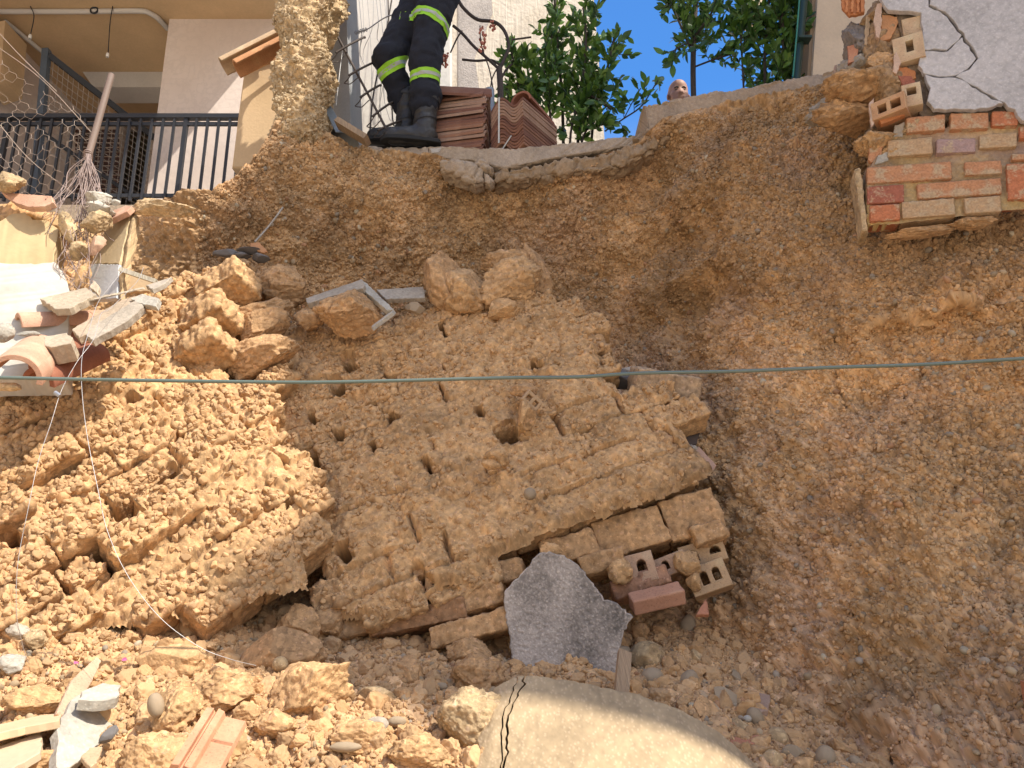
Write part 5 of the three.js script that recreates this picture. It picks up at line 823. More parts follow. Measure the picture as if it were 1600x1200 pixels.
solid('slate_plate', plate([[1048, 656, 3.36], [1096, 668, 3.34], [1088, 694, 3.28], [1066, 694, 3.28], [1056, 686, 3.30]], 0.02, 0.004, 10), mat([0.12, 0.09, 0.075], T.smooth, 0.003, 0.7), 'blackish brown slate plate, lower of two beside the slab right edge', 'slate');
solid('tile_shard', plate([[1092, 697, 3.2], [1120, 727, 3.16], [1112, 738, 3.12], [1080, 716, 3.12]], 0.014, 0.003, 11), mat([0.62, 0.38, 0.26], T.clay, 0.001, 0.9), 'pinkish flat tile shard at the slab right corner', 'tile shard');
clod('stone', 1078, 706, 3.2, 26, 20, { m: M.limeGrey }, 'grey pebble cluster lump above the pinkish shard', 'stone');
clod('stone', 828, 772, 2.95, 18, 18, { ...SM.smooth, m: M.pebble }, 'round pale pebble stuck in the middle of the slab face', 'stone');
clod('adobe_boulder', 774, 712, 3.02, 38, 32, { m: M.clod, cuts: 9 }, 'small clod sitting in the hole in the middle of the slab', 'adobe lump');
clod('adobe_boulder', 768, 726, 3.0, 30, 14, { m: M.clod }, 'flat crumb just under the small clod at the slab hole', 'adobe lump');
clod('adobe_boulder', 822, 648, 3.14, 30, 44, { m: M.clod, rough: 0.2 }, 'clod left of the little hollow brick fragment on the slab', 'adobe lump');
clod('adobe_boulder', 818, 612, 3.2, 34, 24, { m: M.clod2 }, 'clod on the slab just under the green wire above the hollow fragment', 'adobe lump');

// hollow bricks: cells along z
function hollowBrick(name, px, py, Z, w, h, depth, cells, rot, m, label, arch = true) {
  const k = pxm(Z, py), W = w * k, H = h * k, s = new THREE.Shape([[-W / 2, -H / 2], [W / 2, -H / 2], [W / 2, H / 2], [-W / 2, H / 2]].map(([x, y]) => new THREE.Vector2(x, y)));
  for (const [ca, cb, cc, cd] of cells) { const a = lerp(ca, cc, 0.1), c = lerp(ca, cc, 0.9), b = lerp(cb, cd, 0.12), d = lerp(cb, cd, 0.88), hp = new THREE.Path(), x0 = (a - 0.5) * W, x1 = (c - 0.5) * W, y0 = (b - 0.5) * H, y1 = (d - 0.5) * H; if (arch) { const r = (x1 - x0) / 2; hp.moveTo(x0, y0); hp.lineTo(x1, y0); hp.lineTo(x1, y1 - r); hp.absarc((x0 + x1) / 2, y1 - r, r, 0, Math.PI, false); hp.lineTo(x0, y0); } else { hp.moveTo(x0, y0); hp.lineTo(x1, y0); hp.lineTo(x1, y1); hp.lineTo(x0, y1); hp.lineTo(x0, y0); } s.holes.push(hp); }
  const g = new THREE.ExtrudeGeometry(s, { depth, bevelEnabled: true, bevelSize: 0.0025, bevelThickness: 0.0025, bevelSegments: 1, bevelOffset: -0.0025, curveSegments: 8 }); g.translate(0, 0, -depth);
  const t = solid(name, g, m, label, 'hollow brick');
  t.position.copy(P(px, py, Z)); t.rotation.set(...rot); return t;
}
const hb = mat([0.60, 0.40, 0.225], T.clay, 0.002, 0.95), hb2 = mat([0.58, 0.375, 0.24], T.clay, 0.002, 0.95);
hollowBrick('hollow_brick', 832, 626, 3.13, 30, 20, 0.03, [[0.10, 0.18, 0.44, 0.8], [0.56, 0.18, 0.88, 0.8]], [0.1, 0.3, -0.7], hb, 'tiny broken hollow brick fragment with two cells lying on the slab', false);
hollowBrick('hollow_brick', 1107, 902, 2.98, 62, 44, 0.14, [[0.28, 0.2, 0.52, 0.84], [0.60, 0.24, 0.84, 0.84], [0.06, 0.2, 0.16, 0.7]], [-0.12, -0.28, 0.30], hb, 'hollow brick with two clear arched cells, lowest at the slab right corner');
hollowBrick('hollow_brick', 1098, 864, 3.03, 70, 36, 0.14, [[0.12, 0.15, 0.42, 0.8], [0.62, 0.3, 0.92, 0.72]], [-0.1, -0.25, 0.24], hb, 'hollow brick with two clogged cells above the lowest one at the slab right corner');
hollowBrick('hollow_brick', 1042, 884, 3.02, 66, 30, 0.13, [[0.06, 0.25, 0.26, 0.82], [0.36, 0.25, 0.58, 0.86], [0.68, 0.3, 0.88, 0.9]], [-0.1, -0.22, 0.34], hb2, 'hollow brick with three small clogged cells in the middle of the row under the slab');
hollowBrick('hollow_brick', 990, 890, 2.98, 68, 46, 0.13, [[0.56, 0.28, 0.84, 0.84]], [-0.1, -0.2, 0.22], hb2, 'hollow brick with a single round cell, left end of the row under the slab');
clod('adobe_boulder', 968, 892, 2.96, 38, 38, { m: M.clod, cuts: 10 }, 'mortar lump stuck to the single celled hollow brick', 'adobe lump');
clod('adobe_boulder', 1074, 882, 2.99, 36, 40, { m: M.clod, cuts: 10, rough: 0.2 }, 'mortar lump between the hollow bricks at the slab right corner', 'adobe lump');
clod('adobe_boulder', 1084, 908, 2.97, 22, 30, { m: M.clod, cuts: 10 }, 'small mortar lump left of the lowest hollow brick', 'adobe lump');
// adobe blocks of the second layer under the slab's lower edge
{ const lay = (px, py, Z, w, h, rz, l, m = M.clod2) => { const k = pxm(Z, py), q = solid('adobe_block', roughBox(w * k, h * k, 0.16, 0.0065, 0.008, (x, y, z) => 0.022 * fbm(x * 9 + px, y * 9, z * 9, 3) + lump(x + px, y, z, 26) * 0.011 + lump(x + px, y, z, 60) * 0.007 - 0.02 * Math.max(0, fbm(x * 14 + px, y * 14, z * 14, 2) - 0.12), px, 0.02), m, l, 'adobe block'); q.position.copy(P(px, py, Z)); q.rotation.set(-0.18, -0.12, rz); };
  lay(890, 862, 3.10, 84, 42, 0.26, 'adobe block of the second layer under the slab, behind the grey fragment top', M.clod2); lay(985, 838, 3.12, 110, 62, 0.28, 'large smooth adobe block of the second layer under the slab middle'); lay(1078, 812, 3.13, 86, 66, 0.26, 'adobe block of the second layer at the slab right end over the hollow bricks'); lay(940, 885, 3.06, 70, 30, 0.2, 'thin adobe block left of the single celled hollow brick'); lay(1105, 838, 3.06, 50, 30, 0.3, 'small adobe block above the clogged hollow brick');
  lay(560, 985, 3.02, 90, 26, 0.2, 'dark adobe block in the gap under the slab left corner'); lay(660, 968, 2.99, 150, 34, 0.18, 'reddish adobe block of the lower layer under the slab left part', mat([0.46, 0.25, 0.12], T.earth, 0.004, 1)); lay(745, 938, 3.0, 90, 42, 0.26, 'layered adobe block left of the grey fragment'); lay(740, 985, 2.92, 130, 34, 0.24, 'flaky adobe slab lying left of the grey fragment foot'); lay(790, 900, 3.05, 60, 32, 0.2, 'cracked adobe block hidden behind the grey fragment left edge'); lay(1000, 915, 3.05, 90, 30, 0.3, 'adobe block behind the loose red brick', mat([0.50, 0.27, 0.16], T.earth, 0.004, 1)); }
{ const k = pxm(2.86, 936), q = solid('red_brick', roughBox(84 * k, 25 * k, 0.07, 0.006, 0.005, (x, y, z) => 0.003 * fbm(x * 30, y * 30, z * 30, 3) - 0.008 * Math.max(0, fbm(x * 16 + 4, y * 16, z * 16, 2) - 0.15)), mat([0.56, 0.29, 0.18], T.clay, 0.002, 0.92), 'loose pinkish red brick lying under the hollow bricks', 'brick'); q.position.copy(P(1026, 935, 2.86)); q.rotation.set(0.5, 0.15, 0.16); }
solid('tile_shard', plate([[1104, 934, 2.96], [1108, 960, 2.92], [1088, 960, 2.92]], 0.02, 0.003, 13), M.clay, 'small triangular red tile shard below the lowest hollow brick', 'tile shard');
clod('stone', 862, 860, 2.86, 34, 22, { m: M.clod, cuts: 8 }, 'small stone perched on the tip of the grey fragment', 'stone');

// grey cement fragment standing at the centre bottom
{
  const g = plate([[858, 862, 2.84], [786, 930, 2.66], [985, 966, 2.66], [978, 985, 2.64], [970, 1030, 2.56], [958, 1086, 2.44], [880, 1078, 2.43], [812, 1056, 2.46], [796, 1010, 2.52], [790, 950, 2.62], [802, 912, 2.69], [826, 884, 2.77], [838, 866, 2.83], [842, 862, 2.84]].slice(0, 0).concat([[842, 863, 2.80], [800, 1040, 2.46], [960, 1080, 2.46], [968, 1030, 2.53], [974, 988, 2.60], [988, 962, 2.64], [962, 942, 2.67], [940, 934, 2.68], [922, 908, 2.72], [904, 884, 2.76], [878, 868, 2.79]].reverse()).concat([[826, 884, 2.76], [808, 905, 2.73], [786, 925, 2.68], [788, 960, 2.62], [796, 1000, 2.54]].slice(0, 0)), 0.035, 0.012, 31, 0.004);
}
{
  const pts = [[842, 863], [826, 884], [808, 903], [787, 924], [789, 958], [796, 1000], [800, 1038], [816, 1054], [880, 1074], [960, 1090], [965, 1040], [972, 1000], [976, 985], [989, 963], [964, 944], [942, 936], [926, 912], [906, 886], [880, 868], [858, 862]];
  const zOf = (y) => lerp(2.80, 2.46, (y - 863) / 220), list = pts.map(([x, y]) => [x, y, zOf(y)]);
  const i0 = list[0], i1 = list[6], i2 = list[9]; const rest = list.filter((p) => p !== i0 && p !== i1 && p !== i2);
  const O = P(...i0), a = P(...i1).sub(O), b = P(...i2).sub(O), N = a.clone().cross(b).normalize(); if (N.z < 0) N.negate();
  const pl = plane(O, a.clone().cross(N).normalize().x > 0 ? a.clone().cross(N).normalize() : N.clone().cross(a).normalize(), up), out = list.map(([x, y]) => uvOf(x, y, pl)), R = rng(4), sh = [];
  out.forEach((p, i) => { const n = out[(i + 1) % out.length], L = Math.hypot(n[0] - p[0], n[1] - p[1]), k = Math.max(1, Math.round(L / 0.012)); for (let e = 0; e < k; e++) sh.push(new THREE.Vector2(lerp(p[0], n[0], e / k) + (R() - 0.5) * 0.007, lerp(p[1], n[1], e / k) + (R() - 0.5) * 0.007)); });
  const g = new THREE.ExtrudeGeometry(new THREE.Shape(sh), { depth: 0.03, bevelEnabled: true, bevelSize: 0.004, bevelThickness: 0.003, bevelSegments: 2, bevelOffset: -0.004 }); g.translate(0, 0, -0.033); g.applyMatrix4(basis(O, pl.U, pl.V));
  const n1 = tfbm(3, 131, 5), n2 = tfbm(70, 137, 3), w = twor(90, 133), o = [0, 0, 0];
  const gt = tex(512, 0.6, (u, v) => { const A = n1(u, v), Bn = n2(u, v); w(u + 0.01 * A, v + 0.01 * Bn, o); let k = 0.46 + 1.3 * (A - 0.5) + 0.34 * (Bn - 0.5); if (o[2] > 0.55 && o[0] < 0.55) k += 0.40 * (o[2] - 0.5); return [k, k, k * 1.02, 0.4 + 0.6 * (Bn - 0.5) + (o[2] > 0.6 ? 0.3 * Math.max(0, 0.5 - o[0]) : 0)]; });
  solid('cement_fragment', g, mat([0.64, 0.56, 0.48], gt, 0.006, 0.95), 'big grey cement render fragment standing upright at the centre bottom', 'cement fragment');
  // yellow curved render fragment in front of it, split by cracks at its left end
  const T0 = [[752, 1110], [778, 1076], [812, 1058], [860, 1062], [930, 1074], [1000, 1090], [1060, 1112], [1120, 1146], [1170, 1190], [1215, 1240]], zt = [2.36, 2.36, 2.36, 2.35, 2.33, 2.32, 2.30, 2.28, 2.25, 2.22];
  const yel = mat([0.66, 0.50, 0.32], (() => { const a = tfbm(3, 151, 4), b = tfbm(50, 157, 3), c = twor(90, 155), q = [0, 0, 0]; return tex(1024, 0.8, (u, v) => { const A = a(u, v), Bn = b(u, v); c(u + 0.01 * A, v + 0.01 * Bn, q); let k = 0.58 + 0.5 * (A - 0.5) + 0.26 * (Bn - 0.5), sp = q[2] > 0.6 && q[0] < 0.5 ? 0.17 * (0.5 - q[0]) * 2 : 0; k += sp; return [k, k * (0.97 + 0.06 * sp), k * (0.88 + 0.5 * sp), 0.4 + 0.5 * (Bn - 0.5) + 0.6 * sp]; }); })(), 0.004, 0.95);
  const tcv = new THREE.CatmullRomCurve3(T0.map(([x, y], i) => P(x, y, zt[i])), false, 'catmullrom', 0.3), bcv = new THREE.CatmullRomCurve3([[735, 1240], [758, 1230], [790, 1224], [840, 1224], [910, 1226], [980, 1230], [1050, 1240], [1110, 1250], [1170, 1262], [1220, 1290]].map(([x, y], i) => P(x, y, zt[i] - 0.30)), false, 'catmullrom', 0.3);
  const piece = (u0, u1, wig, seed, m) => { const n = 90, f = (s) => (u, v) => { const wv = v * 14, l = u0 ? u0 + wig(v, 0) : 0, r = u1 < 1 ? u1 + wig(v, 1) : 1, uu = lerp(l, r, u), a = tcv.getPoint(clamp(uu)), b = bcv.getPoint(clamp(uu)), p = b.lerp(a, v), bulge = 0.022 * Math.sin(Math.PI * Math.min(1, v * 0.9)); return p.add(V3(0, s * 0.012 + bulge - 0.012, s * 0.02 + bulge * 0.6)); };
    const d = (k) => (p, u, v) => k * (0.003 * fbm(p.x * 20, p.y * 20, p.z * 20, 3) + 0.0012 * vn(p.x * 90, p.y * 90, p.z * 90)) + (v > 0.97 ? 0.006 * fbm(p.x * 40, p.y * 40, 1, 2) : 0);
    const A = sheet(n, 60, f(1), d(1), (p, u, v) => [p.x, p.y * 1.2]), B = sheet(n, 60, f(-0.6), d(1), (p, u, v) => [p.x, p.y * 1.2]); { const ix = B.index.array; for (let i = 0; i < ix.length; i += 3) { const q = ix[i]; ix[i] = ix[i + 1]; ix[i + 1] = q; } B.computeVertexNormals(); }
    const rim = (g1, g2, ids) => { const a = g1.attributes.position, b = g2.attributes.position, q = []; for (let i = 0; i + 1 < ids.length; i++) { const A1 = ids[i], A2 = ids[i + 1]; const P1 = [a.getX(A1), a.getY(A1), a.getZ(A1)], P2 = [a.getX(A2), a.getY(A2), a.getZ(A2)], Q1 = [b.getX(A1), b.getY(A1), b.getZ(A1)], Q2 = [b.getX(A2), b.getY(A2), b.getZ(A2)]; q.push(...P1, ...P2, ...Q2, ...P1, ...Q2, ...Q1); } const g = new THREE.BufferGeometry(); g.setAttribute('position', new THREE.Float32BufferAttribute(q, 3)); g.computeVertexNormals(); return boxUV(g); };
    const topI = Array.from({ length: n + 1 }, (_, i) => 60 * (n + 1) + i), lI = Array.from({ length: 61 }, (_, j) => j * (n + 1)), rI = lI.map((q) => q + n);
    return merge([A, B, rim(A, B, topI), rim(A, B, lI), rim(A, B, rI)]); };
  const y = thing('yellow_render_fragment', 'large curved yellow render fragment in the foreground, cracked near its left end', 'render fragment');
  const c1 = (v) => 0.018 * Math.sin(v * 9) - 0.05 * (1 - v) + 0.008 * vn(v * 26, 1, 2), c2 = (v) => 0.014 * Math.sin(v * 7 + 1) - 0.02 * (1 - v) + 0.008 * vn(v * 22, 5, 2);
  mesh('render_sheet', piece(0.235, 1, (v) => c1(v) + 0.004, 1), yel, y); mesh('render_sheet', piece(0.195, 0.235, (v, k) => (k ? c1(v) - 0.004 - 0.006 * (1 - v) : c2(v) + 0.003), 2), yel, y); mesh('render_sheet', piece(0.02, 0.195, (v, k) => (k ? c2(v) - 0.004 : 0.012 * Math.sin(v * 5) + 0.012 * vn(v * 18, 9, 2)), 3), yel, y, 'broken left end of the yellow render');
}
solid('wooden_stick', boxBar(P(970, 1092, 2.40), P(976, 1020, 2.60), 0.042, 0.02, V3(0, 0, 1)), mat([0.50, 0.34, 0.20], T.wood, 0.002, 0.9), 'short brown wooden stick standing against the right side of the grey fragment', 'stick');

// ---------------------------------------------------------------- left side: painted wall stubs, roof tiles, stones, wire
{
  const paintUp = mat([0.60, 0.435, 0.235], T.streak, 0.004, 0.95), paintLow = mat([0.64, 0.605, 0.54], T.streak, 0.005, 0.95);
  const t = thing('painted_wall_stub', 'broken wall stub at the left edge, ochre above and white below', 'wall');
  mesh('upper_render', plate([[-60, 420, 2.9], [82, 412, 2.98], [92, 358, 3.06], [72, 344, 3.07], [52, 346, 3.07], [40, 334, 3.08], [20, 335, 3.06], [0, 345, 3.03], [-60, 350, 2.98]], 0.12, 0.008, 41), paintUp, t, 'ochre painted upper part');
  mesh('lower_render', plate([[-60, 590, 2.72], [-60, 410, 2.903], [60, 412, 2.966], [85, 408, 2.982], [98, 424, 2.975], [106, 445, 2.96], [112, 470, 2.935], [100, 590, 2.80]], 0.12, 0.006, 42), paintLow, t, 'flaking white painted lower part');
  mesh('core', roughBar([[-60, 300, 3.1], [0, 312, 3.1], [30, 318, 3.12], [80, 330, 3.12], [100, 345, 3.12]], [[-60, 352, 3.04], [0, 348, 3.05], [40, 340, 3.08], [75, 352, 3.07], [98, 366, 3.06]], 0.34, 0.011, (p) => fbm(p.x * 9, p.y * 9, p.z * 9, 3) * 0.03 + lump(p.x, p.y, p.z, 24) * 0.018 + lump(p.x, p.y, p.z, 52) * 0.010, 0.6), M.clod, t, 'rubble core above the render');
  const u = thing('upright_wall_flake', 'tall shaded render flake standing on edge, ochre over grey white', 'wall');
  mesh('upper_render', plate([[142, 411, 3.14], [186, 412, 3.02], [196, 370, 3.06], [204, 332, 3.10], [200, 326, 3.12], [178, 342, 3.17], [160, 374, 3.17]], 0.03, 0.006, 43), mat([0.70, 0.53, 0.30], T.smooth, 0.002, 0.95), u);
  mesh('lower_render', plate([[138, 468, 3.08], [182, 466, 2.97], [186, 413, 3.018], [141, 412, 3.138]], 0.03, 0.004, 44), mat([0.74, 0.73, 0.70], T.smooth, 0.002, 0.95), u);
  mesh('broken_edge', roughBar([[206, 328, 3.10], [208, 332, 3.08], [212, 336, 3.08]], [[180, 468, 2.98], [184, 468, 2.95], [190, 466, 2.95]], 0.05, 0.008, (p) => fbm(p.x * 20, p.y * 20, p.z * 20, 3) * 0.014, 0.6), M.clodPale, u);
  solid('ochre_flake', plate([[186, 456, 3.02], [190, 420, 3.04], [240, 440, 3.02], [230, 452, 3.0]], 0.02, 0.005, 45), mat([0.66, 0.47, 0.27], T.smooth, 0.002, 0.95), 'ochre render flake behind the thin white batten', 'render flake');
  solid('batten', boxBar(P(188, 421, 2.98), P(244, 440, 2.94), 0.018, 0.016), mat([0.74, 0.66, 0.50], T.wood, 0.002, 0.9), 'thin pale batten sloping down beside the upright flake', 'batten');
}
{ // half round tiles: [px, py, Z] of both ends, radius, roll
  const half = (name, a, b, r, roll, m, label, th = 0.014) => { const p = P(...a), q = P(...b), d = q.clone().sub(p), s = new THREE.Shape(); s.absarc(0, 0, r, 0, Math.PI, false); s.absarc(0, 0, r - th, Math.PI, 0, true);
    const g = new THREE.ExtrudeGeometry(s, { depth: d.length(), bevelEnabled: true, bevelSize: 0.002, bevelThickness: 0.002, bevelSegments: 1, curveSegments: 18 }); const z = d.clone().normalize(), x = up.clone().cross(z).normalize(), y = z.clone().cross(x); g.rotateZ(roll); g.applyMatrix4(new THREE.Matrix4().makeBasis(x, y, z).setPosition(p)); return solid(name, g, m, label, 'roof tile'); };
  half('roof_tile', [22, 592, 2.44], [62, 556, 2.78], 0.080, 0.15, M.clayPale, 'pale pink half round roof tile at the left edge just above the green wire');
  half('roof_tile', [30, 514, 2.84], [170, 508, 3.05], 0.062, 0.1, M.clayPale, 'long half round roof tile lying level with its dark open end to the left');
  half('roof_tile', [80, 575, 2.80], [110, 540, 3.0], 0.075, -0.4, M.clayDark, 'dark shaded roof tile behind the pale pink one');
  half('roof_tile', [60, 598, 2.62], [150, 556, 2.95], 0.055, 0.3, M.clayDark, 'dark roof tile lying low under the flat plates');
  solid('roof_tile', plate([[2, 300, 3.05], [80, 306, 3.0], [83, 316, 2.98], [68, 321, 2.97], [40, 318, 2.97], [20, 312, 2.99]], 0.03, 0.004, 46), M.clayPale, 'flat pinkish tile lying on top of the painted wall stub', 'roof tile');
  solid('roof_tile', plate([[165, 346, 3.06], [198, 330, 3.04], [206, 322, 3.06], [196, 320, 3.1], [176, 327, 3.12]], 0.025, 0.004, 47), M.clayPale, 'broken pinkish red tile on top of the upright render flake', 'roof tile');
  const cm = mat([0.60, 0.49, 0.35], T.plaster, 0.004, 1);
  const pl = (pts, l, m = cm, th = 0.03, seed = 48) => solid('cement_plate', plate(pts, th, 0.006, seed), m, l, 'cement plate');
  pl([[62, 466, 2.88], [134, 449, 2.92], [150, 460, 2.84], [110, 486, 2.76], [86, 484, 2.77]], 'buff cement plate, top left of the pile over the long tile', cm, 0.03, 48);
  pl([[106, 478, 2.80], [196, 457, 2.86], [224, 451, 2.88], [228, 456, 2.84], [200, 466, 2.78], [112, 487, 2.72]], 'long buff cement plate, second in the pile over the long tile', cm, 0.035, 49);
  pl([[112, 514, 2.72], [190, 468, 2.86], [222, 460, 2.88], [208, 478, 2.80], [160, 500, 2.72], [120, 521, 2.66]], 'long brownish cement plate, third in the pile over the long tile', mat([0.56, 0.43, 0.30], T.plaster, 0.004, 1), 0.03, 50);
  pl([[128, 519, 2.70], [206, 472, 2.82], [226, 464, 2.84], [222, 474, 2.78], [196, 494, 2.72], [140, 522, 2.64]], 'rough grey cement plate at the bottom of the pile beside the stump', M.limeGrey, 0.03, 51);
  pl([[68, 526, 2.72], [104, 520, 2.72], [113, 528, 2.66], [112, 540, 2.62], [82, 550, 2.62], [70, 542, 2.64]], 'rough cement lump with a broken face under the cement plates', cm, 0.07, 52);
  pl([[228, 446, 2.92], [252, 438, 2.94], [268, 433, 2.95], [258, 446, 2.88], [240, 456, 2.84]], 'small grey cement flake at the right end of the pile', M.limeGrey, 0.02, 53);
  pl([[204, 466, 2.84], [222, 459, 2.84], [248, 466, 2.80], [240, 474, 2.76], [214, 470, 2.80]], 'white crumbling cement flake at the right end of the pile', M.lime, 0.025, 54);
  pl([[140, 448, 2.90], [146, 438, 2.92], [154, 446, 2.90], [152, 458, 2.86]], 'small cement flake standing at the foot of the upright render flake', cm, 0.02, 55);
  clod('stone', 12, 284, 3.0, 42, 30, { m: M.clodPale }, 'yellowish stone on the tile at the top of the painted wall stub', 'stone');
  clod('stone', 252, 326, 3.1, 84, 32, { m: M.clodPale, cuts: 12, d: 40 }, 'long pale yellow stone below the railing', 'stone');
  clod('stone', 156, 310, 3.06, 32, 22, { m: M.lime, cuts: 12, rough: 0.25 }, 'jagged whitish mortar piece under the wire bundle, topmost of its heap', 'stone'); clod('stone', 156, 328, 3.04, 36, 26, { m: M.lime, rough: 0.25 }, 'whitish mortar piece under the wire bundle, middle of its heap', 'stone'); clod('stone', 150, 350, 3.0, 42, 34, { m: M.clodPale, cuts: 10 }, 'yellowish stone under the wire bundle, lowest of its heap', 'stone'); clod('stone', 181, 317, 3.06, 14, 9, { m: M.lime }, 'tiny whitish crumb beside the jagged mortar piece', 'stone'); clod('stone', 151, 384, 2.98, 18, 30, { m: M.clayPale, rot: -0.3 }, 'small pinkish brick bit hanging in the wires', 'stone'); clod('stone', 122, 392, 2.98, 30, 26, { m: M.clodPale }, 'tan stone caught in the wires between the two wall stubs', 'stone'); clod('stone', 108, 356, 3.02, 22, 54, { m: M.clodPale, rot: 0.5 }, 'narrow tan mortar piece leaning by the painted wall stub', 'stone'); clod('stone', 130, 430, 2.98, 20, 50, { m: M.clod }, 'brownish mortar piece in the gap between the wall stubs', 'stone');
  clod('stone', 8, 520, 2.66, 24, 28, { m: M.lime }, 'whitish stone at the left edge above the pale pink tile', 'stone'); clod('stone', 15, 604, 2.5, 40, 14, { m: M.clodPale }, 'flat tan stone under the pale pink tile', 'stone'); clod('stone', 45, 522, 2.72, 34, 8, { m: M.lime }, 'thin white plaster crumb on the pale pink tile top', 'stone');
}
{ // rusty post with its bundle of wire, and the loose chicken wire
  const t = thing('rusty_post', 'leaning rusty steel tube post with wire tied round its foot', 'post'), pm = mat([0.24, 0.165, 0.125], T.smooth, 0.002, 0.7);
  const a = P(139, 240, 3.2), b = P(174, 117, 3.3), d = b.clone().sub(a), s = new THREE.Shape(); s.absarc(0, 0, 0.0155, 0, Math.PI * 2, false); const hp = new THREE.Path(); hp.absarc(0, 0, 0.012, 0, Math.PI * 2, true); s.holes.push(hp);
  const g = new THREE.ExtrudeGeometry(s, { depth: d.length(), bevelEnabled: false, curveSegments: 14 }); g.applyMatrix4(basis(a, V3(1, 0, 0).addScaledVector(d.clone().normalize(), -d.clone().normalize().x), d.clone().normalize().cross(V3(1, 0, 0))).multiply(new THREE.Matrix4())); const e = d.clone().normalize(), x = V3(1, 0, 0).addScaledVector(e, -e.x).normalize(), y = e.clone().cross(x); const g2 = new THREE.ExtrudeGeometry(s, { depth: d.length(), bevelEnabled: false, curveSegments: 14 }); g2.applyMatrix4(new THREE.Matrix4().makeBasis(x, y, e).setPosition(a)); mesh('tube', g2, pm, t);
  mesh('tube', bar(P(126, 310, 3.16), P(140, 238, 3.2), 0.012, 10), pm, t);
  const wm = mat([0.34, 0.255, 0.22], null, 0, 0.7, { metalness: 0.2 }), R = rng(17), w = thing('wire_bundle', 'tangled bundle of rusty wire hanging from the leaning post', 'wire'), G = [[], [], []];
  for (let i = 0; i < 50; i++) { const sx = 138 + (R() - 0.5) * 8, sy = 240 + R() * 10, ex = 120 + (R() - 0.5) * 105, ey = 300 + R() * 90, Z = 3.15; const m1 = [lerp(sx, ex, 0.3) + (R() - 0.5) * 16, lerp(sy, ey, 0.3)], m2 = [lerp(sx, ex, 0.65) + (R() - 0.5) * 30, lerp(sy, ey, 0.65)], m3 = [ex + (R() - 0.5) * 26, ey + (R() - 0.5) * 24]; G[i % 3].push(tube([P(sx, sy, Z), P(...m1, Z - 0.03 * R()), P(...m2, Z - 0.08 * R()), P(ex, ey, Z - 0.14 * R()), P(...m3, Z - 0.16)], 0.0012 + 0.0008 * R(), 18, 4)); }
  for (let i = 0; i < 26; i++) { const x = 95 + R() * 60, y = 330 + R() * 60; G[i % 3].push(tube([P(x, y, 3.04), P(x + (R() - 0.5) * 30, y + 24, 3.0), P(x + (R() - 0.5) * 40, y + 50, 2.97), P(x + (R() - 0.6) * 60, y + 80 * R() + 50, 2.95)], 0.0013, 16, 4)); }
  G.forEach((q) => { mesh('wire', merge(q), wm, w).userData.kind = 'stuff'; });
  for (let i = 0; i < 4; i++) mesh('binding', (() => { const q = new THREE.TorusGeometry(0.018, 0.0025, 5, 18); q.rotateX(1.35 + 0.2 * R()); const p = P(138, 238 + i * 3, 3.2); q.translate(p.x, p.y, p.z); return q; })(), wm, w);
  const c = thing('chicken_wire', 'torn sheet of hexagonal chicken wire in front of the balcony railing', 'wire mesh'), cg = [], Zc = (x, y) => 3.5 + 0.06 * Math.sin(x * 0.05) + 0.05 * Math.sin(y * 0.04 + x * 0.02);
  const q = (x, y) => P(x + 6 * Math.sin(y * 0.045) + 0.18 * (y - 200) , y + 7 * Math.sin(x * 0.05), Zc(x, y)), S = 19, keepW = poly([[-20, 50], [30, 70], [70, 130], [150, 200], [135, 300], [20, 300], [-20, 260]]);
  for (let j = 0; j < 26; j++) for (let i = -2; i < 16; i++) { const x = i * S * 1.0 + (j % 2 ? S / 2 : 0) - 10, y = 40 + j * S * 0.62; if (!keepW(x, y) || h3(i, j, 5) < 0.28) continue; const h = S * 0.30; cg.push(bar(q(x, y), q(x, y + h), 0.001, 4), bar(q(x, y + h), q(x + S / 2, y + S * 0.62), 0.0008, 4), bar(q(x, y + h), q(x - S / 2, y + S * 0.62), 0.0008, 4)); }
  for (const [x0, y0, x1, y1] of [[10, 35, 95, 150], [0, 60, 150, 210], [-10, 190, 90, 310]]) cg.push(tube([q(x0, y0), q((x0 + x1) / 2 + 5, (y0 + y1) / 2 - 6), q(x1, y1)], 0.0014, 20, 4));
  mesh('mesh_wire', merge(cg), mat([0.46, 0.36, 0.28], null, 0, 0.6, { metalness: 0.2 }), c);
}
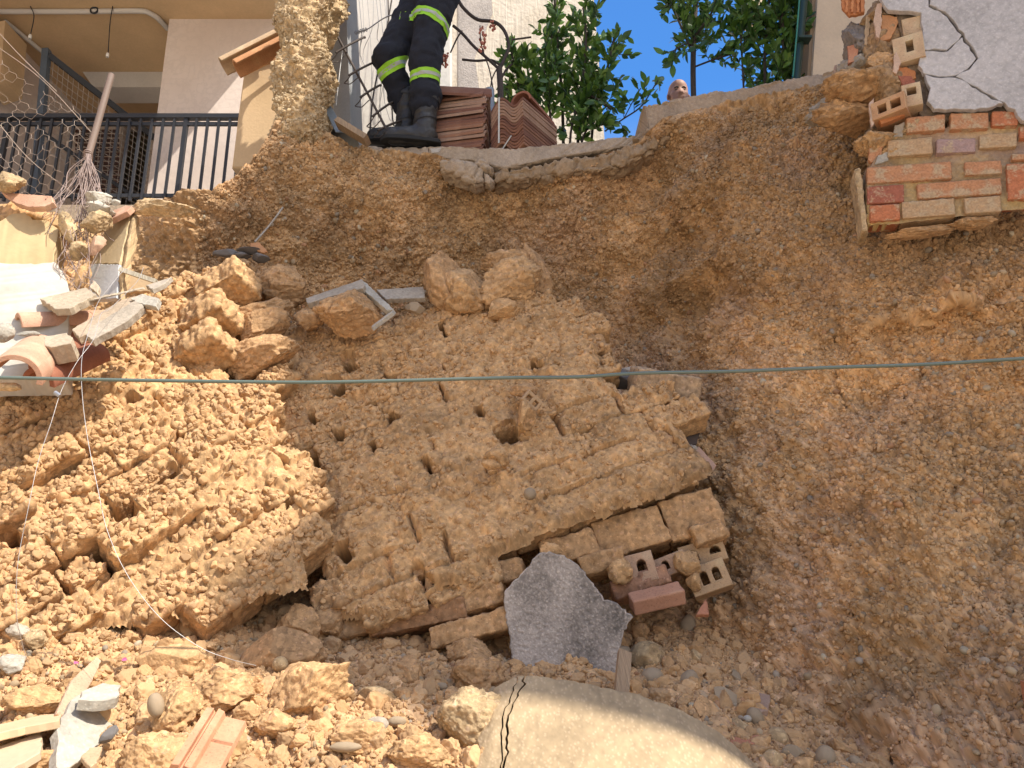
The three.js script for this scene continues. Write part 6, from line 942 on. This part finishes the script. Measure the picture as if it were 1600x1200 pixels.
// ---------------------------------------------------------------- wires across the picture
{
  const gp = [[-60, 588, 2.05], [0, 590, 2.06], [200, 594, 2.09], [420, 597, 2.12], [520, 597, 2.13], [650, 594, 2.14], [800, 590, 2.15], [900, 589, 2.15], [1000, 583, 2.14], [1150, 580, 2.12], [1300, 574, 2.09], [1450, 569, 2.06], [1600, 560, 2.03], [1700, 555, 2.01]].map((a) => P(...a));
  solid('green_wire', tube(gp, 0.0052, 240, 8), mat([0.115, 0.15, 0.125], null, 0, 0.35), 'green plastic coated wire stretched right across the picture', 'wire');
  const thin = mat([0.46, 0.44, 0.42], null, 0, 0.4, { metalness: 0.3 });
  solid('thin_wire', tube([[205, 418, 2.9], [192, 424, 2.86], [170, 450, 2.76], [152, 475, 2.64], [138, 520, 2.52], [128, 560, 2.44], [128, 610, 2.36], [136, 680, 2.3], [152, 760, 2.26], [168, 830, 2.22], [200, 900, 2.2], [250, 965, 2.2], [310, 1010, 2.22], [360, 1030, 2.26], [400, 1040, 2.34]].map((a) => P(...a)), 0.0010, 160, 5), thin, 'thin pale wire curving down the sunlit stump to the rubble, the longer of two', 'wire');
  solid('thin_wire', tube([[224, 418, 2.92], [214, 440, 2.84], [172, 482, 2.62], [158, 490, 2.58], [146, 530, 2.48], [120, 566, 2.42], [96, 610, 2.38], [80, 660, 2.34], [60, 720, 2.3], [45, 790, 2.26], [28, 880, 2.24], [26, 960, 2.26], [36, 1010, 2.32], [44, 1036, 2.36]].map((a) => P(...a)), 0.0009, 160, 5), thin, 'thin pale wire hanging down near the left edge, the shorter of two', 'wire');
  solid('wire_clip', (() => { const g = new THREE.CylinderGeometry(0.007, 0.007, 0.022, 10); g.rotateZ(1.0); return g; })(), mat([0.35, 0.35, 0.36], null, 0, 0.4, { metalness: 0.6 }), 'small grey ferrule on the left thin wire below the green wire', 'ferrule').position.copy(P(90, 616, 2.37));
}
// ---------------------------------------------------------------- foreground pieces on the rubble
{
  const Zs = (x, y, d = 0) => spoilZ(x, y) + d, fc = (x, y, w, h, o, l, n = 'earth_clod', c = 'clod', dz = 0.0) => clod(n, x, y + h * 0.1, Zs(x, y + h * 0.35) + dz, w, h, o, l, c);
  fc(268, 1104, 78, 76, { cuts: 8, crumb: 0.06 }, 'round brown clod with a pale pebble in its face in the left foreground'); clod('stone', 243, 1102, Zs(250, 1125) - 0.085, 22, 34, { ...SM.smooth, m: M.pebble, rot: 0.3 }, 'oval pale pebble set in the round foreground clod', 'stone');
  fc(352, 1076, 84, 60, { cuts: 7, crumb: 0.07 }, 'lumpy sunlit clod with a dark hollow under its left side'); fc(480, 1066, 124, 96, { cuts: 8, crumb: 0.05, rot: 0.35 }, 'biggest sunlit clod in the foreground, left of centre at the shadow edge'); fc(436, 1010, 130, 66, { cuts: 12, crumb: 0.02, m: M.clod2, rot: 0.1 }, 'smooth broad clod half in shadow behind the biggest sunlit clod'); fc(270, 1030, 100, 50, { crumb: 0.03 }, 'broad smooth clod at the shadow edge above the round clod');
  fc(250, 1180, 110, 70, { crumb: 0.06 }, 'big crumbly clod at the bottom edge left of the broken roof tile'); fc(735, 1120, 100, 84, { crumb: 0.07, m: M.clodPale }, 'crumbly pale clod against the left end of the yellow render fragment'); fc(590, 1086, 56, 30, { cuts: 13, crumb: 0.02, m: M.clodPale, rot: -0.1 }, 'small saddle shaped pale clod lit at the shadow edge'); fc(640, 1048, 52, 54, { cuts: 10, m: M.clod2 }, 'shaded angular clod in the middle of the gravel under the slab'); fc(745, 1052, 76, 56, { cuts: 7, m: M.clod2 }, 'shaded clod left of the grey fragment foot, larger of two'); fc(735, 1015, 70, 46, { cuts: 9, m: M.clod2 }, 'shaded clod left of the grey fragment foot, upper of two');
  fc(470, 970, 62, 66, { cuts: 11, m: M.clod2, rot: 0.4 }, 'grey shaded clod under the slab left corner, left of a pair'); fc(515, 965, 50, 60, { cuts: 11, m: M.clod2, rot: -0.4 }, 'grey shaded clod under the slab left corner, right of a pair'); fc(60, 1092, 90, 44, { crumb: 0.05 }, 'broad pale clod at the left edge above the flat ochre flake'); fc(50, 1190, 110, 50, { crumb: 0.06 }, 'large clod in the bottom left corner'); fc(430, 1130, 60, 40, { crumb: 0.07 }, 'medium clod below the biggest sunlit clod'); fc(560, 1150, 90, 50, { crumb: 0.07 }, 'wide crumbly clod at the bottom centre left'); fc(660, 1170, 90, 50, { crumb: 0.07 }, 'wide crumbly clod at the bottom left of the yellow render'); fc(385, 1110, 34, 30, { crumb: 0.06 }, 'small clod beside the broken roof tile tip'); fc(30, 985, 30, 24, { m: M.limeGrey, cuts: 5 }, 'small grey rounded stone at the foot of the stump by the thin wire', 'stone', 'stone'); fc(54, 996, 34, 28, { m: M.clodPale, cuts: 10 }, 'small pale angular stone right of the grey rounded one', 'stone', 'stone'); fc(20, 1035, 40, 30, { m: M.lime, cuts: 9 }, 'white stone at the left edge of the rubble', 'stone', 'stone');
  const ob = (n, pts, th, jag, seed, m, l, c) => solid(n, plate(pts.map(([x, y, d]) => [x, y, Zs(x, y) + (d ?? -0.05)]), th, jag, seed), m, l, c);
  ob('roof_tile', [[93, 1104, -0.10], [112, 1062, -0.10], [152, 1026, -0.06], [164, 1026, -0.06], [160, 1042, -0.08], [148, 1072, -0.11], [120, 1100, -0.13], [96, 1106, -0.13]], 0.014, 0.003, 61, mat([0.70, 0.46, 0.30], T.clay, 0.001, 0.9), 'curved pinkish tile piece standing behind the white mortar flake', 'roof tile');
  ob('mortar_flake', [[88, 1178, -0.10], [96, 1120, -0.12], [120, 1086, -0.10], [170, 1064, -0.07], [226, 1074, -0.10], [210, 1100, -0.13], [170, 1140, -0.15], [120, 1176, -0.14], [98, 1186, -0.12]], 0.03, 0.012, 62, M.lime, 'jagged white mortar flake with a hollow in the left foreground', 'mortar flake');
  ob('mortar_lump', [[122, 1092, -0.17], [128, 1080, -0.16], [160, 1066, -0.13], [190, 1066, -0.13], [184, 1082, -0.16], [150, 1088, -0.17]], 0.03, 0.010, 63, M.lime, 'ridge of mortar standing on the white flake', 'mortar lump');
  ob('ochre_flake', [[-20, 1136, -0.06], [60, 1118, -0.05], [96, 1114, -0.07], [94, 1140, -0.11], [40, 1150, -0.10], [-20, 1170, -0.10]], 0.02, 0.006, 64, mat([0.72, 0.52, 0.31], T.smooth, 0.002, 0.95), 'flat ochre flake with a red edge at the left bottom, upper of two', 'render flake');
  ob('ochre_flake', [[-20, 1172, -0.06], [40, 1152, -0.06], [66, 1140, -0.06], [62, 1170, -0.12], [10, 1200, -0.14], [-20, 1204, -0.14]], 0.02, 0.006, 65, mat([0.66, 0.50, 0.33], T.smooth, 0.002, 0.95), 'flat buff flake at the left bottom, lower of two', 'render flake');
  ob('tile_shard', [[126, 1182, -0.07], [140, 1168, -0.06], [160, 1166, -0.06], [152, 1182, -0.10], [142, 1188, -0.11]], 0.014, 0.003, 66, M.clayBuff, 'small yellow brown tile shard below the white mortar flake', 'tile shard'); clod('stone', 170, 1150, Zs(170, 1150) - 0.06, 34, 18, { ...SM.ang, m: M.slate, rot: 0.8 }, 'dark flat stone beside the white mortar flake', 'stone');
  { // interlocking roof tile broken in two
    const t = thing('broken_roof_tile', 'broken orange interlocking roof tile in the left foreground', 'roof tile'), a = P(300, 1216, Zs(300, 1198) - 0.12), b = P(352, 1126, Zs(352, 1130) - 0.08), d = b.clone().sub(a), L = d.length(), s = new THREE.Shape([[-0.055, 0], [-0.05, 0.010], [0.002, 0.010], [0.008, 0.024], [0.022, 0.028], [0.028, 0.014], [0.034, 0.014], [0.036, 0.027], [0.052, 0.025], [0.056, 0.006], [0.05, -0.002], [-0.05, -0.002]].map(([x, y]) => new THREE.Vector2(x, y)));
    const g = new THREE.ExtrudeGeometry(s, { depth: L, bevelEnabled: true, bevelSize: 0.0015, bevelThickness: 0.0015, bevelSegments: 1, steps: 1 }); const z = d.clone().normalize(), x = z.clone().cross(V3(0.25, 0.75, 0.6)).normalize().negate(), y = z.clone().cross(x); if (y.y < 0) { x.negate(); y.negate(); } g.applyMatrix4(new THREE.Matrix4().makeBasis(x, y, z).setPosition(a)); mesh('tile_body', g, mat([0.68, 0.34, 0.19], T.clay, 0.001, 0.85), t);
    mesh('cross_rib', boxBar(a.clone().addScaledVector(x, -0.05).addScaledVector(z, L * 0.55).addScaledVector(y, 0.013), a.clone().addScaledVector(x, 0.0).addScaledVector(z, L * 0.55).addScaledVector(y, 0.013), 0.008, 0.006), mat([0.68, 0.34, 0.19], T.clay, 0.001, 0.85), t); }
  for (const [x, y, l] of [[116, 1037, 'pink petal on the rubble, left of the tile piece tip'], [190, 1030, 'pink petal on the rubble, right of the tile piece tip'], [88, 1086, 'pink petal on the rubble left of the standing tile piece']]) { const q = solid('petal', (() => { const g = LEAF.clone(); g.scale(0.03, 0.03, 0.016); return g; })(), new THREE.MeshPhysicalMaterial({ color: C(0.62, 0.10, 0.22), roughness: 0.7, side: THREE.DoubleSide }), l, 'petal'); q.position.copy(P(x, y, Zs(x, y) - 0.03)); q.rotation.set(0.4, x, 0.3); }
  // stack of hollow red bricks cut by the right edge
  const hs = thing('hollow_brick_stack', 'red hollow bricks standing at the right bottom edge', 'bricks'); for (let i = 0; i < 3; i++) { const k = pxm(2.2, 1130), q = mesh('hollow_brick', (() => { const s = new THREE.Shape([[0, 0], [0.12, 0], [0.12, 0.07], [0, 0.07]].map(([x, y]) => new THREE.Vector2(x, y))); for (const [a, b] of [[0.012, 0.04], [0.048, 0.076]]) for (const [c, e] of [[0.01, 0.03], [0.038, 0.06]]) { const h = new THREE.Path(); h.moveTo(a, c); h.lineTo(a, e); h.lineTo(b, e); h.lineTo(b, c); s.holes.push(h); } return new THREE.ExtrudeGeometry(s, { depth: 0.05, bevelEnabled: false }); })(), M.clay, hs); q.position.copy(P(1630, 1190, 2.2)).add(V3(0.002 * i, i * 0.072 - 0.02, -0.05)); q.rotation.y = -0.3; }
  // rubble at the right: stones and brick bits
  const R = rng(303), grp = 'stones of the heap right of the yellow render';
  const spots = [[1012, 1022, 50, 44, 1], [930 + 40, 1020, 40, 30, 1], [1020, 1060, 34, 34, 0], [1044, 1040, 32, 20, 1], [1075, 1065, 38, 28, 0], [1090, 1030, 30, 22, 1], [1110, 1052, 30, 26, 1], [1130, 1090, 40, 38, 1], [1070, 1100, 44, 30, 1], [1095, 1110, 46, 52, 1], [1160, 1135, 28, 30, 1], [1125, 1150, 32, 36, 1], [1180, 1120, 30, 24, 0], [1150, 1060, 26, 20, 1], [1190, 1160, 36, 26, 1], [1215, 1150, 30, 28, 0], [1240, 1175, 34, 26, 1], [1230, 1120, 24, 20, 1], [1265, 1150, 26, 24, 1], [1290, 1185, 40, 30, 0], [1060, 1022, 24, 18, 1], [1035, 985, 34, 24, 1], [1075, 975, 30, 22, 0], [1100, 985, 32, 20, 1], [1000, 985, 26, 22, 1], [1205, 1190, 40, 30, 1], [1320, 1170, 40, 24, 1], [1380, 1185, 44, 28, 1], [1430, 1190, 30, 22, 0], [1255, 1195, 36, 26, 1], [1170, 1095, 24, 20, 0], [1110, 1085, 22, 18, 0], [1340, 1195, 30, 20, 0], [1055, 1080, 22, 18, 0]];
  const marks = [[980, 1050, 'the short wooden stick'], [1030, 975, 'the loose red brick'], [1100, 1125, 'the yellow render edge'], [1112, 1090, 'the long tile shard'], [1010, 1085, 'the buff tile shard'], [1190, 1095, 'the pinkish plate'], [1163, 1158, 'the ribbed brick bit'], [1260, 1160, 'the bank foot'], [1400, 1190, 'the right bottom edge']];
  const near = spots.map(([x, y]) => marks.reduce((b, m, i) => Math.hypot(x - m[0], y - m[1]) < Math.hypot(x - marks[b][0], y - marks[b][1]) ? i : b, 0)), ord = ['first', 'second', 'third', 'fourth', 'fifth', 'sixth', 'seventh', 'eighth', 'ninth'];
  const labs = spots.map(([x, , , , k], i) => `${k ? 'angular' : 'rounded'} heap stone, ${ord[spots.filter((s, j) => near[j] === near[i] && (s[0] < x || (s[0] === x && j < i))).length]} from left among those nearest ${marks[near[i]][2]}`);
  spots.forEach(([x, y, w, h, k], i) => { const m = i % 5 === 0 ? M.clodPale : k ? [M.clod2, M.pebble, M.clod][i % 3] : M.pebble; fc(x, y, w, h, k ? { ...SM.ang, m, seed: 400 + i, rot: R() * 3 } : { ...SM.smooth, m, seed: 400 + i, rot: R() * 3 }, labs[i], 'rubble_stone', 'stone', 0.005).userData.group = grp; });
  ob('tile_shard', [[1098, 1072, -0.06], [1126, 1108, -0.05], [1116, 1112, -0.07], [1090, 1078, -0.08]], 0.02, 0.004, 67, M.clayBuff, 'long flat tile shard lying in the right heap', 'tile shard'); ob('tile_shard', [[1140, 1152, -0.05], [1186, 1148, -0.05], [1186, 1160, -0.06], [1144, 1164, -0.07]], 0.025, 0.003, 68, M.clay, 'ribbed red brick bit in the right heap', 'tile shard'); ob('tile_shard', [[990, 1072, -0.05], [1028, 1070, -0.05], [1030, 1092, -0.09], [992, 1088, -0.09]], 0.02, 0.004, 69, M.clayBuff, 'buff tile shard just behind the yellow render edge', 'tile shard'); ob('tile_shard', [[1172, 1080, -0.05], [1204, 1086, -0.05], [1200, 1110, -0.08], [1186, 1112, -0.08]], 0.02, 0.004, 70, mat([0.52, 0.35, 0.25], T.clay, 0.001, 0.9), 'flat pinkish plate at the foot of the bank in the right heap', 'tile shard');
  for (const [x, y, w, h, m, l] of [[1050, 1118, 20, 16, M.lime, 'small whitish stone behind the yellow render edge'], [1168, 1122, 12, 10, M.lime, 'tiny white stone in the right heap'], [690, 1072, 18, 12, M.pebble, 'smooth oval pebble, upper of the pair at the shadow edge'], [700, 1084, 20, 12, M.pebble, 'smooth oval pebble, lower of the pair at the shadow edge'], [634, 1092, 16, 16, M.pebble, 'round grey pebble at the shadow edge'], [438, 1036, 22, 22, M.clodPale, 'round pale pebble on top of the biggest sunlit clod'], [540, 1166, 44, 14, M.pebble, 'long smooth pale pebble at the bottom centre'], [590, 1130, 32, 22, M.limeGrey, 'grey white cement crumb at the bottom centre'], [620, 1126, 26, 14, M.pebble, 'smooth tan pebble with a thin tail of earth at the bottom centre']]) fc(x, y, w, h, { ...SM.smooth, m }, l, 'stone', 'stone', -0.03);
}
// stones set in the bank
{
  const set = (x, y, w, h, m, l, ang) => clod('embedded_stone', x, y, bankHit(x, y) - 0.015, w, h, { ...(ang ? SM.ang : SM.smooth), m, d: Math.min(w, h) * 0.8, rot: 0.2 }, l, 'stone');
  set(1193, 374, 62, 30, M.clayBuff, 'flat tan brick bit set in the bank left of the brick wall', 1); set(1280, 536, 30, 30, M.clodPale, 'round pale pebble set in the bank just above the green wire'); set(1420, 552, 34, 18, M.pebbleWarm, 'brownish pebble set in the bank above the green wire at the right'); set(1262, 968, 30, 24, M.pebbleWarm, 'reddish pebble set in the lower bank'); set(1415, 963, 22, 14, M.pebbleWarm, 'small orange pebble set in the lower right bank'); set(1244, 1012, 20, 22, M.limeGrey, 'grey round pebble set in the lower bank'); set(1495, 870, 30, 14, M.pebble, 'flat grey pebble set in the right bank'); set(1556, 905, 18, 18, M.pebbleWarm, 'orange round pebble near the right edge of the bank'); set(1575, 930, 44, 16, M.pebble, 'long stone sticking out near the right edge of the bank', 1); set(1570, 1000, 20, 26, M.pebbleWarm, 'upright orange pebble near the lower right edge'); set(1484, 417, 18, 16, M.pebbleWarm, 'orange pebble in the bank under the brick wall'); set(1320, 366, 16, 12, M.lime, 'white pebble beside the wall end foot'); set(1335, 372, 14, 16, M.limeGrey, 'grey pebble touching the wall end foot'); set(1318, 376, 20, 10, M.pebble, 'flat pebble below the white one at the wall end foot'); set(1404, 1124, 26, 16, M.lime, 'whitish stone low in the right bank'); set(1502, 1174, 30, 18, M.pebbleWarm, 'tan stone at the foot of the right bank'); set(1222, 910, 26, 14, M.pebble, 'pale grey stone in the bank right of the hollow bricks', 1); set(1452, 828, 20, 8, M.pebbleWarm, 'thin orange brick chip in the right bank', 1); set(1275, 215, 14, 14, M.clodPale, 'small pale pebble high in the bank below the tilted slab'); set(1430, 1010, 14, 10, M.pebbleWarm, 'tiny orange pebble in the lower right bank'); set(1560, 1040, 26, 22, M.pebble, 'grey stone near the lower right corner of the bank');
}
// ---------------------------------------------------------------- gravel and crumbs
{
  const R = rng(808), kinds = [rock(1, 0.8, 0.9, 3, 501, 0.25, 13, 0.06), rock(1, 0.6, 0.8, 3, 502, 0.25, 14, 0.06), rock(1, 0.9, 0.65, 3, 503, 0.28, 12, 0.08), rock(1, 0.75, 0.85, 3, 504, 0.25, 10, 0.12)], round = [rock(1, 0.62, 0.8, 3, 505, 0.06, 0, 0)], big = [rock(1, 0.8, 0.9, 11, 511, 0.25, 9, 0.14), rock(1, 0.65, 0.85, 11, 512, 0.25, 8, 0.16), rock(1, 0.75, 0.7, 11, 513, 0.28, 10, 0.14)];
  const q = new THREE.Quaternion(), e = new THREE.Euler(), s = V3(), m4 = new THREE.Matrix4(), col = new THREE.Color();
  M.gravel = mat([0.66, 0.66, 0.66], null, 0, 1);
  const scatter = (name, label, n, pick, size, tint, shapes = kinds) => { shapes.forEach((g) => { const im = new THREE.InstancedMesh(g, M.gravel, Math.floor(n / shapes.length)); for (let i = 0; i < im.count; i++) { let p = null; while (!p) p = pick(); e.set(R() * 6, R() * 6, R() * 6); q.setFromEuler(e); const z = size(p), k = p.n ? 0.05 * z : 0; s.set(z, z, z); if (k) p.addScaledVector(p.n, k); im.setMatrixAt(i, m4.compose(p, q, s)); im.setColorAt(i, col.setRGB(...tint(p))); } im.name = numbered(name); im.castShadow = im.receiveShadow = true; scene.add(im); tag(im, label, name.replace('_', ' '), null, 'stuff'); }); };
  const earthT = (p) => { const k = 0.78 + 0.42 * R(), w = R(); return [0.73 * k, (0.435 + 0.03 * w) * k, (0.20 + 0.04 * w) * k]; }, stoneT = () => { const k = 0.72 + 0.5 * R(), h = R(); return h < 0.5 ? [0.56 * k, 0.41 * k, 0.245 * k] : h < 0.7 ? [0.47 * k, 0.375 * k, 0.27 * k] : h < 0.88 ? [0.60 * k, 0.33 * k, 0.17 * k] : [0.70 * k, 0.58 * k, 0.40 * k]; };
  const gy = (x, z) => { const y = spoilY(x, z); return y + fbm(x * 3, y * 3, z * 3, 4) * 0.07 + lump(x, y, z, 9) * 0.034 + lump(x, y, z, 21) * 0.022 - 0.018; };
  const gd = () => { const z = -1.75 - Math.pow(R(), 0.8) * 1.5, x = (R() - 0.5) * 2 * (0.25 + 0.72 * -z); return V3(x, gy(x, z), z); };
  scatter('rubble_gravel', 'crumbled earth and gravel covering the rubble slope', 60000, gd, () => 0.0032 + 0.012 * Math.pow(R(), 3.0), earthT);
  scatter('rubble_pebbles', 'small rounded pebbles among the crumbs of the rubble slope', 5000, gd, () => 0.004 + 0.012 * Math.pow(R(), 3), stoneT, round);
  scatter('rubble_crumbs', 'fist sized and smaller earth crumbs over the rubble slope', 4200, gd, () => 0.012 + 0.030 * Math.pow(R(), 2.6), earthT, big);
  const bk = () => { const x = lerp(-1.7, 2.2, R()), y = lerp(1.05, 4.3, R()); if (y > bankTop(x) - 0.03) return null; const z = bankBase(x, y), a = (bankBase(x + 0.02, y) - z) / 0.02, b = (bankBase(x, y + 0.02) - z) / 0.02, l = Math.hypot(a, b, 1), d = earthDisp(x, y, z), p = V3(x - a / l * d, y - b / l * d, z + d / l); p.n = V3(-a / l, -b / l, 1 / l); return p; };
  const bankT = (p) => { const c = earthCol(p.x, p.y, p.z, 0.04), k = 0.72 + 0.55 * R(); return [0.75 * c[0] * k, 0.48 * c[1] * k, 0.25 * c[2] * k]; };
  scatter('bank_crumbs', 'crumbs of earth that roughen the face of the bank', 170000, bk, () => 0.0032 + 0.0105 * Math.pow(R(), 2.6), bankT);
  scatter('bank_pebbles', 'small pebbles bedded in the earth bank', 7000, bk, () => 0.003 + 0.016 * Math.pow(R(), 4), stoneT, round);
  const from = (list) => () => { const a = list[Math.floor(R() * list.length)], p = V3(a[0] + (R() - 0.5) * 0.008, a[1] + (R() - 0.5) * 0.008, a[2]); p.n = a[3]; return p; };
  scatter('stump_crumbs', 'crumbs of adobe that roughen the sunlit stump', 22000, from(stumpPanel.skin), () => 0.004 + 0.015 * Math.pow(R(), 2.2), earthT);
  scatter('slab_crumbs', 'crumbs of adobe that roughen the tilted slab', 17000, from(slabPanel.skin), () => 0.0032 + 0.0115 * Math.pow(R(), 2.6), earthT);
  const cs = []; { columnMesh.parent.updateMatrixWorld(true); const P0 = columnGeo.attributes.position, N0 = columnGeo.attributes.normal, a = V3(); for (let i = 0; i < P0.count; i++) if (N0.getZ(i) > -0.2) { a.fromBufferAttribute(P0, i).applyMatrix4(columnMesh.matrixWorld); cs.push([a.x, a.y, a.z, V3(N0.getX(i), N0.getY(i), N0.getZ(i))]); } }
  scatter('column_crumbs', 'crumbs of stone and mortar that roughen the broken column', 4200, from(cs), () => 0.004 + 0.013 * Math.pow(R(), 2.2), (p) => { const k = 0.8 + 0.4 * R(); return [0.70 * k, 0.53 * k, 0.32 * k]; });
}

renderer.render(scene, camera);
